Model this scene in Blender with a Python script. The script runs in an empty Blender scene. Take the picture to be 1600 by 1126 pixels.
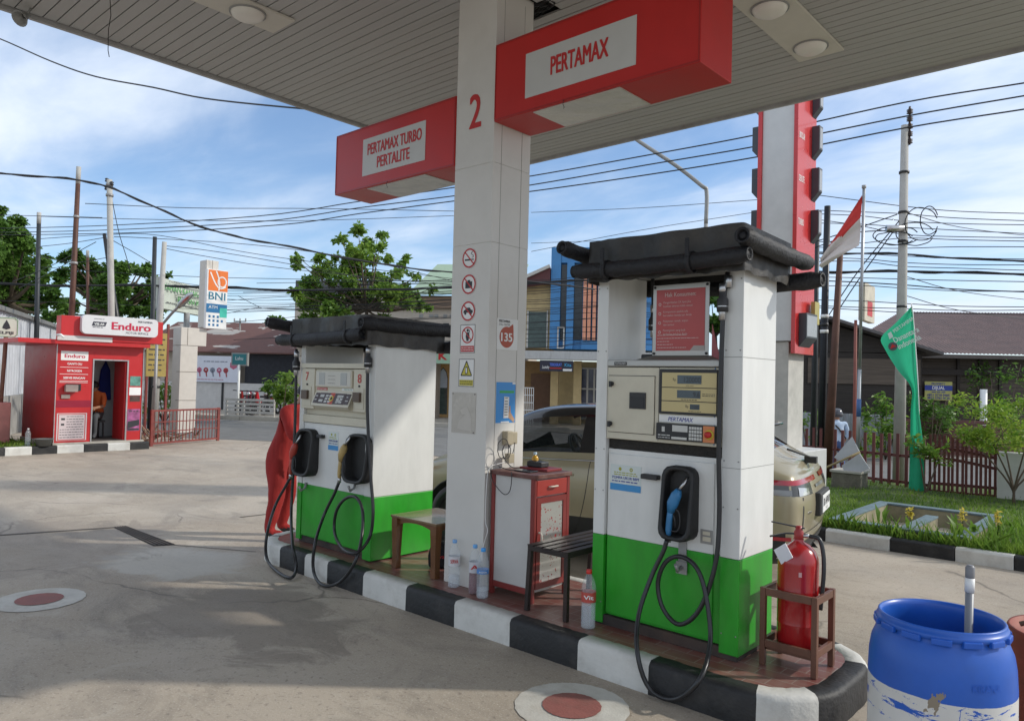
import bpy, bmesh, math, random
import numpy as np
from mathutils import Vector, Matrix
from mathutils.bvhtree import BVHTree
random.seed(7); RNG = np.random.default_rng(11)
SC = bpy.context.scene
COL = SC.collection
# ------------------------------------------------------------------ camera
FPX, CX, CY, CAMH = 1168.0, 800.0, 563.0, 1.7
_r = math.radians(1.45); _p = math.atan(31/1168)
_U = np.array([math.sin(_r)*math.cos(_p), math.cos(_r)*math.cos(_p), -math.sin(_p)])
_x = -1300/FPX; _y = -(_x*_U[0]-_U[2])/_U[1]
_d = np.array([_x, _y, -1.0]); _d /= np.linalg.norm(_d)
_X = -_d; _Y = np.cross(_U, _X)
ROT = np.array([_X, _Y, _U])
cam = bpy.data.cameras.new('camera'); camo = bpy.data.objects.new('camera', cam); COL.objects.link(camo)
cam.sensor_fit = 'HORIZONTAL'; cam.sensor_width = 36; cam.lens = 36*FPX/1600; cam.clip_start = .05; cam.clip_end = 2000
cam.shift_x = 0; cam.shift_y = 0
camo.matrix_world = Matrix([list(ROT[0])+[0], list(ROT[1])+[0], list(ROT[2])+[CAMH], [0, 0, 0, 1]])
SC.camera = camo
SC.view_settings.view_transform = 'Standard'; SC.view_settings.look = 'None'
SC.view_settings.exposure = 0.32; SC.view_settings.gamma = 1
# ------------------------------------------------------------------ sun and sky
SUN = Vector((1.1, 1.0, .95)).normalized()
sl = bpy.data.lights.new('sun', 'SUN'); sl.energy = 2.35; sl.angle = math.radians(1.6); sl.color = (1, .95, .86)
so = bpy.data.objects.new('sun', sl); COL.objects.link(so); so.rotation_euler = SUN.to_track_quat('Z', 'Y').to_euler()
so.location = (0, 0, 30)
W = bpy.data.worlds.new('World'); SC.world = W; W.use_nodes = True
nt = W.node_tree; N = nt.nodes; L = nt.links; N.clear()
out = N.new('ShaderNodeOutputWorld'); bg = N.new('ShaderNodeBackground'); bg.inputs[1].default_value = .135
sky = N.new('ShaderNodeTexSky'); sky.sky_type = 'NISHITA'; sky.sun_disc = False
sky.sun_elevation = math.asin(SUN.z); sky.sun_rotation = math.atan2(SUN.x, SUN.y)
sky.air_density = 1.0; sky.dust_density = .25; sky.ozone_density = 4.5
tc = N.new('ShaderNodeTexCoord'); sep = N.new('ShaderNodeSeparateXYZ'); L.new(tc.outputs['Generated'], sep.inputs[0])
# clouds live on a flat layer high above: divide the direction by its height
def mth(op, a, b=None, c=None):
    n = N.new('ShaderNodeMath'); n.operation = op
    for i, v in enumerate((a, b, c)):
        if v is None: continue
        if isinstance(v, (int, float)): n.inputs[i].default_value = v
        else: L.new(v, n.inputs[i])
    return n.outputs[0]
zz = mth('ADD', mth('MAXIMUM', sep.outputs[2], 0.0), .16)
cu = mth('DIVIDE', sep.outputs[0], zz); cv = mth('DIVIDE', sep.outputs[1], zz)
cmb = N.new('ShaderNodeCombineXYZ'); L.new(cu, cmb.inputs[0]); L.new(cv, cmb.inputs[1])
mp = N.new('ShaderNodeMapping'); L.new(cmb.outputs[0], mp.inputs[0]); mp.inputs['Rotation'].default_value = (0, 0, .5)
mp.inputs['Scale'].default_value = (.55, 1.0, 1); mp.inputs['Location'].default_value = (3.1, 1.3, 0)
def noise(scale, det, rough, dist):
    n = N.new('ShaderNodeTexNoise'); L.new(mp.outputs[0], n.inputs['Vector'])
    n.inputs['Scale'].default_value = scale; n.inputs['Detail'].default_value = det
    n.inputs['Roughness'].default_value = rough; n.inputs['Distortion'].default_value = dist
    return n.outputs['Fac']
n1 = noise(.62, 9, .55, .5); n2 = noise(2.6, 8, .55, .4)
m1 = mth('ADD', mth('MULTIPLY', n1, .72), mth('MULTIPLY', n2, .28))
# more cloud towards the sun side (+X, right of the picture) and overhead, clear band low on the left
bias = mth('ADD', mth('MULTIPLY', mth('ADD', sep.outputs[0], mth('MULTIPLY', sep.outputs[2], 1.6)), .085), .05)
m2 = mth('ADD', m1, bias)
mr = N.new('ShaderNodeMapRange'); mr.interpolation_type = 'SMOOTHSTEP'; L.new(m2, mr.inputs[0])
mr.inputs[1].default_value = .40; mr.inputs[2].default_value = .64; mr.inputs[3].default_value = .10; mr.inputs[4].default_value = .96
mx = N.new('ShaderNodeMix'); mx.data_type = 'RGBA'; L.new(mr.outputs[0], mx.inputs[0])
hs = N.new('ShaderNodeHueSaturation'); L.new(sky.outputs[0], hs.inputs['Color']); hs.inputs['Saturation'].default_value = 1.05; hs.inputs['Value'].default_value = 1.0
L.new(hs.outputs[0], mx.inputs[6])
cr = N.new('ShaderNodeMix'); cr.data_type = 'RGBA'; L.new(n2, cr.inputs[0])
cr.inputs[6].default_value = (3.9, 4.7, 5.9, 1); cr.inputs[7].default_value = (6.4, 6.8, 7.4, 1)
L.new(cr.outputs[2], mx.inputs[7]); L.new(mx.outputs[2], bg.inputs[0]); L.new(bg.outputs[0], out.inputs[0])

# ------------------------------------------------------------------ measuring the place from the photograph's own camera
def ray(px, py): return ROT @ np.array([(px-CX)/FPX, -(py-CY)/FPX, -1.0])
def at(px, py, d): v = ray(px, py)*d; return Vector((v[0], v[1], v[2]+CAMH))
def on(px, py, ax, val):
    d = ray(px, py); o = (0, 0, CAMH); t = (val-o[ax])/d[ax]; return Vector((d[0]*t, d[1]*t, d[2]*t+CAMH))
def gnd(px, py, z=0.): return on(px, py, 2, z)
# ------------------------------------------------------------------ materials
MATS = {}
def M(name, col, rough=.55, metal=0., var=.12, scale=6., bump=0., bscale=40., dirt=0., dcol=(.09, .08, .07), stretch=(1, 1, 1), spec=.5, coat=0., trans=0., alpha=1., dscale=1.6):
    if name in MATS: return MATS[name]
    m = bpy.data.materials.new(name); m.use_nodes = True; t = m.node_tree; n = t.nodes; l = t.links
    b = n['Principled BSDF']; b.inputs['Roughness'].default_value = rough; b.inputs['Metallic'].default_value = metal
    b.inputs['Specular IOR Level'].default_value = spec; b.inputs['Coat Weight'].default_value = coat
    b.inputs['Transmission Weight'].default_value = trans; b.inputs['Alpha'].default_value = alpha
    c = (*col, 1)
    tc = n.new('ShaderNodeTexCoord'); mp = n.new('ShaderNodeMapping'); l.new(tc.outputs['Object'], mp.inputs[0]); mp.inputs['Scale'].default_value = stretch
    last = None
    if var > 0:
        no = n.new('ShaderNodeTexNoise'); no.inputs['Scale'].default_value = scale; no.inputs['Detail'].default_value = 5; no.inputs['Roughness'].default_value = .6
        l.new(mp.outputs[0], no.inputs['Vector'])
        r = n.new('ShaderNodeMapRange'); l.new(no.outputs[0], r.inputs[0]); r.inputs[1].default_value = .3; r.inputs[2].default_value = .7
        r.inputs[3].default_value = 1-var; r.inputs[4].default_value = 1+var*.6
        vm = n.new('ShaderNodeVectorMath'); vm.operation = 'SCALE'; vm.inputs[0].default_value = col; l.new(r.outputs[0], vm.inputs['Scale']); last = vm.outputs[0]
        rr = n.new('ShaderNodeMapRange'); l.new(no.outputs[0], rr.inputs[0]); rr.inputs[3].default_value = max(0, rough-.12); rr.inputs[4].default_value = min(1, rough+.12)
        l.new(rr.outputs[0], b.inputs['Roughness'])
    if dirt > 0:
        no2 = n.new('ShaderNodeTexNoise'); no2.inputs['Scale'].default_value = dscale; no2.inputs['Detail'].default_value = 8; no2.inputs['Roughness'].default_value = .68
        l.new(mp.outputs[0], no2.inputs['Vector'])
        r2 = n.new('ShaderNodeMapRange'); l.new(no2.outputs[0], r2.inputs[0]); r2.inputs[1].default_value = .48; r2.inputs[2].default_value = .72; r2.inputs[4].default_value = dirt
        mi = n.new('ShaderNodeMix'); mi.data_type = 'RGBA'; l.new(r2.outputs[0], mi.inputs[0])
        if last: l.new(last, mi.inputs[6])
        else: mi.inputs[6].default_value = c
        mi.inputs[7].default_value = (*dcol, 1); last = mi.outputs[2]
    if last: l.new(last, b.inputs['Base Color'])
    else: b.inputs['Base Color'].default_value = c
    if bump > 0:
        nb = n.new('ShaderNodeTexNoise'); nb.inputs['Scale'].default_value = bscale; nb.inputs['Detail'].default_value = 4; l.new(mp.outputs[0], nb.inputs['Vector'])
        bu = n.new('ShaderNodeBump'); bu.inputs['Strength'].default_value = bump; bu.inputs['Distance'].default_value = .02
        l.new(nb.outputs[0], bu.inputs['Height']); l.new(bu.outputs[0], b.inputs['Normal'])
    MATS[name] = m; return m
def glassm(name, col=(1, 1, 1), rough=.05, alpha=.35, metal=0):
    if name in MATS: return MATS[name]
    m = bpy.data.materials.new(name); m.use_nodes = True; t = m.node_tree; n = t.nodes; l = t.links
    b = n['Principled BSDF']; b.inputs['Base Color'].default_value = (*col, 1); b.inputs['Roughness'].default_value = rough; b.inputs['IOR'].default_value = 1.45
    b.inputs['Alpha'].default_value = alpha; b.inputs['Metallic'].default_value = metal
    MATS[name] = m; return m
def leafm(name, c1, c2, scale=.9):
    m = bpy.data.materials.new(name); m.use_nodes = True; t = m.node_tree; n = t.nodes; l = t.links
    b = n['Principled BSDF']; b.inputs['Roughness'].default_value = .5; b.inputs['Specular IOR Level'].default_value = .35
    g = n.new('ShaderNodeNewGeometry'); tc = n.new('ShaderNodeTexCoord'); no = n.new('ShaderNodeTexNoise'); no.inputs['Scale'].default_value = scale
    l.new(tc.outputs['Object'], no.inputs['Vector'])
    ad = n.new('ShaderNodeMath'); ad.operation = 'MULTIPLY_ADD'; l.new(g.outputs['Random Per Island'], ad.inputs[0]); ad.inputs[1].default_value = .55
    l.new(no.outputs[0], ad.inputs[2])
    mr = n.new('ShaderNodeMapRange'); l.new(ad.outputs[0], mr.inputs[0]); mr.inputs[1].default_value = .35; mr.inputs[2].default_value = 1.15
    mi = n.new('ShaderNodeMix'); mi.data_type = 'RGBA'; l.new(mr.outputs[0], mi.inputs[0]); mi.inputs[6].default_value = (*c1, 1); mi.inputs[7].default_value = (*c2, 1)
    l.new(mi.outputs[2], b.inputs['Base Color'])
    tr = n.new('ShaderNodeBsdfTranslucent'); l.new(mi.outputs[2], tr.inputs[0]); ms = n.new('ShaderNodeMixShader'); ms.inputs[0].default_value = .45
    l.new(b.outputs[0], ms.inputs[1]); l.new(tr.outputs[0], ms.inputs[2]); l.new(ms.outputs[0], n['Material Output'].inputs[0])
    return m
def emis(name, col, s):
    m = M(name, col, .4, var=0); b = m.node_tree.nodes['Principled BSDF']; b.inputs['Emission Color'].default_value = (*col, 1); b.inputs['Emission Strength'].default_value = s; return m

white = M('white_enamel', (.72, .725, .70), .36, var=.06, dirt=.24, dcol=(.46, .44, .38), dscale=1.6, stretch=(1.6, 1.6, .55))
whitecol = M('white_cladding', (.66, .64, .60), .45, var=.06, scale=2, dirt=.18, dcol=(.38, .34, .29), dscale=1.5)
cream = M('cream_enamel', (.62, .58, .46), .4, var=.06, dirt=.25, dcol=(.33, .28, .2))
green = M('green_enamel', (.026, .35, .022), .36, var=.12, dirt=.35, dcol=(.035, .17, .025), stretch=(2, 2, .6), dscale=2.2)
red = M('red_panel', (.52, .018, .015), .40, var=.1, scale=2, dirt=.25, dcol=(.26, .015, .015), dscale=1.1)
redtxt = M('red_letters', (.50, .02, .02), .5, var=0)
black = M('black_paint', (.018, .018, .02), .45, var=.2)
plastic = M('black_plastic', (.03, .03, .032), .5, var=.2, bump=.15, bscale=150)
rubber = M('hose_rubber', (.022, .022, .024), .36, var=.25, scale=20)
steel = M('bare_steel', (.5, .5, .5), .32, 1., var=.15)
grey = M('grey_metal', (.32, .32, .31), .5, .3, var=.15)
dark = M('dark_letters', (.03, .03, .035), .6, var=0)
wtxt = M('white_letters', (.8, .8, .78), .5, var=0)
blueTx = M('navy_letters', (.03, .05, .3), .5, var=0)
plain = M('white_print', (.78, .78, .76), .5, var=.03)
tarp = M('black_tarpaulin', (.024, .022, .020), .5, var=.3, scale=7, bump=.35, bscale=14, dirt=.7, dcol=(.085, .068, .05), dscale=2.2)
roll = M('black_mesh_roll', (.013, .013, .016), .62, var=.3, scale=12, bump=.4, bscale=60)
pave = None

# ------------------------------------------------------------------ mesh builder
X3, Y3, Z3 = Vector((1, 0, 0)), Vector((0, 1, 0)), Vector((0, 0, 1))
class MB:
    def __init__(s): s.v = []; s.f = []; s.m = []; s.s = []
    def add(s, vs, fs, mi=0, sm=False):
        o = len(s.v); s.v += [tuple(v) for v in vs]
        for f in fs: s.f.append([i+o for i in f]); s.m.append(mi); s.s.append(sm)
        return s
    def box(s, x0, x1, y0, y1, z0, z1, mi=0):
        if x0 > x1: x0, x1 = x1, x0
        if y0 > y1: y0, y1 = y1, y0
        if z0 > z1: z0, z1 = z1, z0
        return s.add([(x0, y0, z0), (x1, y0, z0), (x1, y1, z0), (x0, y1, z0), (x0, y0, z1), (x1, y0, z1), (x1, y1, z1), (x0, y1, z1)],
              [(0, 3, 2, 1), (4, 5, 6, 7), (0, 1, 5, 4), (1, 2, 6, 5), (2, 3, 7, 6), (3, 0, 4, 7)], mi)
    def obox(s, c, ax, ay, az, hx, hy, hz, mi=0):  # oriented box
        c = Vector(c); vs = []
        for k in (-1, 1):
            for (i, j) in ((-1, -1), (1, -1), (1, 1), (-1, 1)): vs.append(c+ax*hx*i+ay*hy*j+az*hz*k)
        return s.add(vs, [(0, 3, 2, 1), (4, 5, 6, 7), (0, 1, 5, 4), (1, 2, 6, 5), (2, 3, 7, 6), (3, 0, 4, 7)], mi)
    def beam(s, p0, p1, w, h, mi=0, up=Z3):
        p0 = Vector(p0); p1 = Vector(p1); a = (p1-p0); L_ = a.length; a.normalize()
        if abs(a.dot(up)) > .98: up = Y3
        b = a.cross(up).normalized(); c = b.cross(a)
        return s.obox((p0+p1)/2, a, b, c, L_/2, w/2, h/2, mi)
    def tube(s, path, r, n=8, mi=0, cap=True, sm=True):
        P = [Vector(p) for p in path]; k = len(P)
        rr = r if hasattr(r, '__len__') else [r]*k
        vs = []; t0 = (P[1]-P[0]).normalized(); ref = Vector((0, 0, 1)) if abs(t0.z) < .9 else Vector((1, 0, 0))
        u = t0.cross(ref).normalized()
        for i in range(k):
            t = (P[min(i+1, k-1)]-P[max(i-1, 0)])
            if t.length < 1e-9: t = t0
            t.normalize(); u = (u-t*u.dot(t)).normalized(); w = t.cross(u)
            for j in range(n):
                a = 2*math.pi*j/n; vs.append(P[i]+u*math.cos(a)*rr[i]+w*math.sin(a)*rr[i])
        fs = [(i*n+j, i*n+(j+1) % n, (i+1)*n+(j+1) % n, (i+1)*n+j) for i in range(k-1) for j in range(n)]
        s.add(vs, fs, mi, sm)
        if cap: o = len(s.v)-len(vs); s.f.append([o+j for j in range(n)][::-1]); s.m.append(mi); s.s.append(False); s.f.append([o+(k-1)*n+j for j in range(n)]); s.m.append(mi); s.s.append(False)
        return s
    def lathe(s, prof, c=(0, 0, 0), n=24, mi=0, ax=None, sm=True):
        c = Vector(c); A = Vector(ax).normalized() if ax else Z3
        U = (A.cross(X3) if abs(A.x) < .9 else A.cross(Y3)).normalized(); V = A.cross(U); k = len(prof)
        vs = [c+A*z+(U*math.cos(2*math.pi*j/n)+V*math.sin(2*math.pi*j/n))*r for r, z in prof for j in range(n)]
        fs = [(i*n+j, i*n+(j+1) % n, (i+1)*n+(j+1) % n, (i+1)*n+j) for i in range(k-1) for j in range(n)]
        return s.add(vs, fs, mi, sm)
    def disc(s, c, r, ax, n=24, mi=0, r0=0, ry=None, u=None):
        A = Vector(ax).normalized(); U = Vector(u) if u else ((A.cross(X3) if abs(A.x) < .9 else A.cross(Y3)).normalized()); V = A.cross(U); c = Vector(c); ry = ry or r
        o = [c+U*math.cos(2*math.pi*j/n)*r+V*math.sin(2*math.pi*j/n)*ry for j in range(n)]
        if r0: i_ = [c+U*math.cos(2*math.pi*j/n)*r0+V*math.sin(2*math.pi*j/n)*r0*ry/r for j in range(n)]; return s.add(o+i_, [(j, (j+1) % n, n+(j+1) % n, n+j) for j in range(n)], mi)
        return s.add(o, [list(range(n))], mi)
    def prism(s, pts, ext, mi=0):  # pts: planar polygon of vectors, ext: extrusion vector
        n = len(pts); e = Vector(ext); P = [Vector(p) for p in pts]; nr = Vector((0, 0, 0))
        for i in range(n): nr += P[i].cross(P[(i+1) % n])
        if nr.dot(e) > 0: P = P[::-1]
        return s.add(P+[p+e for p in P], [list(range(n)), list(range(2*n-1, n-1, -1))]+[(i, i+n, (i+1) % n+n, (i+1) % n) for i in range(n)], mi)
    def poly(s, pts, mi=0): return s.add(pts, [list(range(len(pts)))], mi)
    def mesh(s, name, mats):
        me = bpy.data.meshes.new(name); me.from_pydata(s.v, [], s.f)
        for m in (mats if isinstance(mats, (list, tuple)) else [mats]): me.materials.append(m)
        me.polygons.foreach_set('material_index', s.m); me.polygons.foreach_set('use_smooth', s.s); me.update(); return me
class FR:  # a flat frame for print on a surface: a = to the right, b = up, c = out of the surface
    def __init__(s, o, xd, up): s.o = Vector(o); s.x = Vector(xd).normalized(); s.u = Vector(up).normalized(); s.n = s.x.cross(s.u)
    def __call__(s, a, b, c=0): return s.o+s.x*a+s.u*b+s.n*c
    def rect(s, mb, a0, a1, b0, b1, c=.001, mi=0): mb.add([s(a0, b0, c), s(a1, b0, c), s(a1, b1, c), s(a0, b1, c)], [(0, 1, 2, 3)], mi)
    def slab(s, mb, a0, a1, b0, b1, c0, c1, mi=0): mb.obox(s((a0+a1)/2, (b0+b1)/2, (c0+c1)/2), s.x, s.u, s.n, (a1-a0)/2, (b1-b0)/2, (c1-c0)/2, mi)
    def poly(s, mb, pts, c=.001, mi=0): mb.add([s(a, b, c) for a, b in pts], [list(range(len(pts)))], mi)
    def ring(s, mb, a, b, r, r0=0, c=.001, mi=0, n=24): mb.disc(s(a, b, c), r, s.n, n, mi, r0)
    def line(s, mb, p, q, w, c=.001, mi=0):
        d = Vector((q[0]-p[0], q[1]-p[1])); 
        if d.length < 1e-9: return
        d.normalize(); e = Vector((-d.y, d.x))*w/2; s.poly(mb, [(p[0]-e.x, p[1]-e.y), (q[0]-e.x, q[1]-e.y), (q[0]+e.x, q[1]+e.y), (p[0]+e.x, p[1]+e.y)], c, mi)
    def dashes(s, mb, a0, a1, b, h, c=.001, mi=0):  # an illegible line of small print
        a = a0
        while a < a1-h:
            w = h*random.uniform(1.2, 4); w = min(w, a1-a); s.rect(mb, a, a+w, b-h*.35, b+h*.35, c, mi); a += w+h*.6
    def text(s, mb, body, a, b, h, w=None, c=.0015, mi=0, bold=.0, al='C', shear=0, maxw=None):
        vs, fs, bw, bh = glyphs(body, 0, shear); k = h/.70; kx = k if w is None else w/max(bw, 1e-6)
        if maxw and bw*kx > maxw: kx = maxw/bw
        off = {'C': -bw*kx/2, 'L': 0, 'R': -bw*kx}[al]
        mb.add([s(a+off+x*kx, b+(y)*k, c) for x, y in vs], fs, mi)
        if bold:
            for q, (u, v) in enumerate(((-1, -.5), (1, .5), (-1, .7), (1, -.7))): mb.add([s(a+off+x*kx+u*bold*kx*1.1, b+y*k+v*bold*k*.6, c+.00012*(q+1)) for x, y in vs], fs, mi)
_gc = {}
def glyphs(body, bold, shear):
    key = (body, bold, shear)
    if key in _gc: return _gc[key]
    cu = bpy.data.curves.new('t', 'FONT'); cu.body = body; cu.offset = bold; cu.shear = shear; cu.resolution_u = 3
    ob = bpy.data.objects.new('t', cu); COL.objects.link(ob); bpy.context.view_layer.update()
    me = ob.evaluated_get(bpy.context.evaluated_depsgraph_get()).to_mesh()
    vs = [(v.co.x, v.co.y) for v in me.vertices]; fs = []
    for p in me.polygons:
        fs.append(list(p.vertices) if p.normal.z > 0 else list(p.vertices)[::-1])
    x0 = min(v[0] for v in vs); x1 = max(v[0] for v in vs); vs = [(x-x0, y) for x, y in vs]
    bpy.data.objects.remove(ob); bpy.data.curves.remove(cu)
    _gc[key] = (vs, fs, x1-x0, 1); return _gc[key]
# ------------------------------------------------------------------ things and parts
def tagit(o, label, cat, group=None, kind=None):
    if label: o['label'] = label
    if cat: o['category'] = cat
    if group: o['group'] = group
    if kind: o['kind'] = kind
    return o
def thing(name, label, cat, loc=(0, 0, 0), rz=0., group=None):
    o = bpy.data.objects.new(name, None); COL.objects.link(o); o.empty_display_size = .1
    o.location = loc; o.rotation_euler = (0, 0, rz); o['_m'] = 0; del o['_m']
    return tagit(o, label, cat, group)
def WM(o):
    m = Matrix.Translation(o.location) @ Matrix.Rotation(o.rotation_euler.z, 4, 'Z')
    return (WM(o.parent) @ m) if o.parent else m
def part(name, mb, mats, parent, world=True, bev=0., label=None, sub=0, seg=2):
    me = mb.mesh(name, mats)
    if world and parent is not None: me.transform(WM(parent).inverted())
    o = bpy.data.objects.new(name, me); COL.objects.link(o); o.parent = parent
    if bev: b = o.modifiers.new('bev', 'BEVEL'); b.width = bev; b.segments = seg; b.limit_method = 'ANGLE'; b.angle_limit = .7; b.harden_normals = False
    if sub: q = o.modifiers.new('sub', 'SUBSURF'); q.levels = sub; q.render_levels = sub
    if label: o['label'] = label
    return o
def solo(name, mb, mats, label, cat, loc=(0, 0, 0), group=None, kind=None, bev=0.):  # a thing that is one mesh, given in world coordinates
    me = mb.mesh(name, mats); me.transform(Matrix.Translation(-Vector(loc)))
    o = bpy.data.objects.new(name, me); COL.objects.link(o); o.location = loc
    if bev: b = o.modifiers.new('bev', 'BEVEL'); b.width = bev; b.segments = 2; b.limit_method = 'ANGLE'; b.angle_limit = .7
    return tagit(o, label, cat, group, kind)
def struct(name, mb, mats, bev=0.): return solo(name, mb, mats, None, None, kind='structure', bev=bev)
def copy_tree(o, parent=None):
    c = o.copy(); COL.objects.link(c); c.parent = parent
    for ch in [x for x in o.children]: copy_tree(ch, c)
    return c
def spline(P, n=6):
    P = [Vector(p) for p in P]; Q = [P[0]*2-P[1]]+P+[P[-1]*2-P[-2]]; o = []
    for i in range(1, len(Q)-2):
        for k in range(n):
            t = k/n; a, b, c, d = Q[i-1], Q[i], Q[i+1], Q[i+2]
            o.append(.5*((2*b)+(c-a)*t+(2*a-5*b+4*c-d)*t*t+(3*b-a-3*c+d)*t**3))
    o.append(P[-1]); return o
def apply_mods(o):
    dg = bpy.context.evaluated_depsgraph_get(); dg.update(); me = bpy.data.meshes.new_from_object(o.evaluated_get(dg)); o.modifiers.clear(); o.data = me; return o
# ================================================================== GROUND
def ground_mat():
    m = bpy.data.materials.new('worn_concrete'); m.use_nodes = True; t = m.node_tree; n = t.nodes; l = t.links; b = n['Principled BSDF']
    tc = n.new('ShaderNodeTexCoord')
    def no(sc, det, ro, dist=0, st=(1, 1, 1), rot=0):
        mp = n.new('ShaderNodeMapping'); l.new(tc.outputs['Object'], mp.inputs[0]); mp.inputs['Scale'].default_value = st; mp.inputs['Rotation'].default_value = (0, 0, rot)
        k = n.new('ShaderNodeTexNoise'); l.new(mp.outputs[0], k.inputs['Vector']); k.inputs['Scale'].default_value = sc; k.inputs['Detail'].default_value = det; k.inputs['Roughness'].default_value = ro; k.inputs['Distortion'].default_value = dist; return k.outputs[0]
    def rng(x, a, b_, c=0, d=1):
        k = n.new('ShaderNodeMapRange'); l.new(x, k.inputs[0]); k.inputs[1].default_value = a; k.inputs[2].default_value = b_; k.inputs[3].default_value = c; k.inputs[4].default_value = d; return k.outputs[0]
    def mix(f, a, c):
        k = n.new('ShaderNodeMix'); k.data_type = 'RGBA'; l.new(f, k.inputs[0])
        for i, v in ((6, a), (7, c)):
            if isinstance(v, tuple): k.inputs[i].default_value = (*v, 1)
            else: l.new(v, k.inputs[i])
        return k.outputs[2]
    c = mix(rng(no(.45, 8, .6, .6), .35, .65), (.325, .272, .212), (.45, .39, .315))
    c = mix(rng(no(.9, 9, .7, 1.2, (1, 2.2, 1), .5), .50, .70, 0, .62), c, (.19, .165, .135))       # broad dark tyre and oil stains
    c = mix(rng(no(2.7, 9, .72, .8), .56, .74, 0, .6), c, (.50, .46, .39))        # pale scuffs
    c = mix(rng(no(.28, 4, .6, 1.0, (1, 1.6, 1), 1.1), .52, .66, 0, .45), c, (.25, .215, .175))
    c = mix(rng(no(30, 3, .6), .58, .70, 0, .5), c, (.12, .10, .085))               # aggregate specks
    c = mix(rng(no(85, 2, .5), .57, .68, 0, .4), c, (.58, .54, .47))
    c = mix(rng(no(9, 7, .75, .4), .56, .74, 0, .3), c, (.20, .17, .14))
    wv = n.new('ShaderNodeTexVoronoi'); wv.feature = 'DISTANCE_TO_EDGE'; wv.inputs['Scale'].default_value = .42
    dn = n.new('ShaderNodeTexNoise'); dn.inputs['Scale'].default_value = 1.6; dn.inputs['Detail'].default_value = 6; l.new(tc.outputs['Object'], dn.inputs['Vector'])
    va = n.new('ShaderNodeVectorMath'); va.operation = 'MULTIPLY_ADD'; l.new(dn.outputs['Color'], va.inputs[0]); va.inputs[1].default_value = (.5, .5, 0); l.new(tc.outputs['Object'], va.inputs[2]); l.new(va.outputs[0], wv.inputs['Vector'])
    crk = rng(wv.outputs['Distance'], .0, .007, .75, 0)
    brk = rng(no(.5, 3, .5), .5, .56); mm = n.new('ShaderNodeMath'); mm.operation = 'MULTIPLY'; l.new(crk, mm.inputs[0]); l.new(brk, mm.inputs[1])
    c = mix(mm.outputs[0], c, (.1, .085, .07))
    def blotch(cx, cy, r, k, col, c, sh=.55, st=1.):
        d = n.new('ShaderNodeVectorMath'); d.operation = 'SUBTRACT'; l.new(tc.outputs['Object'], d.inputs[0]); d.inputs[1].default_value = (cx, cy, 0); s_ = n.new('ShaderNodeVectorMath'); s_.operation = 'MULTIPLY'; l.new(d.outputs[0], s_.inputs[0]); s_.inputs[1].default_value = (1/r, st/r, 0)
        ln = n.new('ShaderNodeVectorMath'); ln.operation = 'LENGTH'; l.new(s_.outputs[0], ln.inputs[0]); a = n.new('ShaderNodeMath'); a.operation = 'MULTIPLY_ADD'; l.new(no(1.9, 9, .7, .8), a.inputs[0]); a.inputs[1].default_value = 2.4; l.new(ln.outputs['Value'], a.inputs[2])
        return mix(rng(a.outputs[0], 1.95, 2.15, k, 0), c, col)
    c = mix(rng(no(1.4, 8, .7, .3, (.12, 5, 1), -.08), .60, .72, 0, .38), c, (.17, .14, .115))      # long tyre streaks
    c = blotch(-6.75, 3.0, .75, .55, (.50, .48, .43), c, st=1.3)
    c = blotch(-4.9, 2.75, 1.1, .5, (.16, .135, .11), c, st=1.6)
    c = blotch(-8.3, 2.2, 1.5, .4, (.18, .15, .125), c)
    l.new(c, b.inputs['Base Color'])
    l.new(rng(no(1.1, 5, .6), .35, .65, .62, .9), b.inputs['Roughness'])
    bu = n.new('ShaderNodeBump'); bu.inputs['Strength'].default_value = .35; bu.inputs['Distance'].default_value = .01
    l.new(no(60, 5, .7), bu.inputs['Height']); l.new(bu.outputs[0], b.inputs['Normal']); return m
RD = Vector((.84, .5426, 0)).normalized(); RN = Vector((-RD.y, RD.x, 0))   # direction of the street and its normal
def sstep(a, b, x): t = min(1, max(0, (x-a)/(b-a))); return t*t*(3-2*t)
def gz(x, y):  # the street lies half a metre below the forecourt on the right
    return -.5*sstep(13.4, 16.5, RN.x*x+RN.y*y)*sstep(-17, -9, x)
def terrain(name, poly_fn, mat, xs, ys, off=0., kind='structure'):
    mb = MB(); 
    vs = [poly_fn(a, b) for b in ys for a in xs]; k = len(xs)
    mb.add([(p[0], p[1], gz(p[0], p[1])+off) for p in vs], [(j*k+i, j*k+i+1, (j+1)*k+i+1, (j+1)*k+i) for j in range(len(ys)-1) for i in range(k-1)], 0, True)
    return struct(name, mb, mat)
lin = lambda a, b, k: [a+(b-a)*i/k for i in range(k+1)]
far = [-900, -300, -120]
terrain('ground', lambda a, b: (a, b), ground_mat(), far+lin(-70, 40, 110)+[100, 300, 900], [-300, -60]+lin(-20, 60, 80)+[90, 150, 400, 1200])
asph = M('asphalt', (.16, .16, .155), .85, var=.2, scale=3, bump=.3, bscale=200, dirt=.4, dcol=(.10, .095, .09))
terrain('road', lambda s, o: (RD.x*s+RN.x*o, RD.y*s+RN.y*o), asph, lin(-90, 90, 180), [17.8, 19, 21, 23, 25.3], .006)
soil = M('verge_soil', (.20, .17, .12), .9, var=.3, scale=3, bump=.5, bscale=30, dirt=.5, dcol=(.09, .13, .04))
terrain('pavement', lambda s, o: (RD.x*s+RN.x*o, RD.y*s+RN.y*o), M('pavement_concrete', (.38, .34, .28), .85, var=.2, scale=2, dirt=.3), lin(-90, 90, 180), [25.3, 27, 29, 33.5], .012)
ker = MB(); 
for i in range(-80, 80, 2):
    p = RD*i+RN*25.35; z = gz(p.x, p.y); ker.beam((p.x, p.y, z+.07), (p.x+RD.x*1.98, p.y+RD.y*1.98, z+.07), .15, .16, 0)
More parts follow.
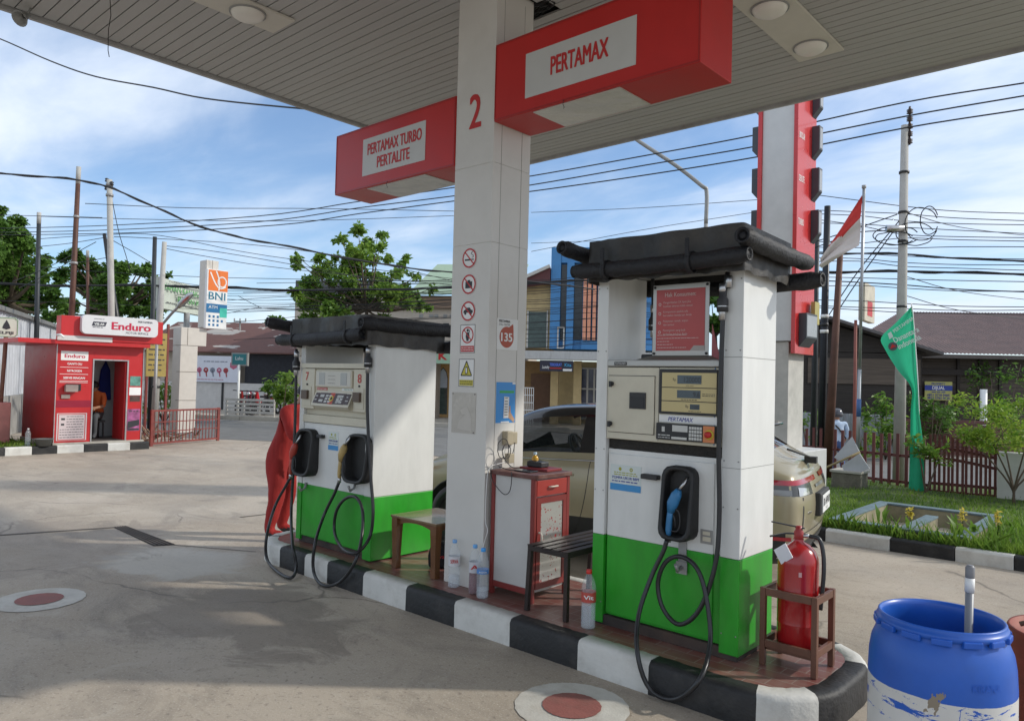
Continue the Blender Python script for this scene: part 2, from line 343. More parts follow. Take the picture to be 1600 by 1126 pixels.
struct('street_kerb', ker, M('street_kerb', (.45, .42, .36), .8, dirt=.4))
mk = MB()   # worn edge line on the street
for i in range(-60, 60, 1):
    p = RD*i+RN*24.7; q = p+RD; mk.add([(p.x, p.y, gz(p.x, p.y)+.011), (q.x, q.y, gz(q.x, q.y)+.011), (q.x+RN.x*.12, q.y+RN.y*.12, gz(q.x, q.y)+.011), (p.x+RN.x*.12, p.y+RN.y*.12, gz(p.x, p.y)+.011)], [(0, 1, 2, 3)])
struct('road_line', mk, M('worn_line', (.35, .35, .34), .8, dirt=.6, dcol=(.16, .16, .155), dscale=5))
# painted discs over the tank caps
cw = M('worn_white_paint', (.52, .50, .45), .7, var=.15, dirt=.75, dcol=(.38, .34, .28), dscale=5, bump=.2, bscale=80)
cr_ = M('worn_red_paint', (.27, .095, .08), .7, var=.2, dirt=.7, dcol=(.2, .1, .08), dscale=5, bump=.2, bscale=80)
for c in ((-2.385, 3.19), (-6.26, 1.83)):
    mb = MB(); n = 64
    def ro(r, z, a=0): return [(c[0]+math.cos(2*math.pi*j/n)*r*(1+.012*math.sin(j*1.7+a)), c[1]+math.sin(2*math.pi*j/n)*r*(1+.012*math.cos(j*2.3+a)), z) for j in range(n)]
    mb.add(ro(.30, .004), [list(range(n))], 0); mb.add(ro(.155, .008, 2), [list(range(n))], 1)
    struct('painted_disc', mb, [cw, cr_])
# drain grate and joints
mb = MB(); p0, p1, p2, p3 = gnd(178, 824), gnd(240, 853), gnd(275, 851), gnd(197, 822)
ux = (p1-p0).normalized(); wdt = (p3-p0).length
mb.poly([p+Z3*.004 for p in (p0, p1, p2, p3)], 0)
for k in range(5):
    a = p0.lerp(p3, (k+.5)/5); b = p1.lerp(p2, (k+.5)/5); mb.beam(a+Z3*.008, b+Z3*.008, wdt/10, .008, 1)
struct('drain_grate', mb, [M('pit_dark', (.02, .018, .016), .9, var=0), M('rusty_bar', (.11, .09, .075), .7, .3, var=.3)])
mb = MB()
for a, b, w in (((-30, 838), (190, 823), .05), ((270, 851), (400, 862), .015), ((375, 808), (418, 803), .03), ((250, 852), (420, 832), .0)):
    if w: A, B = gnd(*a), gnd(*b); e = (B-A).normalized().cross(Z3)*w/2; mb.poly([A+e+Z3*.005, B+e+Z3*.005, B-e+Z3*.005, A-e+Z3*.005], 0)
struct('forecourt_joint', mb, M('joint_dark', (.12, .105, .09), .9, var=.3))
# ================================================================== PUMP ISLAND
def outline(z, ins=0.0, seg=7):
    x0, x1, y0, y1, r = -6.52+ins, -1.28-ins, 3.61+ins, 4.76-ins, .42-ins*.8; P = []
    for cx, cy, a0 in ((x1-r, y0+r, -90), (x1-r, y1-r, 0), (x0+r, y1-r, 90), (x0+r, y0+r, 180)):
        for k in range(seg+1):
            a = math.radians(a0+90*k/seg); P.append((cx+r*math.cos(a), cy+r*math.sin(a)))
    return P
base = outline(0)
# resample the outline so the painted blocks end where the photograph's do
cuts = [-5.97, -5.56, -5.24, -4.76, -4.26, -3.74, -3.23, -2.69, -2.20, -1.60]
def resample(P):
    o = []
    for i in range(len(P)):
        a, b = P[i], P[(i+1) % len(P)]; L_ = math.dist(a, b); k = max(1, int(L_/.03))
        for j in range(k): o.append((a[0]+(b[0]-a[0])*j/k, a[1]+(b[1]-a[1])*j/k))
    return o
ring0 = resample(base); n = len(ring0); cxm, cym = -3.9, 4.185
def scl(P, d):
    o = []
    for i, (x, y) in enumerate(P):
        a, b = P[i-1], P[(i+1) % len(P)]; tx, ty = b[0]-a[0], b[1]-a[1]; m_ = math.hypot(tx, ty) or 1; o.append((x-ty/m_*d, y+tx/m_*d))
    return o
s = 0; mats_i = []; 
for i, (x, y) in enumerate(ring0):
    if y < 3.95 and x < -1.45 and not (x < -6.4 and y > 3.75):
        k = sum(1 for c in cuts if x > c); w = (k % 2 == 0)
    elif x > -1.5: w = not (y > 3.80 and y < 4.45)
    else: w = (int((x+40)/.55) % 2 == 0)
    mats_i.append(0 if w else 1)
mb = MB(); prof = [(0, 0), (.0, .15), (.012, .172), (.03, .18), (.115, .18), (.12, .165)]
rings = [[(x, y, z) for x, y in scl(ring0, d)] for d, z in prof]
for ri, Rg in enumerate(rings):
    for (x, y, z) in Rg: mb.v.append((x+random.uniform(-.0015, .0015), y+random.uniform(-.0015, .0015), z+(random.uniform(-.003, .002) if ri in (2, 3, 4) else 0)))
for k in range(len(prof)-1):
    for i in range(n): mb.f.append([k*n+i, k*n+(i+1) % n, (k+1)*n+(i+1) % n, (k+1)*n+i]); mb.m.append(mats_i[i]); mb.s.append(True)
kw = M('kerb_white', (.62, .61, .57), .7, var=.1, scale=5, bump=.22, bscale=40, dirt=.5, dcol=(.30, .27, .23), dscale=3.2)
kb = M('kerb_black', (.016, .016, .017), .6, var=.3, scale=5, bump=.22, bscale=40, dirt=.3, dcol=(.11, .10, .09), dscale=4)
isl = thing('pump_island', 'raised concrete island with black and white painted kerb and red tiled top', 'traffic island', (-3.9, 4.18, 0))
part('kerb', mb, [kw, kb], isl)
def tile_mat():
    m = bpy.data.materials.new('red_floor_tiles'); m.use_nodes = True; t = m.node_tree; n = t.nodes; l = t.links; b = n['Principled BSDF']
    tc = n.new('ShaderNodeTexCoord'); br = n.new('ShaderNodeTexBrick'); mp = n.new('ShaderNodeMapping'); l.new(tc.outputs['Object'], mp.inputs[0]); l.new(mp.outputs[0], br.inputs['Vector'])
    br.inputs['Scale'].default_value = 1; br.inputs['Brick Width'].default_value = .2; br.inputs['Row Height'].default_value = .1; br.inputs['Mortar Size'].default_value = .003; br.offset = .5
    br.inputs['Color1'].default_value = (.17, .055, .045, 1); br.inputs['Color2'].default_value = (.23, .085, .07, 1); br.inputs['Mortar'].default_value = (.30, .24, .2, 1)
    no = n.new('ShaderNodeTexNoise'); no.inputs['Scale'].default_value = 4; no.inputs['Detail'].default_value = 8; no.inputs['Roughness'].default_value = .7; l.new(tc.outputs['Object'], no.inputs['Vector'])
    r = n.new('ShaderNodeMapRange'); l.new(no.outputs[0], r.inputs[0]); r.inputs[1].default_value = .45; r.inputs[2].default_value = .7; r.inputs[4].default_value = .7
    mi = n.new('ShaderNodeMix'); mi.data_type = 'RGBA'; l.new(r.outputs[0], mi.inputs[0]); l.new(br.outputs[0], mi.inputs[6]); mi.inputs[7].default_value = (.26, .19, .16, 1)
    l.new(mi.outputs[2], b.inputs['Base Color']); r3 = n.new('ShaderNodeMapRange'); l.new(no.outputs[0], r3.inputs[0]); r3.inputs[3].default_value = .2; r3.inputs[4].default_value = .55; l.new(r3.outputs[0], b.inputs['Roughness'])
    bu = n.new('ShaderNodeBump'); bu.inputs['Strength'].default_value = .3; bu.inputs['Distance'].default_value = .003; bu.invert = True; l.new(br.outputs['Fac'], bu.inputs['Height']); l.new(bu.outputs[0], b.inputs['Normal']); return m
mb = MB(); mb.prism([(x, y, .10) for x, y in scl(ring0, .116)][::3], (0, 0, .078)); part('tiled_top', mb, tile_mat(), isl)
# ================================================================== CANOPY
CZ = 4.6; cx0, cx1, cy0, cy1 = -7.05, .62, -1.6, 7.42
cano = thing('canopy', 'large flat forecourt roof with grey slatted ceiling resting on the column numbered 2', 'canopy', (-3.9, 4.1, CZ))
slat = M('ceiling_slats', (.45, .45, .44), .5, var=.1, scale=1.2, dirt=.35, dcol=(.25, .23, .2), stretch=(.35, 3, 1), dscale=1.2)
mb = MB(); y = cy0; w = .1
while y < cy1-.01:
    ye = min(y+w, cy1)
    segs = [(cx0+.02, cx1-.02)]
    if 4.25 < y < 4.50: segs = [(cx0+.02, -3.98), (-3.62, cx1-.02)]   # torn-out slats behind the column
    if 3.86 < y < 4.25: segs = [(cx0+.02, -4.16), (-3.70, cx1-.02)]
    for a, b in segs:
        zz_ = random.uniform(0, .003); mb.box(a, b, y+.006, ye-.004, CZ+zz_, CZ+.02)
    y += w
part('ceiling', mb, slat, cano)
mb = MB(); mb.box(cx0+.02, cx1-.02, cy0, cy1-.02, CZ+.06, CZ+.08); part('ceiling_backing', mb, M('void_dark', (.03, .028, .025), .9, var=0), cano)
fas = M('canopy_fascia', (.42, .42, .42), .5, var=.1, dirt=.4, dcol=(.12, .1, .08), dscale=4)
mb = MB(); t = .04
mb.box(cx0-t, cx0, cy0-t, cy1+t, CZ-.03, CZ+.6); mb.box(cx1, cx1+t, cy0-t, cy1+t, CZ-.03, CZ+.6); mb.box(cx0, cx1, cy1, cy1+t, CZ-.03, CZ+.6); mb.box(cx0, cx1, cy0-t, cy0, CZ-.03, CZ+.6)
part('fascia', mb, fas, cano)
mb = MB(); mb.box(cx0+.01, cx1-.01, cy0+.01, cy1-.01, CZ+.5, CZ+.56); part('roof_deck', mb, fas, cano)
mb = MB()
for k in range(9):
    c = Vector((-3.8+random.uniform(-.05, .1), 4.38+random.uniform(-.03, .03), CZ+.0)); r = random.uniform(.07, .14)
    mb.tube([c+Vector((math.cos(a)*r*1.3, math.sin(a)*r*.5, random.uniform(-.012, .03))) for a in np.linspace(0, 6.4, 15)], .005, 5)
part('cable_loop', mb, black, cano)
lampw = M('lamp_opal', (.80, .78, .72), .35, var=.03); panw = M('lamp_panel', (.62, .60, .53), .5, var=.06, dirt=.15, dcol=(.4, .37, .3))
def canopy_light(x0, x1, y0, y1, domes, label):
    t = thing('canopy_light', label, 'ceiling light', ((x0+x1)/2, (y0+y1)/2, CZ), group='ceiling lights on the canopy')
    mb = MB(); mb.box(x0, x1, y0, y1, CZ-.022, CZ-.001); part('panel', mb, panw, t, bev=.004)
    for dy in domes:
        mb = MB(); prof = [(0.001, -.082), (.05, -.080), (.09, -.072), (.118, -.055), (.13, -.032), (.132, -.022)]
        mb.lathe(prof, ((x0+x1)/2, dy, CZ), 32, 0); mb.lathe([(.132, -.034), (.142, -.034), (.142, -.0225)], ((x0+x1)/2, dy, CZ), 32, 1)
        part('lamp_cover', mb, [lampw, grey], t)
g1, g2 = gnd(1249, 94, CZ), gnd(1316, 72, CZ); d1, d2 = gnd(1259, 71, CZ), gnd(1199, 10, CZ)
print('lights', g1, g2, d1, d2, gnd(461, 30, CZ), gnd(428, 49, CZ), gnd(386, 17, CZ), gnd(1243, 0, CZ))
canopy_light(g1.x, g2.x, d2.y-.9, g1.y, (d1.y, d2.y), 'pale ceiling light panel with two round lamps above the near fuel pump')
a1, a2, a3 = gnd(461, 30, CZ), gnd(428, 49, CZ), gnd(386, 17, CZ)
canopy_light(a2.x, a1.x, a3.y-.9, a1.y, (a3.y,), 'pale ceiling light panel with one round lamp showing at the upper left')
# a loose horn speaker under the canopy edge
q = gnd(38, 26, CZ-.08); t = thing('horn_speaker', 'small dark grey horn fixed under the far left edge of the canopy', 'loudspeaker', q)
mb = MB(); mb.lathe([(.02, -.06), (.03, 0), (.06, .05), (.065, .06), (.055, .055), (.02, 0)], q, 16, 0, (.3, -.5, -.5)); part('horn', mb, grey, t)
mb = MB(); mb.tube([q, q+Vector((0, .03, .05)), q+Vector((0, .05, .09))], .01, 6); part('bracket', mb, grey, t)
q0 = gnd(172, 0, CZ-.01); mb = MB(); mb.tube([q0, q0+Vector((.0, .01, -.12)), q0+Vector((.02, -.01, -.25)), q0+Vector((.0, 0, -.40)), q0+Vector((.03, 0, -.46))], .003, 5)
solo('hanging_wire', mb, black, 'thin loose wire dangling from the slatted ceiling at the upper left', 'wire', q0)
# ================================================================== COLUMN
kx0, kx1, ky0, ky1 = -4.14, -3.74, 3.90, 4.31
colm = thing('canopy_column', 'square off-white clad column with red number 2 between the two fuel pumps', 'column', (-3.94, 4.1, .18))
mb = MB()
for z0, z1 in ((.18, 2.700), (2.703, 3.285), (3.288, 4.62)): mb.box(kx0, kx1, ky0, ky1, z0, z1)
mb.box(kx0+.004, kx1-.004, ky0+.004, ky1-.004, .19, 4.6)
part('cladding', mb, whitecol, colm, bev=.002)
mb = MB()
for yy in (3.985, 4.21): mb.box(kx1-.001, kx1+.0015, yy, yy+.0025, .2, 4.55)
part('panel_seam', mb, M('seam_grey', (.25, .24, .22), .7, var=0), colm)
fx = FR((-3.94, ky0, 0), X3, Z3); mb = MB(); fx.text(mb, '2', .005, 3.575, .255, .115, .002, 0, .02); part('number', mb, redtxt, colm)
# prohibition signs
skin = M('print_grey', (.25, .24, .23), .6, var=0)
def prohibit(z, label, cat, draw):
    t = thing('safety_sign', label, cat, (-3.955, ky0, z), group='safety signs down the front of the column'); f = FR((-3.955, ky0, z), X3, Z3)
    mb = MB(); mb.disc(f(0, 0, .0028), .073, f.n, 40); mb.disc(f(0, 0, .0012), .074, f.n, 40); part('plate', mb, plain, t)
    mb = MB(); draw(f, mb); part('pictogram', mb, dark, t)
    mb = MB(); f.ring(mb, 0, 0, .073, .061, .0045, 0, 40); f.line(mb, (-.045, .045), (.045, -.045), .010, .0045); part('prohibition_ring', mb, redtxt, t)
def cig(f, mb):
    f.rect(mb, -.048, .022, -.018, -.006, .0035); f.rect(mb, .026, .034, -.018, -.006, .0035); f.rect(mb, .038, .044, -.018, -.006, .0035)
    for a in range(9):
        p = lambda k: (.03+.012*math.sin(k*.8), .002+k*.0055); f.line(mb, p(a), p(a+1), .005, .0035)
def camd(f, mb): f.rect(mb, -.036, .036, -.03, .02, .0035); f.rect(mb, -.014, .014, .02, .031, .0035); f.ring(mb, 0, -.005, .019, .012, .0038)
def card(f, mb):
    f.poly(mb, [(-.05, -.012), (-.045, .006), (-.03, .012), (-.018, .026), (.018, .026), (.03, .01), (.048, .006), (.05, -.012)], .0035); f.ring(mb, -.028, -.016, .011, 0, .0036); f.ring(mb, .03, -.016, .011, 0, .0036)
prohibit(2.60, 'round no smoking sign, topmost on the front of the column', 'safety sign', cig)
prohibit(2.405, 'round no camera sign, second from the top on the front of the column', 'safety sign', camd)
prohibit(2.205, 'round no running engine sign with a crossed-out car on the column', 'safety sign', card)
def platesign(z0, z1, x0, x1, label, draw):
    xc = (x0+x1)/2; t = thing('safety_sign', label, 'safety sign', (xc, ky0, z0), group='safety signs down the front of the column'); f = FR((xc, ky0, z0), X3, Z3); w = (x1-x0)/2; h = z1-z0
    mb = MB(); f.slab(mb, -w, w, 0, h, .0005, .003); part('plate', mb, plain, t)
    mb = MB()
    for a in ((-w, w, 0, .004), (-w, w, h-.004, h), (-w, -w+.004, .004, h-.004), (w-.004, w, .004, h-.004)): f.rect(mb, *a, .0036)
    draw(f, mb, w, h, t); part('border_and_figure', mb, dark, t)
def d1_(f, mb, w, h, t):
    cy = h*.63; f.ring(mb, 0, cy+.035, .012, 0, .0038); f.poly(mb, [(-.016, cy+.02), (.016, cy+.02), (.02, cy-.01), (.01, cy-.045), (-.01, cy-.045), (-.02, cy-.01)], .0038); f.line(mb, (.016, cy+.016), (.022, cy+.04), .007, .0038)
    r = MB(); f.ring(r, 0, cy, .062, .052, .0046, 0, 36); f.line(r, (-.04, .04+cy), (.04, cy-.04), .008, .0046); f.rect(r, -w+.008, w-.008, .008, .052, .0036); part('red_print', r, redtxt, t)
    q = MB()
    for b in (.038, .022): f.dashes(q, -w+.014, w-.014, b, .007, .0042)
    part('small_print', q, wtxt, t)
def d2_(f, mb, w, h, t):
    cy = h*.62; r = MB(); f.poly(r, [(-.056, cy-.045), (.056, cy-.045), (0, cy+.062)], .0036); f.rect(r, -w+.008, w-.008, .008, .05, .0036); part('yellow_print', r, M('sign_yellow', (.55, .48, .05), .5, var=.05), t)
    for p, q in (((-.056, cy-.045), (.056, cy-.045)), ((.056, cy-.045), (0, cy+.062)), ((0, cy+.062), (-.056, cy-.045))): f.line(mb, p, q, .008, .0044)
    f.rect(mb, -.012, .012, cy-.034, cy+.02, .0044); f.dashes(mb, -w+.014, w-.014, .038, .007, .0044); f.dashes(mb, -w+.014, w-.014, .02, .007, .0044)
    q = MB(); f.rect(q, -.007, .007, cy-.026, cy+.012, .005); part('phone_screen', q, plain, t)
platesign(1.895, 2.105, -4.03, -3.875, 'framed no face mask style prohibition plate with red caption strip on the column', d1_)
platesign(1.645, 1.850, -4.035, -3.875, 'framed yellow triangle warning plate with a mobile phone on the column', d2_)
t = thing('notice_sheet', 'dirty transparent sheet with torn paper remains below the yellow warning plate', 'notice', (-3.98, ky0, 1.3))
mb = MB(); f = FR((-3.98, ky0, 1.3), X3, Z3); f.slab(mb, -.12, .13, .0, .30, .0008, .003); part('sheet', mb, M('dirty_sheet', (.52, .49, .44), .25, var=.15, scale=9, dirt=.6, dcol=(.35, .32, .28), dscale=8), t)
mb = MB(); f.poly(mb, [(-.06, .03), (.09, .02), (.09, .12), (.04, .20), (-.03, .17), (-.01, .14), (.03, .14), (-.04, .09)], .0042); part('torn_paper', mb, M('old_paper', (.56, .53, .48), .8, var=.1), t)
for i, (a, b) in enumerate(((-.11, .29), (.12, .29), (.115, .01))):
    mb = MB(); mb.lathe([(.004, .003), (.004, .007), (.001, .008)], f(a, b), 8, 0, f.n); part('screw', mb, dark, t)
# side face of the column
fs = FR((kx1, 0, 0), Y3, Z3)
t = thing('call_centre_sign', 'white sign with red drop and number 135 on the sunny side of the column', 'sign', (kx1, 4.10, 1.93)); mb = MB()
fs.slab(mb, 3.985, 4.212, 1.925, 2.155, .0005, .003); part('plate', mb, plain, t)
mb = MB(); fs.poly(mb, [(4.09+.078*math.cos(a), 2.018+.078*math.sin(a)) if not .25 < a < 1.25 else (4.09+.078*math.cos(a)+.012*(1-abs(a-.75)/.5), 2.018+.078*math.sin(a)+.05*(1-abs(a-.75)/.5)) for a in np.linspace(0, 6.2, 50)], .0038)
part('red_drop', mb, M('brown_red', (.42, .07, .03), .5, var=0), t)
mb = MB(); fs.text(mb, '135', 4.09, 1.988, .062, .118, .0046, 0, .03); part('number', mb, wtxt, t)
mb = MB(); fs.text(mb, 'PERTAMINA', 4.065, 2.126, .018, .12, .0038, 0, .02); fs.text(mb, 'CALL CENTER', 4.065, 2.103, .015, .12, .0038); part('lettering', mb, dark, t)
t = thing('phone_poster', 'blue poster of a hand holding a mobile phone on the side of the column', 'poster', (kx1, 4.10, 1.385)); mb = MB()
fs.slab(mb, 3.995, 4.205, 1.385, 1.685, .0005, .002); part('sheet', mb, M('poster_blue', (.04, .28, .68), .4, var=.04), t)
mb = MB(); fs.poly(mb, [(4.075, 1.42), (4.13, 1.42), (4.135, 1.575), (4.08, 1.58)], .0045); part('phone_print', mb, wtxt, t); mb = MB(); fs.rect(mb, 4.17, 4.205, 1.67, 1.684, .003); part('corner_mark', mb, wtxt, t); mb = MB(); fs.rect(mb, 4.05, 4.14, 1.386, 1.396, .003); part('bottom_strip', mb, wtxt, t)
mb = MB(); fs.poly(mb, [(4.12, 1.43), (4.19, 1.385), (4.2, 1.41), (4.155, 1.46), (4.15, 1.51), (4.14, 1.51), (4.138, 1.47)], .0038); part('hand_print', mb, M('print_skin', (.55, .33, .2), .6, var=0), t)
mb = MB(); fs.rect(mb, 4.03, 4.19, 1.605, 1.622, .003); part('green_bar', mb, M('print_green', (.05, .42, .1), .5, var=0), t)
mb = MB()
for k in range(6): fs.rect(mb, 4.085, 4.12, 1.44+k*.02, 1.447+k*.02, .005)
fs.rect(mb, 4.09, 4.12, 1.566, 1.572, .005); part('screen_print', mb, skin, t)
t = thing('power_socket', 'old beige double wall socket on the sunny side of the column', 'socket', (kx1, 4.13, 1.265)); sk = M('old_beige_plastic', (.42, .36, .25), .5, var=.15, dirt=.3); mb = MB()
fs.slab(mb, 4.07, 4.135, 1.225, 1.325, 0, .055); part('body', mb, sk, t, bev=.006); mb = MB(); fs.slab(mb, 4.137, 4.195, 1.228, 1.318, 0, .045); part('flap', mb, sk, t, bev=.006)
# ================================================================== HANGING SIGNS
def sbox(x0, x1, z0, z1, px0, px1, pz0, pz1, lines, label, ux0, ux1):
    t = thing('fuel_sign', label, 'sign', ((x0+x1)/2, 4.1, z0), group='red fuel grade signs on the column'); y0, y1 = 3.895, 4.30
    mb = MB(); mb.box(x0, x1, y0, y1, z0, z1); part('box', mb, red, t, bev=.004); mb = MB()
    for zz_ in (z0+.004, z1-.016): mb.box(x0+.003, x1-.003, y0-.0035, y0-.0005, zz_, zz_+.012)
    for xx in (x0+.001, x1-.013): mb.box(xx, xx+.008, y0-.0034, y0-.0006, z0+.018, z1-.018)
    part('edge_trim', mb, M('trim_red', (.36, .02, .018), .35, var=.1), t)
    f = FR((0, y0, 0), X3, Z3); mb = MB(); f.slab(mb, px0, px1, pz0, pz1, .0005, .003); part('face_panel', mb, M('sign_face', (.56, .56, .54), .4, var=.06, scale=2, dirt=.2, dcol=(.4, .39, .36)), t)
    mb = MB()
    for tx, xx, zz_, h, w in lines: f.text(mb, tx, xx, zz_, h, w, .0045, 0, .036)
    part('lettering', mb, redtxt, t)
    mb = MB(); mb.box(ux0, ux1, y0+.02, y1-.02, z0-.006, z0-.0005); part('light_panel', mb, M('wrinkled_film', (.55, .55, .5), .22, var=.1, bump=.9, bscale=5, coat=.4), t)
    mb = MB(); xm = (ux0*.6+ux1*.4); mb.tube([(xm, y0-.004, z0+.01), (xm, y0-.012, z0-.02), (xm+.012, y0-.01, z0-.045), (xm, y0-.006, z0-.05)], .002, 5); part('hook', mb, black, t)
q = lambda px, py: on(px, py, 1, 3.895)
P1, P2 = q(840, 75), q(1003, 93); print('face', q(840, 75), q(840, 140), q(1003, 18), q(1003, 93), q(563, 225), q(563, 272), q(665, 192), q(665, 247), 'txt', q(877, 107), q(964, 82), q(877, 85), q(569, 240), q(659, 215), q(569, 222), q(584, 262), q(637, 248), q(857, 165), q(955, 128))
sbox(-3.735, -2.09, 3.575, 4.14, -3.44, -2.53, 3.675, 3.99, [('PERTAMAX', -2.975, 3.785, .125, .47)], 'red hanging sign box reading PERTAMAX above the near pump', -3.38, -2.66)
sbox(-5.70, -4.145, 3.325, 3.865, -5.30, -4.485, 3.43, 3.75, [('PERTAMAX TURBO', -4.88, 3.605, .095, .70), ('PERTALITE', -4.885, 3.475, .095, .42)], 'red hanging sign box reading PERTAMAX TURBO PERTALITE above the far pump', -5.25, -4.5)
# ================================================================== FUEL PUMPS
GZ = .74
def two_tone(mb, x0, x1, y0, y1, z0, z1, g=GZ, zb=.0):  # white above, green below
    mb.box(x0, x1, y0, y1, z0, g-.001, 1); mb.box(x0, x1, y0, y1, g+.001, z1, 0)
boot_m = M('nozzle_boot', (.018, .018, .018), .55, var=.3, bump=.1, bscale=90)
def boot(t, f, a0, a1, b0, b1):  # nozzle holster: open shell that leans out at the bottom
    w = a1-a0; h = b1-b0; mb = MB(); n = 8
    def rr(s, c, ins=0):
        P = []; r = w*.28
        for cx, cy, st in ((a1-r-ins, b1-r-ins, 0), (a0+r+ins, b1-r-ins, 90), (a0+r+ins, b0+r+ins, 180), (a1-r-ins, b0+r+ins, 270)):
            for k in range(4): an = math.radians(st+30*k); P.append((cx+r*math.cos(an), cy+r*math.sin(an)))
        return [f(a, b, c+ (s*.05*(b1-b)/h)) for a, b in P]
    R = [rr(0, 0), rr(1, .055), rr(1, .065, .006), rr(1, .062, .022), rr(1, .045, .024), rr(0, .012, .03)]
    n = 16; vs = [p for r_ in R for p in r_]; mb.add(vs, [(i*n+j, i*n+(j+1) % n, (i+1)*n+(j+1) % n, (i+1)*n+j) for i in range(len(R)-1) for j in range(n)], 0, True)
    mb.add(R[-1], [list(range(n))], 0); part('nozzle_boot', mb, boot_m, t)
def nozzle(t, f, a, b, col, name, lean=1, k=1.0):  # a,b: foot of the handle (hose end); spout rises to the upper right into the boot
    P = lambda x, y, c=0: f(a+x*k, b+y*k, .085+c)
    mb = MB(); mb.tube([P(0, .0), P(.0, .035), P(.004, .09), P(.012, .14)], [.013, .019, .018, .02], 12); mb.tube([P(.008, .12), P(.02, .165), P(.04, .21), P(.052, .235)], [.020, .034, .031, .017], 12)
    hd = part('nozzle_handle', mb, M(name, col, .45, var=.15, dirt=.4, dcol=tuple(c*.35 for c in col), dscale=9), t)
    mb = MB(); mb.tube([P(.05, .23), P(.075, .265, -.01), P(.085, .30, -.03)], [.010, .010, .009], 10); part('spout', mb, steel, t)
    mb = MB(); mb.tube(spline([P(.012, .03), P(.048, .035), P(.062, .075), P(.055, .125), P(.035, .14)], 4), .005, 6); part('trigger_guard', mb, plastic, t)
    mb = MB(); mb.tube([P(.02, .12), P(.034, .085), P(.038, .05)], .005, 6); part('trigger', mb, plastic, t)
    mb = MB(); mb.lathe([(.012, -.03), (.0165, -.03), (.0165, .005), (.014, .008)], P(0, 0), 12, 0, f.u); part('hose_swivel', mb, steel, t)
def hose(t, pts, y=None, r=.0125, n=5):
    P = []
    for p in pts:
        q = p if isinstance(p, Vector) else on(p[0], p[1], 1, p[2])
        if not isinstance(p, Vector) and q.z < .27: q = on(p[0], p[1], 1, 3.575)
        if not isinstance(p, Vector) and p[0] < 470 and q.z < .4: q = on(p[0], p[1], 1, min(q.y, 3.62)); q = on(p[0], p[1], 1, 3.56) if q.z < .3 else q
        if not isinstance(p, Vector):
            while q.z < .022: q = on(p[0], p[1], 1, q.y-.01)
        P.append(q)
    mb = MB(); mb.tube(spline(P, n), r, 10); return part('hose', mb, rubber, t)
def coupling(t, c, k=1., m2=steel):
    mb = MB(); mb.lathe([(.013*k, -.07*k), (.017*k, -.068*k), (.017*k, -.03*k)], c, 14, 0); mb.lathe([(.017*k, -.03*k), (.028*k, -.028*k), (.028*k, -.005*k)], c, 14, 1); mb.lathe([(.026*k, -.005*k), (.026*k, .0)], c, 14, 0)
    mb.lathe([(.028*k, .0), (.028*k, .03*k), (.018*k, .045*k), (.016*k, .07*k)], c, 14, 1); mb.lathe([(.016*k, .07*k), (.019*k, .075*k), (.019*k, .11*k), (.013*k, .112*k)], c, 14, 0)
    return part('breakaway_coupling', mb, [steel, plastic], t)
vent = M('vent_mesh', (.05, .045, .04), .7, .3, var=.4, scale=90, bump=.8, bscale=220)
screenm = M('lcd_screen', (.07, .10, .12), .12, var=.05); crm2 = M('display_cream', (.56, .46, .22), .35, var=.04)
def sticker(t, f, a0, a1, b0, b1, tit):
    w = a1-a0; h = b1-b0; mb = MB(); f.slab(mb, a0, a1, b0, b1, .0005, .002); part('inspection_sticker', mb, M('sticker_white', (.62, .68, .66), .4, var=.03), t)
    mb = MB(); f.rect(mb, a0, a1, b0, b0+h*.26, .0028); part('sticker_blue_band', mb, M('sticker_blue', (.05, .28, .6), .4, var=.1), t)
    mb = MB(); f.text(mb, tit, (a0+a1)/2, b0+h*.45, h*.105, w*.86, .0028, 0, .015)
    f.dashes(mb, a0+w*.06, a1-w*.06, b0+h*.36, h*.06, .0028); part('sticker_lettering', mb, blueTx, t)
    mb = MB(); f.ring(mb, a0+w*.32, b0+h*.84, h*.07, 0, .0028); f.ring(mb, a0+w*.68, b0+h*.84, h*.075, h*.03, .0028)
    for q in (.70, .62): f.dashes(mb, a0+w*.12, a1-w*.12, b0+h*q, h*.05, .0028)
    part('sticker_emblem', mb, M('sticker_olive', (.35, .36, .04), .5, var=0), t)
# ---------------------------------------------------------------- the near pump
N0, N1, F0, F1 = -2.81, -1.82, 3.94, 4.39
t = thing('fuel_dispenser', 'white and green fuel pump with blue nozzle and price display, beside the red extinguisher', 'fuel pump', ((N0+N1)/2, 4.16, .18), group='fuel pumps on the island')
dn = t
mb = MB(); two_tone(mb, N0, N0+.085, F0, F1, .19, 2.40); part('side_panel', mb, [white, green], t, bev=.004)
mb = MB(); two_tone(mb, N1-.115, N1, F0, F1, .21, 2.40); part('side_panel', mb, [white, green], t, bev=.004)
mb = MB(); mb.box(N0+.03, N1-.01, F0+.01, F1-.01, .18, .24); part('plinth', mb, M('rusty_plinth', (.06, .05, .045), .8, .2, var=.4, dirt=.5, dcol=(.15, .08, .05)), t)
cx0_, cx1_ = N0+.088, N1-.118
mb = MB(); mb.box(cx0_, cx1_, F0+.03, F1-.02, .245, GZ-.001, 1); mb.box(cx0_, cx1_, F0+.03, F1-.02, GZ+.001, 1.285, 0)
mb.box(cx0_+.01, cx1_-.05, F0+.018, F0+.03, .26, GZ-.0, 1); mb.box(cx0_+.01, cx1_-.05, F0+.018, F0+.03, GZ+.001, 1.255, 0)
part('cabinet', mb, [white, green], t, bev=.003)
mb = MB(); mb.box(cx0_, cx1_, F0+.035, F0+.2, 1.29, 1.345); part('vent', mb, vent, t)
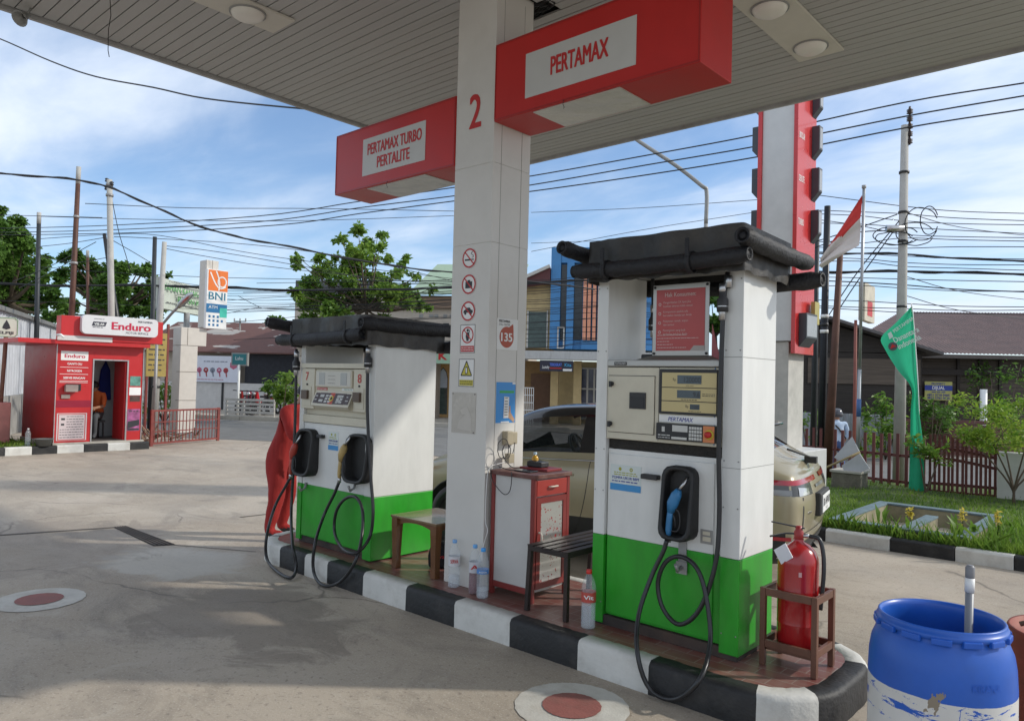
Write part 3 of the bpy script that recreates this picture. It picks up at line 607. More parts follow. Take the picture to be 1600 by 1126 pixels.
mb = MB(); mb.box(cx0_-.0, cx1_-.005, F0, F1-.02, 1.35, 1.80); mb.box(cx0_-.0, cx1_, F0-.008, F1-.02, 1.805, 1.845, 1); part('head', mb, [cream, M('head_lid', (.45, .45, .43), .35, .3, var=.06)], t, bev=.006)
mb = MB(); mb.box(N0, N1, F0, F1, 2.402, 2.45); part('roof', mb, grey, t)
f = FR((0, F0, 0), X3, Z3)
def rz(px, py, dy=0): p = on(px, py, 1, F0-dy); return p.x, p.z
# service door
mb = MB(); f.slab(mb, -2.705, -2.375, 1.395, 1.745, .001, .010); d = part('service_door', mb, cream, t, bev=.003)
for a, b in ((-2.68, 1.695), (-2.685, 1.445)):
    mb = MB(); mb.lathe([(.014, .01), (.014, .026), (.001, .027)], f(a, b), 14, 0, f.n); f.slab(mb, a-.008, a+.010, b-.02, b+.016, .026, .036); part('latch', mb, black, d)
mb = MB(); f.slab(mb, -2.545, -2.43, 1.545, 1.645, .0105, .018, 0); f.slab(mb, -2.535, -2.44, 1.555, 1.615, .018, .020, 1); part('recess_window', mb, [plastic, black], d, bev=.002)
mb = MB()
for a in (-2.707, -2.375): f.slab(mb, a-.0015, a+.0015, 1.393, 1.747, .0005, .003)
for b in (1.393, 1.747): f.slab(mb, -2.708, -2.373, b-.0015, b+.0015, .0005, .003)
f.slab(mb, -2.348, -2.346, 1.36, 1.80, .0005, .002); part('door_gap', mb, dark, t)
mb = MB(); f.slab(mb, -2.665, -2.575, 1.812, 1.832, .009, .012); mb2 = MB(); f.text(mb2, 'TATSUNO', -2.62, 1.817, .011, .078, .0128); nb = part('maker_badge', mb, black, t); part('badge_lettering', mb2, wtxt, nb)
# display
mb = MB(); f.slab(mb, -2.338, -1.965, 1.525, 1.79, .001, .014); dis = part('display', mb, black, t, bev=.003)
mb = MB()
for b0, b1 in ((1.685, 1.77), (1.605, 1.68), (1.54, 1.60)): f.slab(mb, -2.318, -1.967, b0, b1, .0145, .016)
part('display_panel', mb, crm2, dis)
mb = MB()
for a0, a1, b0, b1 in ((-2.215, -2.06, 1.705, 1.755), (-2.215, -2.065, 1.622, 1.668), (-2.13, -2.07, 1.557, 1.588)): f.slab(mb, a0, a1, b0, b1, .0165, .018)
part('lcd', mb, screenm, dis)
mb = MB(); f.text(mb, '120000', -2.118, 1.713, .033, .105, .0186); f.text(mb, '9.6', -2.09, 1.63, .03, .04, .0186); f.text(mb, '12500', -2.1, 1.562, .020, .05, .0186)
f.text(mb, 'Rp', -2.235, 1.722, .016, .018, .0168); f.text(mb, 'Rp', -2.15, 1.567, .016, .018, .0168); f.text(mb, 'TOTAL HARGA', -2.135, 1.69, .007, .05, .0168)
f.dashes(mb, -2.19, -2.08, 1.613, .006, .0168); f.dashes(mb, -2.055, -1.975, 1.648, .005, .0168); f.dashes(mb, -2.055, -1.975, 1.638, .005, .0168); f.dashes(mb, -2.14, -2.06, 1.547, .005, .0168); part('digits', mb, dark, dis)
mb = MB(); f.slab(mb, -2.338, -1.965, 1.475, 1.518, .001, .006); gb = part('grade_strip', mb, plain, t); mb = MB(); f.text(mb, 'PERTAMAX', -2.195, 1.484, .024, .165, .007, 0, .01, shear=.25); part('grade_lettering', mb, blueTx, gb)
# keypad, tilted outward slightly
mb = MB(); f.slab(mb, -2.345, -1.965, 1.372, 1.47, .001, .03); kp = part('keypad', mb, black, t, bev=.003)
mb = MB(); f.rect(mb, -2.235, -2.135, 1.425, 1.462, .0315); f.rect(mb, -2.24, -2.14, 1.380, 1.394, .0315); f.rect(mb, -2.305, -2.285, 1.42, 1.45, .0315)
for i in range(5):
    for j in range(4): f.slab(mb, -2.125+i*.0168, -2.1115+i*.0168, 1.382+j*.0205, 1.398+j*.0205, .0305, .034)
f.dashes(mb, -2.33, -2.25, 1.40, .008, .0315); f.dashes(mb, -2.33, -2.25, 1.386, .006, .0315); part('keys', mb, M('key_grey', (.55, .55, .52), .5, var=.1), kp)
mb = MB(); f.rect(mb, -2.037, -1.967, 1.375, 1.468, .0315, 0); mb.lathe([(.028, .031), (.028, .036), (.018, .037)], f(-1.998, 1.42), 20, 1, f.n); mb.lathe([(.019, .036), (.019, .056), (.001, .058)], f(-1.998, 1.42), 20, 2, f.n)
part('stop_button', mb, [M('stop_orange', (.62, .22, .08), .5, var=0), M('stop_yellow', (.6, .5, .05), .5, var=0), redtxt], kp)
fl = FR((0, F0+.018, 0), X3, Z3); sticker(t, fl, -2.695, -2.47, 1.03, 1.19, 'POMPA UKUR BBM')
mb = MB(); fl.slab(mb, -2.45, -2.335, 1.125, 1.155, .0, .045); part('card_tray', mb, plastic, t, bev=.006)
mb = MB(); fl.slab(mb, -2.065, -1.99, .795, .875, .0, .004, 0); fl.slab(mb, -2.05, -2.0, .81, .835, .004, .006, 1); fl.slab(mb, -2.05, -2.005, .845, .865, .004, .006, 1); part('rating_plate', mb, [grey, cream], t)
boot(t, fl, -2.29, -2.08, .80, 1.225); 
o = on(1044, 838, 1, F0-.07); nozzle(t, fl, o.x, o.z, (.04, .20, .42), 'nozzle_blue', k=1.18)
yh = F0-.075
mb = MB(); fl.slab(mb, -2.20, -2.15, .66, .80, .002, .012); fl.slab(mb, -2.21, -2.14, .60, .67, .012, .02); mb.tube([fl(-2.175, .64, .02), fl(-2.175, .625, .06), fl(-2.175, .665, .085)], .011, 8); part('hose_hook', mb, grey, t)
hose(t, [(1137, 425, F0-.02), (1131, 470, F0-.03), (1127, 560, F0-.035), (1123, 700, F0-.04), (1124, 800, F0-.04), (1118, 880, F0-.06), (1094, 950, F0-.08), (1062, 975, F0-.09), (1036, 950, F0-.09), (1028, 910, F0-.08), (1040, 878, F0-.07), (1063, 869, F0-.06), (1088, 886, F0-.075), (1103, 930, F0-.10), (1110, 1000, F0-.16), (1094, 1060, F0-.24), (1055, 1092, F0-.32), (1015, 1075, F0-.33), (996, 1020, F0-.30), (998, 960, F0-.22), (1018, 900, F0-.12), (1036, 862, F0-.09), Vector((o.x, yh-.01, o.z-.02))], r=.0135)
mb = MB(); p = on(1139, 440, 1, F0-.02); coupling(t, on(1129, 478, 1, F0-.03), 1.15); mb.lathe([(.014, -.035), (.020, -.033), (.020, .03), (.015, .035)], p, 12); part('hose_joint', mb, steel, t)
mb = MB(); q = on(1115, 700, 1, F0); mb.box(q.x+.0, q.x+.004, F0-.003, F0, 1.36, 1.80); part('blue_seal', mb, M('seal_blue', (.05, .15, .35), .5, var=.1), t)
mb = MB(); p = on(1127, 748, 1, F0+.01); mb.lathe([(.011, 0), (.011, .012), (.007, .014)], (p.x+.03, F0+.018, p.z), 12, 0, (0, -1, 0)); part('lock', mb, steel, t)
for pnx in (N0+.012, N0+.073, N1-.10, N1-.015):
    for z in (.32, 1.02, 1.28, 1.9, 2.3):
        mb = MB(); mb.lathe([(.0045, .0005), (.0045, .002), (.001, .0025)], (pnx, F0, z), 8, 0, (0, -1, 0)); part('screw', mb, grey, t)
for z in (1.24, 1.86):
    mb = MB(); mb.box(N1-.112, N1-.003, F0-.0015, F0-.0005, z, z+.003); mb.box(N1+.0005, N1+.0015, F0+.004, F1-.004, z, z+.003); part('panel_joint', mb, M('joint_grey', (.3, .3, .28), .7, var=0), t)
# far side hose seen through the opening
mb = MB(); p = lambda px, py: on(px, py, 1, 4.33); mb.tube(spline([p(1020, 435), p(1021, 480), p(1022, 540), p(1020, 590)]), .013, 8); part('far_hose', mb, rubber, t)
coupling(t, p(1021, 508), 1.2)
mb = MB(); mb.box(-2.55, -2.36, 4.05, 4.16, 1.846, 1.885); part('card_reader', mb, plastic, t, bev=.008)
# notice on top of the pump
t = thing('consumer_notice', 'red notice headed Hak Konsumen in a steel frame standing on top of the near pump', 'notice board', (-2.26, 4.08, 1.846))
ft = FR((0, 4.045, 0), X3, Z3); mb = MB(); ft.slab(mb, -2.46, -2.08, 1.875, 2.31, 0, .006); part('frame', mb, M('brushed_steel', (.42, .40, .37), .35, .7, var=.1), t, bev=.001)
mb = MB(); mb.add([(-2.53, 3.96, 1.847), (-2.03, 3.96, 1.847), (-2.03, 4.16, 1.847), (-2.53, 4.16, 1.847), (-2.46, 4.05, 1.877), (-2.08, 4.05, 1.877), (-2.08, 4.1, 1.877), (-2.46, 4.1, 1.877)], [(0, 1, 5, 4), (1, 2, 6, 5), (2, 3, 7, 6), (3, 0, 4, 7), (4, 5, 6, 7), (0, 3, 2, 1)]); part('base', mb, M('frame_base', (.22, .20, .17), .5, .4, var=.1), t)
mb = MB(); ft.rect(mb, -2.435, -2.105, 1.905, 2.28, .0075); part('red_sheet', mb, M('notice_red', (.45, .065, .06), .35, var=.05), t)
mb = MB(); ft.text(mb, 'Hak Konsumen:', -2.27, 2.235, .026, .21, .0085, 0, .01)
lines = ['Pengembalian 2X lipat jika', 'kualitas takaran tidak sesuai', 'Kompensasi apabila ada', 'kerusakan kendaraan Anda', 'Pelayanan ramah, sopan', 'dan santun', 'Penanganan yang baik', 'terhadap keluhan Anda']
for i, s_ in enumerate(lines): ft.text(mb, s_, -2.385, 2.195-i*.0225-(i//2)*.012, .0125, None, .0085, 0, 0, 'L', maxw=.27)
for i in range(4): ft.ring(mb, -2.41, 2.19-i*.057, .010, .006, .0085, n=10)
for i in range(5): ft.dashes(mb, -2.425, -2.425+(.2, .28, .09, .11, .2)[i], 2.0-i*.019, .0055, .0085)
part('lettering', mb, M('pale_pink_print', (.62, .45, .42), .5, var=0), t)
mb = MB(); ft.poly(mb, [(-2.2, 1.905), (-2.105, 1.905), (-2.105, 1.935), (-2.175, 1.935)], .0085); part('logo_flash', mb, M('flash_grey', (.4, .35, .32), .4, var=0), t)
mb = MB()
for a, b in ((-2.447, 2.297), (-2.093, 2.297), (-2.447, 1.888), (-2.093, 1.888)): mb.lathe([(.008, .006), (.008, .012), (.001, .013)], ft(a, b), 10, 0, ft.n)
part('bolt', mb, dark, t)
t = thing('pink_leaflet', 'pink leaflet tucked behind the red notice on the near pump', 'leaflet', (-2.06, 4.1, 1.85)); mb = MB(); mb.prism([(-2.075, 4.07, 2.06), (-2.075, 4.07, 1.852), (-2.035, 4.10, 1.85), (-2.07, 4.08, 2.02)], (.002, .003, 0)); part('sheet', mb, M('leaflet_pink', (.6, .2, .22), .6, var=.1), t)
# ---------------------------------------------------------------- the far pump
L0, L1, E0, E1 = -6.09, -4.95, 3.83, 4.50
t = thing('fuel_dispenser', 'green and white fuel pump numbered 7 and 8 with red and tan nozzles', 'fuel pump', ((L0+L1)/2, 4.16, .18), group='fuel pumps on the island')
dl = t; GL = .71
mb = MB(); two_tone(mb, L0, L0+.07, E0+.02, E1, .2, 1.98, GL); part('side_panel', mb, [white, green], t, bev=.004)
mb = MB(); two_tone(mb, L1-.11, L1, E0, E1, .19, 2.02, GL); part('side_panel', mb, [white, green], t, bev=.004)
mb = MB(); mb.box(L0+.03, L1-.02, E0+.04, E1-.02, .18, .235); part('plinth', mb, MATS['rusty_plinth'], t)
a0, a1 = L0+.073, L1-.113
mb = MB(); mb.box(a0, a1, E0+.03, E1-.02, .24, GL-.001, 1); mb.box(a0, a1, E0+.03, E1-.02, GL+.001, 1.27, 0); mb.box(a0+.015, a1-.015, E0+.02, E0+.03, .25, GL-.0005, 1); mb.box(a0+.015, a1-.015, E0+.02, E0+.03, GL+.0005, 1.24, 0); part('cabinet', mb, [white, green], t, bev=.003)
mb = MB(); mb.box(a0, a1, E0+.01, E1-.02, 1.275, 1.345); mb.box(a0, a1, E0+.05, E1-.02, 1.3455, 1.40); mb.box(a0, a0+.20, E0-.01, E1-.02, 1.4005, 1.76); mb.box(a1-.17, a1, E0-.01, E1-.02, 1.4005, 1.76); mb.box(a0+.201, a1-.171, E0+.005, E1-.02, 1.4005, 1.76); mb.box(a0-.004, a1, E0-.02, E1-.02, 1.765, 1.81)
part('head', mb, cream, t, bev=.004)
mb = MB(); mb.box(L0, L1, E0+.01, E1, 2.022, 2.06); part('roof', mb, grey, t)
f = FR((0, E0-.01, 0), X3, Z3); f2 = FR((0, E0+.005, 0), X3, Z3)
cxm_ = (a0+a1)/2
mb = MB(); f2.slab(mb, a0+.225, a1-.19, 1.60, 1.745, .0005, .022); dp = part('display', mb, cream, t, bev=.004)
mb = MB(); f2.slab(mb, a0+.24, a1-.205, 1.61, 1.735, .0225, .024, 0); f2.slab(mb, a0+.285, a0+.375, 1.62, 1.725, .0245, .026, 1); f2.slab(mb, a1-.345, a1-.255, 1.62, 1.725, .0245, .026, 1); part('display_window', mb, [M('display_white', (.58, .56, .5), .3, var=.03), M('lcd_pale', (.38, .40, .40), .15, var=.05)], dp)
mb = MB()
for k, z in enumerate((1.70, 1.668, 1.635)): f2.dashes(mb, cxm_-.055, cxm_+.055, z, .006, .0265)
part('display_lettering', mb, skin, dp)
mb = MB(); f.text(mb, '7', a0+.085, 1.655, .075, .045, .002, 0, .02); part('pump_number', mb, M('number_red', (.5, .06, .05), .5, var=0), t); mb = MB(); f.text(mb, '8', a1-.085, 1.645, .075, .05, .002, 0, .02); part('pump_number', mb, MATS['number_red'], t)
for ax_ in (a0+.09, a1-.085):
    mb = MB(); f.slab(mb, ax_-.065, ax_+.065, 1.425, 1.60, .0005, .006, 0); dd = part('side_door', mb, cream, t, bev=.002)
    mb = MB(); f.slab(mb, ax_-.058, ax_+.035, 1.485, 1.565, .0065, .03); part('receipt_box', mb, M('brown_plastic', (.10, .065, .045), .45, var=.15), dd, bev=.003)
    mb = MB(); mb.lathe([(.009, .0005), (.009, .008), (.001, .009)], f(ax_+.0, 1.618), 12, 0, f.n); part('lock', mb, plastic, dd)
# sloped keypad console
mb = MB(); c0, c1 = a0+.215, a1-.18
mb.add([(c0, E0+.004, 1.565), (c1, E0+.004, 1.565), (c1, E0-.055, 1.435), (c0, E0-.055, 1.435), (c0+.03, E0-.02, 1.41), (c1-.03, E0-.02, 1.41), (c1-.03, E0+.004, 1.405), (c0+.03, E0+.004, 1.405)], [(0, 3, 2, 1), (3, 4, 5, 2), (4, 7, 6, 5), (0, 7, 4, 3), (1, 2, 5, 6)]); con = part('console', mb, cream, t)
sl_ = Vector((0, -.059, -.13)).normalized(); fk = FR((cxm_+.02, E0-.0255, 1.50), X3, -sl_)
w = (c1-c0)/2-.02
mb = MB(); fk.slab(mb, -w, -w+.06, -.048, .05, .001, .004); fk.slab(mb, -w+.067, -.035, -.05, .052, .001, .004); fk.slab(mb, .035, w-.067, -.05, .052, .001, .004); fk.slab(mb, w-.06, w, -.048, .05, .001, .004); part('keypad', mb, M('keypad_maroon', (.045, .02, .018), .4, var=.1), con)
mb = MB()
for s_ in (-1, 1):
    for i in range(2):
        for j in range(3): x = s_*.085+(i*.05-.01); fk.rect(mb, x, x+.038, -.04+j*.027, -.02+j*.027, .005)
    x = s_*.13-.04; fk.rect(mb, x-.01, x+.05, .01, .035, .005); fk.rect(mb, x-.01, x+.05, -.035, -.012, .005)
    fk.dashes(mb, s_*(w-.03)-.02, s_*(w-.03)+.02, .02, .012, .005); fk.dashes(mb, s_*(w-.03)-.02, s_*(w-.03)+.02, -.015, .012, .005)
part('keys', mb, M('key_grey', (.5, .5, .5), .5), con)
mb = MB(); fk.rect(mb, -.032, .032, -.052, .054, .004, 0); fk.ring(mb, 0, 0, .027, .015, .0055, 1); fk.ring(mb, 0, 0, .015, 0, .0055, 2); part('stop_button', mb, [M('stop_red', (.5, .06, .03), .5, var=0), M('stop_yellow', (.6, .5, .05), .5), dark], con)
f3 = FR((0, E0+.005, 0), X3, Z3); mb = MB(); f3.slab(mb, c0+.01, c0+.17, 1.572, 1.595, .0005, .003); g_ = part('grade_label', mb, M('label_red', (.5, .08, .06), .5, var=0), t); mb = MB(); f3.text(mb, 'PERTAMAX TURBO', c0+.09, 1.577, .012, .145, .0036); part('grade_lettering', mb, wtxt, g_)
mb = MB(); f3.slab(mb, c1-.17, c1-.01, 1.572, 1.595, .0005, .003); g_ = part('grade_label', mb, plain, t); mb = MB(); f3.text(mb, 'PERTALITE', c1-.08, 1.577, .013, .11, .0036); part('grade_lettering', mb, M('letters_green', (.04, .25, .08), .5, var=0), g_)
fc = FR((0, E0+.02, 0), X3, Z3); sticker(t, fc, cxm_-.075, cxm_+.075, 1.05, 1.21, 'POMPA UKUR BBM')
p = lambda px, py: on(px, py, 1, E0+.02)
q0, q1, r0_, r1_ = p(472, 668), p(497, 745), p(550, 676), p(584, 757); print('boots', q0, q1, r0_, r1_)
boot(t, fc, q0.x, q1.x-.0, q1.z, q0.z); boot(t, fc, r0_.x, r1_.x, r1_.z, r0_.z)
mb = MB(); fc.slab(mb, q1.x+.01, q1.x+.09, q0.z-.07, q0.z-.04, 0, .045); part('card_tray', mb, plastic, t, bev=.004)
oa = on(455, 742, 1, E0-.06); ob_ = on(531, 748, 1, E0-.06)
nozzle(t, fc, oa.x, oa.z, (.42, .06, .04), 'nozzle_red', k=1.25); nozzle(t, fc, ob_.x, ob_.z, (.50, .36, .14), 'nozzle_tan', k=1.25)
for px in (478, 555):
    mb = MB(); h_ = on(px, 762, 1, E0+.01); mb.tube([h_+Vector((0, .0, .05)), h_+Vector((0, -.01, 0)), h_+Vector((.0, -.05, -.02)), h_+Vector((.0, -.07, .02))], .011, 8); part('hose_hook', mb, grey, t)
hose(t, [(463, 545, E0-.03), (462, 620, E0-.03), (459, 720, E0-.04), (455, 800, E0-.06), (457, 850, E0-.12), (463, 885, E0-.19), (455, 902, E0-.22), (434, 893, E0-.2), (417, 872, E0-.16), (417, 835, E0-.1), (430, 790, E0-.08), (447, 758, E0-.07), Vector((oa.x, E0-.065, oa.z-.02))], r=.0135)
hose(t, [(575, 545, E0-.03), (574, 640, E0-.035), (579, 740, E0-.04), (583, 800, E0-.05), (577, 840, E0-.07), (557, 863, E0-.09), (536, 857, E0-.1), (523, 832, E0-.09), (525, 800, E0-.08), (538, 780, E0-.07), (555, 776, E0-.07), (566, 795, E0-.09), (566, 832, E0-.13), (556, 875, E0-.2), (532, 908, E0-.26), (505, 914, E0-.27), (490, 892, E0-.24), (492, 850, E0-.16), (506, 805, E0-.1), (522, 772, E0-.08), Vector((ob_.x, E0-.065, ob_.z-.02))], r=.0135)
coupling(t, on(575, 567, 1, E0-.03), 1.2); coupling(t, on(463, 572, 1, E0-.03), 1.25)
mb = MB(); mb.box(-5.45, -5.25, 4.2, 4.3, 1.812, 1.98); mb.box(-5.20, -5.10, 4.25, 4.35, 1.812, 1.98); part('pipe_box', mb, M('brown_card', (.16, .08, .045), .8, var=.2), t)
# ---------------------------------------------------------------- tarpaulin covers with rolled up sides
def cover(x0, x1, y0, y1, zb, zt, label, rolls, straps):
    t = thing('tarpaulin_cover', label, 'tarpaulin', ((x0+x1)/2, (y0+y1)/2, zb), group='black tarpaulin covers on the fuel pumps')
    nx, ny = 34, 18; mb = MB(); rs = random.Random(int(x0*100))
    top = []
    def H(u, v):  # draped sheet: a low ridge frame with sags between
        e = min(u, 1-u, v, 1-v); edge = min(1, e/.09); s_ = math.sin(u*math.pi*3.1+v*2)*.010+math.sin(v*7+u*11)*.007
        return zt-.012*(1-edge)-.02*v+s_*.45*edge+(.006*rs.uniform(-1, 1) if 0 < u < 1 and 0 < v < 1 else 0)-.035*math.sin(math.pi*u)*math.sin(math.pi*v)*.5
    for j in range(ny+1):
        for i in range(nx+1):
            u, v = i/nx, j/ny; w_ = .012*math.sin(u*19+v*3) if v in (0, 1) else 0
            top.append((x0+(x1-x0)*u, y0+(y1-y0)*v+w_, H(u, v)))
    mb.add(top, [(j*(nx+1)+i, j*(nx+1)+i+1, (j+1)*(nx+1)+i+1, (j+1)*(nx+1)+i) for j in range(ny) for i in range(nx)], 0, True)
    # hanging skirt
    bd = [(i, 0) for i in range(nx+1)]+[(nx, j) for j in range(1, ny+1)]+[(i, ny) for i in range(nx-1, -1, -1)]+[(0, j) for j in range(ny-1, 0, -1)]
    up = [top[j*(nx+1)+i] for i, j in bd]; k = len(bd); xm_, ym_ = (x0+x1)/2, (y0+y1)/2
    rows = [up]
    for q_ in range(1, 5):
        row = []
        for i, p in enumerate(up):
            w_ = q_/4*(.010*math.sin(i*.9+q_*.4)+.007*math.sin(i*2.3)); ox = (1 if p[0] > xm_ else -1)*w_ if (p[0] < x0+.01 or p[0] > x1-.01) else 0; oy = (1 if p[1] > ym_ else -1)*w_ if not ox else 0
            row.append((p[0]+ox, p[1]+oy, p[2]+(zb-.08-zt)*q_/4+.006*math.sin(i*1.1)*q_/4))
        rows.append(row)
    mb.add([p for r_ in rows for p in r_], [(q_*k+i, (q_+1)*k+i, (q_+1)*k+(i+1) % k, q_*k+(i+1) % k) for q_ in range(4) for i in range(k)], 0, True)
    part('sheet', mb, tarp, t, sub=1)
    for (p, q, r) in rolls:
        p, q = Vector(p), Vector(q); n = 22; path = [p.lerp(q, i/n)+Vector((0, 0, -.010*math.sin(math.pi*i/n)+rs.uniform(-.002, .002))) for i in range(n+1)]; rad = [r*(1+.04*math.sin(i*1.3)+rs.uniform(-.03, .03)) for i in range(n+1)]
        rad[0] *= .8; rad[-1] *= .8; mb = MB(); mb.tube(path, rad, 14, 0, cap=False)
        a = (q-p).normalized()
        for e, sg in ((p, -1), (q, 1)):
            mb.lathe([(r*.8, 0), (r*.86, .012*sg), (r*.62, .012*sg), (r*.60, -.02*sg), (r*.40, -.02*sg), (r*.38, .004*sg), (.001, .003*sg)], e, 14, 0, a)
        part('rolled_flap', mb, roll, t)
    for (c, r) in straps:
        mb = MB(); mb.lathe([(r+.004, -.014), (r+.010, -.012), (r+.010, .012), (r+.004, .014)], c, 16, 0, X3); mb.box(c[0]-.012, c[0]+.012, c[1]-r-.002, c[1]-r+.004, c[2], c[2]+.13); part('strap', mb, roll, t)
cover(N0-.0, N1+.05, F0-.12, F1+.10, 2.42, 2.60, 'black tarpaulin with rolled flaps tied over the near pump above the red notice', [
    ((-2.86, 3.76, 2.395), (-1.72, 3.76, 2.40), .047), ((-1.72, 3.70, 2.49), (-1.72, 4.60, 2.465), .05), ((-2.92, 3.70, 2.545), (-2.90, 4.55, 2.50), .05), ((-2.8, 4.55, 2.35), (-1.60, 4.50, 2.34), .052)],
    [((-2.62, 3.76, 2.385), .054), ((-2.05, 3.76, 2.385), .054)])
cover(L0-.0, L1+.03, E0-.10, E1+.08, 2.05, 2.22, 'dusty black tarpaulin with rolled flaps tied over the far pump numbered 7 and 8', [
    ((-6.22, 3.70, 2.015), (-4.98, 3.70, 2.045), .052), ((-4.93, 3.66, 2.135), (-4.90, 4.70, 2.13), .056), ((-6.30, 3.62, 2.18), (-6.16, 4.4, 2.10), .055), ((-6.1, 4.62, 2.0), (-4.82, 4.62, 1.98), .055)],
    [((-5.95, 3.70, 2.01), .052), ((-5.15, 3.70, 2.03), .052)])
# ================================================================== THINGS STANDING ON THE ISLAND
IZ = .18
# bottles
petm = glassm('clear_plastic', (.80, .88, .92), .06, .16); 
def bottle(x, y, z0, h, r, capc, liqc, liqh, label, lab, text, tcol, grp=None, z=None):
    t = thing('plastic_bottle', label, 'bottle', (x, y, z0), group=grp); k = h
    prof = [(.001, .012*k), (r*.75, 0), (r*.97, .02*k), (r, .06*k)]
    for i in range(7): prof += [(r*.96, (.10+i*.05)*k), (r*1.0, (.125+i*.05)*k)]
    prof += [(r*.99, .46*k), (r*.99, .64*k), (r*1.02, .67*k), (r*.95, .74*k), (r*.7, .84*k), (r*.36, .91*k), (r*.33, .945*k)]
    mb = MB(); mb.lathe(prof, (x, y, z0), 20); part('body', mb, petm, t)
    mb = MB(); mb.lathe([(r*.37, .93*k), (r*.40, .935*k), (r*.40, .995*k), (r*.34, 1.0*k), (.001, 1.0*k)], (x, y, z0), 16); part('cap', mb, M('cap_%s' % capc[0], capc[1], .4, var=0), t)
    if liqh:
        mb = MB(); pr = [(.001, .016*k), (r*.72, .008*k), (r*.93, .03*k)]+[(r*.92, .03*k+(liqh-.03)*k*i/4) for i in range(1, 5)]+[(.001, liqh*k)]; mb.lathe(pr, (x, y, z0), 18); part('liquid', mb, glassm('liquid_%s' % liqc[0], liqc[1], .02, liqc[2]), t)
    if lab:
        mb = MB(); mb.lathe([(r*1.005, lab[0]*k), (r*1.005, lab[1]*k)], (x, y, z0), 24); lb = part('label', mb, M('label_%s' % lab[2], lab[3], .4, var=.04), t)
        vd = Vector((0-x, 0-y, 0)).normalized(); xd = Z3.cross(vd); f = FR(Vector((x, y, z0))+vd*(r*1.03), xd, Z3); mb = MB(); f.text(mb, text, 0, (lab[0]+(lab[1]-lab[0])*.35)*k, (lab[1]-lab[0])*.4*k, r*1.3, .001, 0, .02); part('label_lettering', mb, tcol, lb)
    return t
gp = 'plastic bottles at the foot of the column'
bottle(-3.97, 3.84, IZ, .345, .043, ('blue', (.2, .42, .75)), ('w', (.75, .82, .9), .25), .25, 'clear bottle with a red and white label, nearest the column face', (.46, .66, 'white', (.7, .7, .72)), 'SERVA', redtxt, gp)
bottle(-3.755, 3.835, IZ, .345, .041, ('sky', (.15, .42, .8)), ('maroon', (.20, .04, .06), .75), .55, 'bottle half full of dark red liquid beside the red cabinet', (.44, .66, 'greyw', (.6, .6, .64)), 'A', redtxt, gp)
bottle(-3.64, 3.80, IZ, .345, .043, ('azure', (.06, .36, .85)), ('w', (.75, .82, .9), .25), .22, 'clear bottle with blue cap and blue label in front of the cabinet', (.50, .58, 'blue', (.08, .25, .6)), 'AQUA', wtxt, gp)
bottle(-2.745, 3.82, IZ, .36, .046, ('redc', (.6, .03, .02)), ('w', (.75, .82, .9), .25), .42, 'bottle with red cap and red Vit label between bench and near pump', (.46, .63, 'red', (.50, .03, .03)), 'Vit', wtxt, gp)
# cabinet
t = thing('red_cabinet', 'worn red and white metal cabinet with a drawer and flaking mirror door beside the column', 'cabinet', (-3.44, 4.16, IZ))
cb = M('cabinet_red', (.22, .028, .024), .4, var=.15, dirt=.3, dcol=(.15, .03, .025), dscale=6); cw2 = M('cabinet_white', (.55, .54, .52), .45, var=.05, dirt=.2, dcol=(.35, .33, .3)); br = M('cabinet_brown', (.13, .045, .035), .5, var=.2, dirt=.4, dcol=(.25, .18, .15), dscale=12)
A0, A1, B0, B1, T = -3.715, -3.315, 3.93, 4.36, 1.055
A0, A1, B0, B1 = -3.70, -3.30, 3.93, 4.33
mb = MB()
mb.box(A0+.02, A1-.02, B0+.012, B1, .245, T-.03, 1)
for x in (A0, A1-.03): 
    for y in (B0, B1-.03): mb.box(x, x+.03, y, y+.03, IZ, T-.03, 0)
mb.box(A0+.031, A1-.031, B0+.002, B0+.03, .235, .275, 0)
part('carcass', mb, [cb, cw2], t, bev=.002)
mb = MB(); mb.box(A0-.01, A1+.015, B0-.012, B1+.005, T-.029, T); part('top', mb, br, t, bev=.003)
f = FR((A1-.018, 0, 0), Y3, Z3)
mb = MB(); f.slab(mb, B0+.035, B1-.035, .905, T-.04, .0, .018); dr = part('drawer', mb, M('drawer_red', (.36, .035, .025), .42, var=.1, dirt=.3, dcol=(.2, .03, .03)), t, bev=.002)
mb = MB(); mb.tube(spline([f(4.09, .965, .018), f(4.095, .967, .04), f(4.16, .967, .042), f(4.165, .965, .018)], 4), .006, 8); part('handle', mb, M('ivory_handle', (.65, .6, .5), .4, var=.1), dr)
mb = MB(); f.slab(mb, B0+.035, B1-.035, .27, .895, .0, .012, 0)
for s_ in ((B0+.036, B1-.036, .27, .31), (B0+.036, B1-.036, .855, .894), (B0+.036, B0+.078, .311, .854), (B1-.075, B1-.036, .311, .854)): f.slab(mb, *s_, .0125, .02, 0)
do = part('door', mb, cb, t)
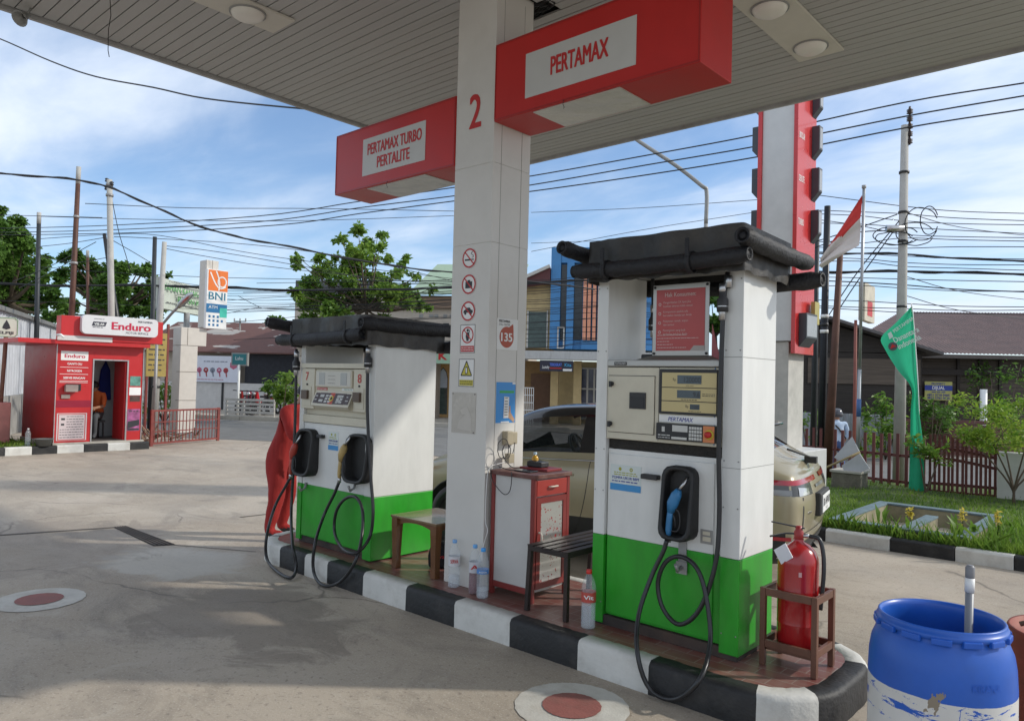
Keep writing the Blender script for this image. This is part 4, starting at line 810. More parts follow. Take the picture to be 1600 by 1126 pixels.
def mirror_mat():
    m = M('flaking_mirror', (.42, .42, .40), .12, .75, var=.1, dirt=0); m = bpy.data.materials['flaking_mirror']; n = m.node_tree.nodes; l = m.node_tree.links; b = n['Principled BSDF']
    tc = n.new('ShaderNodeTexCoord'); v = n.new('ShaderNodeTexNoise'); v.inputs['Scale'].default_value = 48; v.inputs['Detail'].default_value = 3; l.new(tc.outputs['Object'], v.inputs[0])
    g = n.new('ShaderNodeTexNoise'); g.inputs['Scale'].default_value = 5; l.new(tc.outputs['Object'], g.inputs[0])
    ad = n.new('ShaderNodeMath'); ad.operation = 'MULTIPLY_ADD'; l.new(g.outputs[0], ad.inputs[0]); ad.inputs[1].default_value = .45; l.new(v.outputs[0], ad.inputs[2])
    r = n.new('ShaderNodeMapRange'); l.new(ad.outputs[0], r.inputs[0]); r.inputs[1].default_value = .875; r.inputs[2].default_value = .89
    mi = n.new('ShaderNodeMix'); mi.data_type = 'RGBA'; l.new(r.outputs[0], mi.inputs[0]); mi.inputs[6].default_value = (.55, .56, .54, 1); mi.inputs[7].default_value = (.35, .03, .03, 1); l.new(mi.outputs[2], b.inputs['Base Color'])
    r2 = n.new('ShaderNodeMapRange'); l.new(r.outputs[0], r2.inputs[0]); r2.inputs[3].default_value = .8; r2.inputs[4].default_value = 0; l.new(r2.outputs[0], b.inputs['Metallic'])
    for l_ in list(b.inputs['Roughness'].links): m.node_tree.links.remove(l_)
    b.inputs['Roughness'].default_value = .28; return m
mb = MB(); f.slab(mb, B0+.08, B1-.077, .312, .853, .0125, .0145); part('mirror', mb, mirror_mat(), do)
mb = MB(); mb.tube(spline([f(B0+.055, .66, .02), f(B0+.058, .65, .045), f(B0+.058, .58, .045), f(B0+.055, .57, .02)], 4), .006, 8); part('handle', mb, MATS['ivory_handle'], do)
# things on the cabinet
mb = MB(); mb.box(-3.62, -3.36, 4.14, 4.31, T+.001, T+.018); solo('red_ledger', mb, M('book_red', (.22, .02, .025), .5, var=.1), 'flat dark red book lying on top of the red cabinet', 'book', (-3.5, 4.2, T), bev=.002)
t = thing('card_machine', 'small black card machine lying on the dark red book', 'card machine', (-3.5, 4.2, T+.019)); mb = MB(); mb.box(-3.58, -3.44, 4.17, 4.26, T+.0195, T+.06); part('body', mb, plastic, t, bev=.008); mb = MB(); mb.box(-3.565, -3.50, 4.18, 4.25, T+.0605, T+.064); part('screen', mb, M('screen_dark', (.02, .02, .025), .15, var=0), t)
mb = MB(); mb.box(-3.55, -3.40, 4.0, 4.09, T+.001, T+.011); solo('mobile_phone', mb, M('phone_black', (.015, .015, .018), .15, var=0), 'black mobile phone lying near the front edge of the cabinet top', 'phone', (-3.47, 4.04, T), bev=.004)
t = thing('small_bottle', 'small bottle of yellow liquid standing on the cabinet behind the card machine', 'bottle', (-3.585, 4.285, T+.019))
mb = MB(); mb.lathe([(.001, .003), (.024, 0), (.026, .01), (.026, .05), (.018, .066), (.010, .072), (.010, .078)], (-3.6, 4.29, T+.019), 16); part('body', mb, M('yellow_liquid', (.75, .42, .03), .1, var=0, trans=.3), t)
mb = MB(); mb.lathe([(.012, .076), (.013, .078), (.013, .095), (.001, .096)], (-3.6, 4.29, T+.019), 14); part('cap', mb, M('cap_pale', (.45, .6, .7), .4, var=0), t)
t = thing('phone_charger', 'beige charger block with tangled cables on the cabinet top', 'charger', (-3.66, 4.06, T)); mb = MB(); mb.box(-3.70, -3.655, 4.06, 4.12, T+.04, T+.11); part('block', mb, sk, t, bev=.004)
mb = MB(); rs = random.Random(3)
mb.tube(spline([(-3.69, 4.16, 1.24), (-3.68, 4.13, 1.17), (-3.68, 4.09, T+.10)], 5), .003, 6)
for c, r in (((-3.66, 4.00, T+.15), .06), ((-3.655, 4.03, T+.13), .045)): mb.tube([Vector(c)+Vector((rs.uniform(-.004, .004), math.cos(a)*r, math.sin(a)*r*1.2)) for a in np.linspace(0, 6.3, 22)], .003, 6)
mb.tube(spline([(-3.66, 4.0, T+.09), (-3.62, 4.05, T+.02), (-3.55, 4.1, T+.006), (-3.58, 4.0, T+.005), (-3.68, 3.98, T+.02)], 5), .0035, 6)
mb.tube(spline([(-3.70, 3.915, T+.0), (-3.66, 3.9, .98), (-3.56, 3.905, .90), (-3.50, 3.905, .93), (-3.49, 3.91, 1.03), (-3.5, 3.915, T+.006)], 6), .003, 6); part('black_cable', mb, plastic, t)
mb = MB(); mb.tube(spline([(-3.66, 4.12, T+.06), (-3.69, 4.0, T+.04), (-3.715, 3.92, T+.01), (-3.72, 3.9, .95), (-3.725, 3.9, .7), (-3.70, 3.9, .62), (-3.735, 3.895, .5), (-3.75, 3.88, .3)], 7), .003, 6); part('white_cable', mb, plain, t)
# bench of black angle iron
t = thing('steel_bench', 'low black slatted steel bench between red cabinet and near pump', 'bench', (-3.0, 4.15, IZ)); bk = M('bench_iron', (.045, .035, .032), .5, .4, var=.3, dirt=.3, dcol=(.10, .05, .04)); zt = .615
X0, X1, YA, YB = -3.235, -2.90, 3.80, 4.52
mb = MB(); mb.box(X0, X1, YA, YA+.03, zt-.035, zt-.004); mb.box(X0, X1, YB-.03, YB, zt-.035, zt-.004); mb.box(X0, X0+.03, YA+.031, YB-.031, zt-.035, zt-.004); mb.box(X1-.03, X1, YA+.031, YB-.031, zt-.035, zt-.004); part('frame', mb, bk, t, bev=.002)
for k in range(5):
    mb = MB(); x = X0+.0+k*.072; mb.box(x, x+.046, YA-.003, YB+.003, zt-.003, zt+.004); part('slat', mb, bk, t)
for x, y, dx in ((X0, YA, -.02), (X1-.03, YA, .0), (X0, YB-.03, -.02), (X1-.03, YB-.03, 0)):
    mb = MB(); mb.beam((x+.015, y+.015, zt-.036), (x+.015+dx, y+.015, IZ), .03, .03, up=Y3); part('leg', mb, bk, t, bev=.002)
# wooden table
t = thing('wooden_table', 'low varnished wooden table between far pump and column', 'table', (-4.5, 4.15, IZ)); wd = M('varnished_wood', (.18, .075, .028), .35, var=.35, scale=5, stretch=(1, 9, 1), dirt=.3, dcol=(.10, .045, .02), coat=.2); zt = .60
X0, X1, YA, YB = -4.74, -4.20, 3.86, 4.36
mb = MB(); mb.box(X0, X1, YA, YB, zt-.02, zt); part('tabletop', mb, M('table_top', (.20, .12, .055), .22, var=.25, scale=3, stretch=(8, 1, 1), coat=.4, dirt=.4, dcol=(.14, .12, .06)), t, bev=.004)
mb = MB()
for y in (YA+.03, YB-.05):
    P = [(X0+.07, y, zt-.021), (X1-.07, y, zt-.021)]+[(X1-.07-(X1-X0-.14)*a, y, zt-.075+.035*math.sin(math.pi*a)**.7) for a in np.linspace(0, 1, 12)]; mb.prism(P, (0, .02, 0))
for x in (X0+.03, X1-.05):
    P = [(x, YA+.08, zt-.021), (x, YB-.08, zt-.021)]+[(x, YB-.08-(YB-YA-.16)*a, zt-.075+.035*math.sin(math.pi*a)**.7) for a in np.linspace(0, 1, 12)]; mb.prism(P, (.02, 0, 0))
part('apron', mb, wd, t)
for x in (X0+.04, X1-.04):
    for y in (YA+.04, YB-.04):
        mb = MB(); h = zt-.021; r = [.032, .032, .03, .024, .026]; zz_ = [h, h-.07, h-.1, IZ+.1, IZ]; vs = []
        for q_, z_ in zip(r, zz_): vs += [(x-q_, y-q_, z_), (x+q_, y-q_, z_), (x+q_, y+q_, z_), (x-q_, y+q_, z_)]
        mb.add(vs, [(i*4+j, (i+1)*4+j, (i+1)*4+(j+1) % 4, i*4+(j+1) % 4) for i in range(4) for j in range(4)]+[(0, 1, 2, 3), (19, 18, 17, 16)]); part('leg', mb, wd, t)
t = thing('black_cap', 'round-topped black fabric item with red lettering beneath the wooden table', 'cap', (-4.36, 4.1, IZ)); P = [(-.10, 0), (.10, 0), (.105, .1), (.09, .16), (.05, .195), (0, .205), (-.05, .195), (-.09, .16), (-.105, .1)]
vd = Vector((.62, -.78, 0)).normalized(); fb = FR((-4.42, 4.12, IZ), Z3.cross(vd), Z3); mb = MB(); mb.prism([fb(a, b, 0) for a, b in P], -fb.n*.14); part('body', mb, M('black_fabric', (.012, .011, .012), .8, var=.3, bump=.3, bscale=200), t, bev=.03, seg=4); mb = MB(); fb.text(mb, 'advan', 0, .085, .03, .11, .003, 0, .01); part('lettering', mb, redtxt, t)
# extinguisher and its stand
t = thing('extinguisher_stand', 'brown square timber stand holding the red fire extinguisher', 'stand', (-1.58, 4.15, IZ)); bw = M('brown_stand', (.15, .065, .04), .4, var=.3, scale=8, stretch=(1, 1, .2), dirt=.25, dcol=(.07, .035, .02)); X0, X1, YA, YB, zt = -1.735, -1.425, 4.02, 4.30, .60
for x in (X0, X1-.03):
    for y in (YA, YB-.03): mb = MB(); mb.box(x, x+.03, y, y+.03, IZ, zt); part('leg', mb, bw, t, bev=.002)
for nm, zc in (('top_rail', zt-.022), ('bottom_rail', .30)):
    mb = MB(); h = .02
    mb.box(X0+.031, X1-.031, YA+.002, YA+.022, zc-h, zc+h); mb.box(X0+.031, X1-.031, YB-.022, YB-.002, zc-h, zc+h); mb.box(X0+.002, X0+.022, YA+.031, YB-.031, zc-h, zc+h); mb.box(X1-.022, X1-.002, YA+.031, YB-.031, zc-h, zc+h); part(nm, mb, bw, t, bev=.002)
mb = MB(); mb.box(X0+.023, X1-.023, YA+.023, YB-.023, .262, .279); part('shelf', mb, bw, t)
ex, ey, ez = -1.58, 4.16, .282
t = thing('fire_extinguisher', 'red fire extinguisher with black hose and white tag standing in the brown stand', 'extinguisher', (ex, ey, ez)); er = M('extinguisher_red', (.36, .012, .015), .22, var=.06, coat=.4); r = .107
mb = MB(); mb.lathe([(.001, .004), (r*.9, 0), (r, .015), (r, .13), (r*1.012, .133), (r, .137), (r, .26), (r*1.012, .263), (r, .267), (r, .455), (r*.96, .49), (r*.82, .525), (r*.55, .555), (r*.28, .57), (r*.26, .585)], (ex, ey, ez), 36); part('cylinder', mb, er, t)
mb = MB(); c = Vector((ex, ey, ez+.585)); mb.lathe([(.022, -.005), (.026, .0), (.026, .04), (.018, .05), (.018, .07), (.001, .072)], c, 16, 0); part('valve', mb, M('valve_red', (.3, .02, .02), .4, var=.1), t)
mb = MB(); mb.beam(c+Vector((.03, .01, .06)), c+Vector((-.135, -.05, .082)), .02, .006); part('carry_lever', mb, black, t, bev=.002)
mb = MB(); mb.beam(c+Vector((.02, .005, .03)), c+Vector((-.06, -.025, .025)), .02, .008); mb.beam(c+Vector((-.06, -.025, .025)), c+Vector((-.14, -.055, .0)), .02, .008); part('squeeze_lever', mb, black, t, bev=.002)
mb = MB(); mb.lathe([(.010, 0), (.012, .004), (.012, .03), (.009, .032)], c+Vector((.02, .008, .02)), 12, 0, (1, .4, 0)); part('hose_nut', mb, steel, t)
mb = MB(); mb.tube(spline([c+Vector((.05, .02, .02)), c+Vector((.10, .03, .01)), c+Vector((.125, .025, -.06)), c+Vector((.135, .01, -.16)), c+Vector((.13, 0, -.28)), c+Vector((.125, -.005, -.36))], 6), .0115, 10); part('hose', mb, rubber, t)
mb = MB(); vd = Vector((-.3, -1, .3)).normalized(); ft_ = FR(c+Vector((-.045, -.095, -.075)), Vector((.75, -.2, .55)), Vector((-.45, .1, .75))); ft_.u = (ft_.u-ft_.x*ft_.u.dot(ft_.x)).normalized(); ft_.n = ft_.x.cross(ft_.u); ft_.slab(mb, -.045, .045, -.042, .042, .0, .002); tg = part('tag', mb, M('tag_white', (.72, .72, .78), .35, var=.03), t)
mb = MB(); mb.tube([c+Vector((-.01, -.02, .0)), c+Vector((-.035, -.07, -.03))], .0015, 4); part('tag_string', mb, plain, t)
mb = MB(); ff = FR((ex, ey, ez), (1, .55, 0), Z3); ff.rect(mb, -.012, .004, .40, .425, r+.002); part('small_label', mb, M('lab_pink', (.6, .35, .35), .5, var=0), t)
# ================================================================== BARRELS
bx, by = -.725, 3.42; 
t = thing('blue_barrel', 'open blue plastic barrel with scratched white painted lower part and lugged rim', 'barrel', (bx, by, 0)); R = .262; Hh = .80
def drum_mat():
    m = M('barrel_paint', (.014, .10, .47), .38, var=.14, scale=5, dirt=.3, dcol=(.05, .14, .42), dscale=3); n = m.node_tree.nodes; l = m.node_tree.links; b = n['Principled BSDF']; src = b.inputs['Base Color'].links[0].from_socket
    tc = n.new('ShaderNodeTexCoord'); sp = n.new('ShaderNodeSeparateXYZ'); l.new(tc.outputs['Object'], sp.inputs[0])
    def no(sc, st, det=6, ro=.6, di=0):
        mp = n.new('ShaderNodeMapping'); l.new(tc.outputs['Object'], mp.inputs[0]); mp.inputs['Scale'].default_value = st; k = n.new('ShaderNodeTexNoise'); k.inputs['Scale'].default_value = sc; k.inputs['Detail'].default_value = det; k.inputs['Roughness'].default_value = ro; k.inputs['Distortion'].default_value = di; l.new(mp.outputs[0], k.inputs[0]); return k.outputs[0]
    def mt(op, a, c=None):
        k = n.new('ShaderNodeMath'); k.operation = op
        for i, v in enumerate((a, c)):
            if v is None: continue
            if isinstance(v, (int, float)): k.inputs[i].default_value = v
            else: l.new(v, k.inputs[i])
        return k.outputs[0]
    zed = mt('ADD', sp.outputs[2], mt('MULTIPLY', mt('SUBTRACT', no(3, (1, 1, .2)), .5), .03))
    below = mt('LESS_THAN', zed, .548)
    sc = mt('GREATER_THAN', mt('SUBTRACT', no(9, (1, 1, 3.5), 9, .75, .6), mt('MULTIPLY', mt('ABSOLUTE', mt('SUBTRACT', sp.outputs[2], .485)), 1.1)), .545)
    sc2 = mt('GREATER_THAN', no(22, (3, 1, .5), 6, .7, 1.5), .665)
    keep = mt('MULTIPLY', below, mt('SUBTRACT', 1, mt('MAXIMUM', sc, sc2)))
    mi = n.new('ShaderNodeMix'); mi.data_type = 'RGBA'; l.new(keep, mi.inputs[0]); l.new(src, mi.inputs[6]); wmix = n.new('ShaderNodeMix'); wmix.data_type = 'RGBA'; l.new(no(5, (1, 1, 1)), wmix.inputs[0]); wmix.inputs[6].default_value = (.50, .49, .46, 1); wmix.inputs[7].default_value = (.70, .69, .67, 1); l.new(wmix.outputs[2], mi.inputs[7])
    mud = n.new('ShaderNodeMix'); mud.data_type = 'RGBA'; l.new(mt('GREATER_THAN', no(6.5, (1, 1, .45), 5, .6, .3), .66), mud.inputs[0]); l.new(mi.outputs[2], mud.inputs[6]); mud.inputs[7].default_value = (.24, .2, .15, 1)
    l.new(mud.outputs[2], b.inputs['Base Color']); return m
dm = drum_mat()
prof = [(R*.86, 0), (R*.93, .01), (R*.96, .05), (R*.985, .10), (R*1.0, .16), (R*.985, .19), (R*1.0, .22), (R*1.0, .50), (R*1.0, .56), (R*.985, .64), (R*.955, .69), (R*.90, .725), (R*.855, .745), (R*.84, .755), (R*.84, .762), (R*.885, .765), (R*.895, .775), (R*.885, .785), (R*.865, .787), (R*.865, .80), (R*.85, .805), (R*.825, .803), (R*.80, .785), (R*.80, .74), (R*.86, .70), (R*.93, .62), (R*.95, .1), (.001, .03)]
mb = MB(); mb.lathe(prof, (bx, by, 0), 72); part('body', mb, dm, t)
mb = MB()
for k in range(14):
    a = 2*math.pi*k/14; c = Vector((bx+math.cos(a)*R*.885, by+math.sin(a)*R*.885, .762)); mb.obox(c, Vector((-math.sin(a), math.cos(a), 0)), Vector((math.cos(a), math.sin(a), 0)), Z3, .035, .009, .012)
part('rim_lug', mb, M('barrel_blue', (.012, .10, .50), .35, var=.08), t, bev=.004)
mb = MB(); tx = 'KIRANA'; an0 = math.atan2(0-by, 0-bx)+.62
vs, fs, bw_, _ = glyphs('KIRANA', 0, 0); vv = []
for x, y in vs: a = an0+(x/bw_-.5)*.42; rr_ = R*1.0+.003; vv.append((bx+math.cos(a)*rr_, by+math.sin(a)*rr_, .60+y*.042)) 
mb.add(vv, fs); part('embossed_lettering', mb, MATS['barrel_blue'], t)
t = thing('grey_pipe', 'grey plastic pipe with white band standing upright inside the blue barrel', 'pipe', (bx+.02, by+.1, .03)); p0 = Vector((bx+.06, by+.06, .06)); p1 = Vector((bx+.07, by+.14, .955))
print('pipe', on(1516, 885, 1, by+.13)); pt = on(1516, 882, 1, by+.13); pd = Vector((pt.x-.012, by+.12, .04))
mb = MB(); d_ = (pt-pd); mb.tube([pd, pd+d_*.90], .0155, 14); part('tube', mb, M('pvc_grey', (.22, .23, .25), .4, var=.05), t); mb = MB(); mb.tube([pd+d_*.885, pd+d_*.945], .018, 14); part('white_band', mb, plain, t)
mb = MB(); mb.tube([pd+d_*.94, pd+d_*.955, pd+d_*.99, pd+d_], [.017, .0175, .0175, .011], 14); part('end_cap', mb, M('cap_grey', (.2, .2, .21), .4, var=.05), t)
rx, ry = -.36, 4.42
t = thing('rusty_drum', 'reddish brown ribbed steel drum behind the blue barrel at the right', 'drum', (rx, ry, 0)); mb = MB(); R2 = .28; pr = [(.001, .0), (R2*.97, .0), (R2, .012)]
for i in range(8): z_ = .05+i*.062; pr += [(R2, z_), (R2*1.02, z_+.02), (R2, z_+.04)]
pr += [(R2, .57), (R2*1.02, .578), (R2*1.0, .588), (R2*.96, .586), (R2*.95, .55), (.001, .55)]
mb.lathe(pr, (rx, ry, 0), 48); part('body', mb, M('rust_red', (.22, .045, .025), .6, .2, var=.3, dirt=.5, dcol=(.12, .055, .03), dscale=5), t)
mb = MB(); q = on(1572, 975, 1, ry); mb.tube(spline([(rx-.22, ry-.1, .60), (rx-.1, ry-.05, .64), (rx+.1, ry+.05, .62), (rx+.3, ry+.1, .57)], 6), .012, 8); solo('brown_stick', mb, M('stick_brown', (.12, .07, .045), .7, var=.2), 'thin brown stick lying across the rusty drum', 'stick', (rx, ry, .6))
# ================================================================== THE CAR
def build_car():
    rzc = math.pi+.2095
    t = thing('parked_car', 'beige compact car with black roof refuelling behind the island, rear towards the garden', 'car', (-2.42, 6.83, 0), rzc)
    paint = M('car_paint', (.37, .325, .215), .30, .2, var=0, coat=.5); roofb = M('car_black', (.012, .012, .014), .16, var=0, coat=.7); trim = M('car_trim', (.03, .03, .03), .6, var=.1)
    gl = glassm('car_glass', (.02, .025, .025), .03, .55); gl2 = glassm('tinted_glass', (.01, .012, .012), .04, .9)
    ST = [  # x, top z, roof half width, belt z, body half width, bottom z
        (.02, 1.03, .60, .97, .74, .30), (.13, 1.07, .62, .99, .80, .25), (.32, 1.14, .62, 1.00, .835, .22), (.62, 1.36, .60, 1.00, .85, .21), (.95, 1.46, .62, 1.0, .86, .21),
        (1.40, 1.50, .63, .99, .865, .21), (1.80, 1.51, .635, .98, .865, .20), (1.93, 1.51, .635, .975, .865, .20), (2.40, 1.485, .63, .96, .865, .20), (2.72, 1.42, .61, .945, .86, .20),
        (3.02, 1.20, .63, .935, .855, .21), (3.32, .995, .62, .91, .85, .22), (3.66, .93, .56, .85, .83, .22), (3.95, .84, .50, .76, .76, .24), (4.08, .70, .46, .64, .66, .28)]
    V = []
    for i, (x, zt, yr, zb, w, z0) in enumerate(ST):
        dx = [0]*9
        if i == 0: dx = [.08, .03, .0, -.02, .03, .06, .09, .10, .09]
        if i == len(ST)-1: dx = [-.10, -.04, 0, .02, .0, -.04, -.06, -.05, -.04]
        zb = min(zb, zt-.05)
        sec = [(w*.80, z0), (w*.95, z0+.06), (w*.995, z0+.25), (w, (z0+.25+zb)/2), (w*.985, zb-.07), (w*.93, zb), (yr, zt-.055), (yr*.80, zt-.014), (0, zt)]
        V.append([(x+dx[j], sec[j][0], sec[j][1]) for j in range(9)])
    mb = MB(); idx = {}
    def vid(i, j, s):
        if j == 8: s = 1
        k = (i, j, s)
        if k not in idx: idx[k] = len(mb.v); x, y, z = V[i][j]; mb.v.append((x, y*s, z))
        return idx[k]
    def cid(i, j):
        if j == 8: return vid(i, 8, 1)
        k = ('c', i, j)
        if k not in idx: idx[k] = len(mb.v); x, y, z = V[i][j]; mb.v.append((x+(-.045 if i == 0 else .05), 0, z)); 
        return idx[k]
    n = len(ST)
    for s in (1, -1):
        for i in range(n-1):
            for j in range(8):
                m = 0
                if j == 5 and 2 <= i <= 10: m = 2 if i in (6,) else (1 if i in (3, 4, 5, 7, 8, 9) else 2)
                if j == 5 and i in (2,): m = 2
                if j in (6, 7) and 3 <= i <= 8: m = 2
                if j in (6, 7) and i == 2: m = 3
                if j in (6, 7) and i in (9, 10): m = 1
                if j == 0: m = 4
                if j == 1 and 1 <= i <= 12: m = 4
                f = [vid(i, j, s), vid(i+1, j, s), vid(i+1, j+1, s), vid(i, j+1, s)]
                mb.f.append(f if s > 0 else f[::-1]); mb.m.append(m); mb.s.append(True)
        for i in (0, n-1):
            for j in range(8):
                f = [vid(i, j, s), vid(i, j+1, s), cid(i, j+1), cid(i, j)]; f = [a for k, a in enumerate(f) if a not in f[:k]]
                if (s > 0) == (i != 0): f = f[::-1]
                mb.f.append(f); mb.m.append(4 if j == 0 else 0); mb.s.append(True)
    mats = [paint, gl, roofb, gl2, trim]
    body = part('body', mb, mats, t, world=False, sub=3); apply_mods(body)
    bvh = BVHTree.FromPolygons([v.co.copy() for v in body.data.vertices], [tuple(p.vertices) for p in body.data.polygons])
    # split glass off the shell
    me = body.data; groups = {}
    for p in me.polygons: groups.setdefault(p.material_index, []).append(p.index)
    def sub_mesh(name, mi, parent=None):
        b = MB(); rm = {}
        for pi in groups.get(mi, []):
            p = me.polygons[pi]; ids = []
            for v in p.vertices:
                if v not in rm: rm[v] = len(b.v); b.v.append(tuple(me.vertices[v].co))
                ids.append(rm[v])
            b.f.append(ids); b.m.append(0); b.s.append(True)
        return part(name, b, mats[mi], parent or t, world=False)
    sub_mesh('window_glass', 1); sub_mesh('roof', 2); sub_mesh('rear_window', 3); sub_mesh('sill_cladding', 4)
    bm = bmesh.new(); bm.from_mesh(me); bmesh.ops.delete(bm, geom=[f for f in bm.faces if f.material_index != 0], context='FACES'); bm.to_mesh(me); bm.free()
    me.materials.clear(); me.materials.append(paint)
    def side(x, z, off=.003):
        h = bvh.ray_cast(Vector((x, 3, z)), Vector((0, -1, 0)))[0]; return Vector((x, (h.y if h else .8)+off, z))
    def gap(pts, name='door_gap', r=.0035, m=trim, off=.0005):
        b = MB(); b.tube([side(x, z, off) for x, z in spline([(x, z, 0) for x, z in pts], 6) for _ in (0,)] if False else [side(q.x, q.y, off) for q in spline([(x, z, 0) for x, z in pts], 6)], r, 5); part(name, b, m, t, world=False)
    gap([(1.86, .98), (1.87, .8), (1.90, .6), (1.95, .42), (2.02, .30)]); gap([(2.95, .93), (2.98, .7), (2.97, .5), (2.9, .30)]); gap([(.95, 1.0), (.93, .8), (.80, .62), (.98, .45), (1.15, .32)])
    gap([(.62, .985), (1.1, .995), (1.6, .985), (2.1, .968), (2.6, .95), (3.0, .93)], 'window_trim', .009, steel); gap([(1.0, .32), (1.8, .30), (2.9, .31)])
    for x in (2.05, 1.12):
        b = MB(); c = side(x+.07, .845, -.004); b.tube(spline([side(x-.03, .84, .0), side(x-.0, .845, .03), side(x+.07, .85, .038), side(x+.15, .845, .03), side(x+.18, .84, .0)], 5), [.012]*4+[.014]*13+[.012]*4, 8); part('door_handle', b, paint, t, world=False)
    def rear(ph, z, off=.004):
        a = math.radians(ph); d = Vector((math.cos(a), -math.sin(a), 0)); o = Vector((.9, 0, z))-d*3
        h = bvh.ray_cast(o, d)[0]; return (h-d*off) if h else Vector((.9, 0, z))-d*.9
    def patch(name, ph0, ph1, zl, zh, m, off=.005, k=14, parent=None):
        b = MB(); P = []
        for i in range(k+1):
            ph = ph0+(ph1-ph0)*i/k; a, c = zl(i/k), zh(i/k)
            for j in range(4): P.append(rear(ph, a+(c-a)*j/3, off))
        b.add(P, [(i*4+j, i*4+j+1, (i+1)*4+j+1, (i+1)*4+j) for i in range(k) for j in range(3)], 0, True)
        return part(name, b, m, parent or t, world=False)
    redl = M('tail_red', (.38, .015, .03), .12, var=0, coat=.6); clr = M('tail_clear', (.55, .55, .55), .1, .6, var=0, coat=.5); drk = M('tail_dark', (.10, .10, .10), .15, .4, var=0)
    for s in (1, -1):
        tl = patch('tail_light', s*22, s*64, lambda u: .805+.02*u, lambda u: .905-.01*u, drk, .004)
        patch('red_strip', s*8, s*66, lambda u: .905-.005*u, lambda u: .945-.005*u, redl, .010, parent=tl)
        patch('reversing_lens', s*28, s*40, lambda u: .815+.0*u, lambda u: .86+.025*u, clr, .008, 8, tl); patch('lens_bar', s*44, s*60, lambda u: .82, lambda u: .865, M('tail_smoke', (.25, .25, .25), .15, .4, var=0), .008, 8, tl)
    patch('bumper_lower', -80, 80, lambda u: .28, lambda u: .43, trim, .006, 40); patch('skid_strip', -48, 48, lambda u: .30, lambda u: .335, steel, .014, 24)
    patch('tailgate_gap', 36, 37.2, lambda u: .5, lambda u: .80, trim, .002, 2)
    patch('number_plate_garnish', -13, 13, lambda u: .845, lambda u: .87, steel, .012, 12)
    for s in (1, -1): patch('reflector', s*44, s*56, lambda u: .455, lambda u: .485, redl, .010, 6)
    patch('boot_lid_gap', -38, 38, lambda u: .497, lambda u: .505, trim, .003, 24)
    b = MB(); b.box(-.055, .01, -.27, .27, .60, .80); pr_ = part('plate_recess', b, trim, t, world=False, bev=.015)
    b = MB(); b.box(-.066, -.056, -.215, .215, .625, .775); pl = part('licence_plate', b, plain, t, world=False, bev=.003)
    fp = FR((-.0665, 0, .66), (0, -1, 0), Z3); b = MB(); fp.text(b, 'DA 1474 RV', 0, .022, .068, .39, .001, 0, .015); part('plate_lettering', b, dark, pl, world=False); b = MB(); fp.text(b, '04 - 28', 0, -.02, .026, .1, .001); part('plate_date', b, dark, pl, world=False)
    b = MB(); P = [rear(a, .66, .003) for a in (26, 28, 30, 32)]; 
    for k in range(3): b.tube([P[k].lerp(P[k+1], .15)+Z3*-.008, P[k].lerp(P[k+1], .15)+Z3*.008, P[k].lerp(P[k+1], .8)+Z3*.008, P[k].lerp(P[k+1], .8)+Z3*-.008], .002, 4)
    part('badge', b, steel, t, world=False)
    b = MB(); b.tube([(.06, .0, 1.075), (.12, .25, 1.125), (.20, .42, 1.17)], .009, 6); b.box(.02, .12, -.05, .05, 1.03, 1.085); part('rear_wiper', b, trim, t, world=False)
    b = MB(); b.prism([(.58, -.55, 1.375), (.58, .55, 1.375), (.40, .5, 1.335), (.40, -.5, 1.335)], (0, 0, .02)); part('spoiler', b, roofb, t, world=False, bev=.006)
    b = MB(); b.prism([(1.05, 0, 1.50), (1.25, 0, 1.505), (1.04, 0, 1.58)], (0, .008, 0)); part('aerial_fin', b, roofb, t, world=False, bev=.003)
    # wheels
    for x in (.76, 3.30):
        for s in (1, -1):
            b = MB(); b.lathe([(.375, 0), (.385, -.01), (.30, -.012), (.30, -.1)], (x, s*.868, .31), 36, 0, (0, s, 0)); b.lathe([(.001, -.02), (.36, -.02)], (x, s*.866, .31), 30, 0, (0, s, 0)); part('wheel_arch', b, trim, t, world=False)
            b = MB(); b.lathe([(.20, -.19), (.30, -.19), (.318, -.16), (.318, -.03), (.30, 0), (.215, .004), (.205, -.01)], (x, s*.885, .318), 36, 0, (0, s, 0)); w_ = part('wheel', b, rubber, t, world=False)
            b = MB(); b.lathe([(.21, -.01), (.20, -.035), (.02, -.02), (.001, -.015)], (x, s*.885, .318), 30, 0, (0, s, 0))
            for k in range(5):
                a = 2*math.pi*k/5; b.beam((x, s*.872, .318), (x+math.cos(a)*.2, s*.88, .318+math.sin(a)*.2), .045, .02, 1, up=Y3)
            part('rim', b, [M('rim_dark', (.08, .08, .08), .4, .6, var=0), steel], w_, world=False)
    # mirrors, cabin
    for s in (1, -1):
        b = MB(); b.obox((2.86, s*.98, 1.01), X3, Y3, Z3, .06, .09, .06); b.obox((2.88, s*.88, .965), X3, Y3, Z3, .03, .05, .02); part('door_mirror', b, roofb, t, world=False, bev=.03, seg=4)
    cab = M('cabin_dark', (.02, .02, .022), .7, var=.1)
    b = MB(); b.box(.5, 3.1, -.74, .74, .50, .52); b.box(2.55, 3.15, -.72, .72, .52, .93); part('dashboard', b, cab, t, world=False, bev=.03)
    for x in (1.95, 1.05):
        for s in (1, -1):
            b = MB(); b.obox((x+.22, s*.36, .62), X3, Y3, Z3, .25, .22, .1); b.obox((x, s*.36, .87), Vector((.95, 0, .0)).normalized(), Y3, Vector((-.18, 0, 1)).normalized(), .06, .21, .26); b.obox((x-.05, s*.36, 1.19), X3, Y3, Z3, .05, .12, .07); part('seat', b, cab, t, world=False, bev=.04, seg=3)
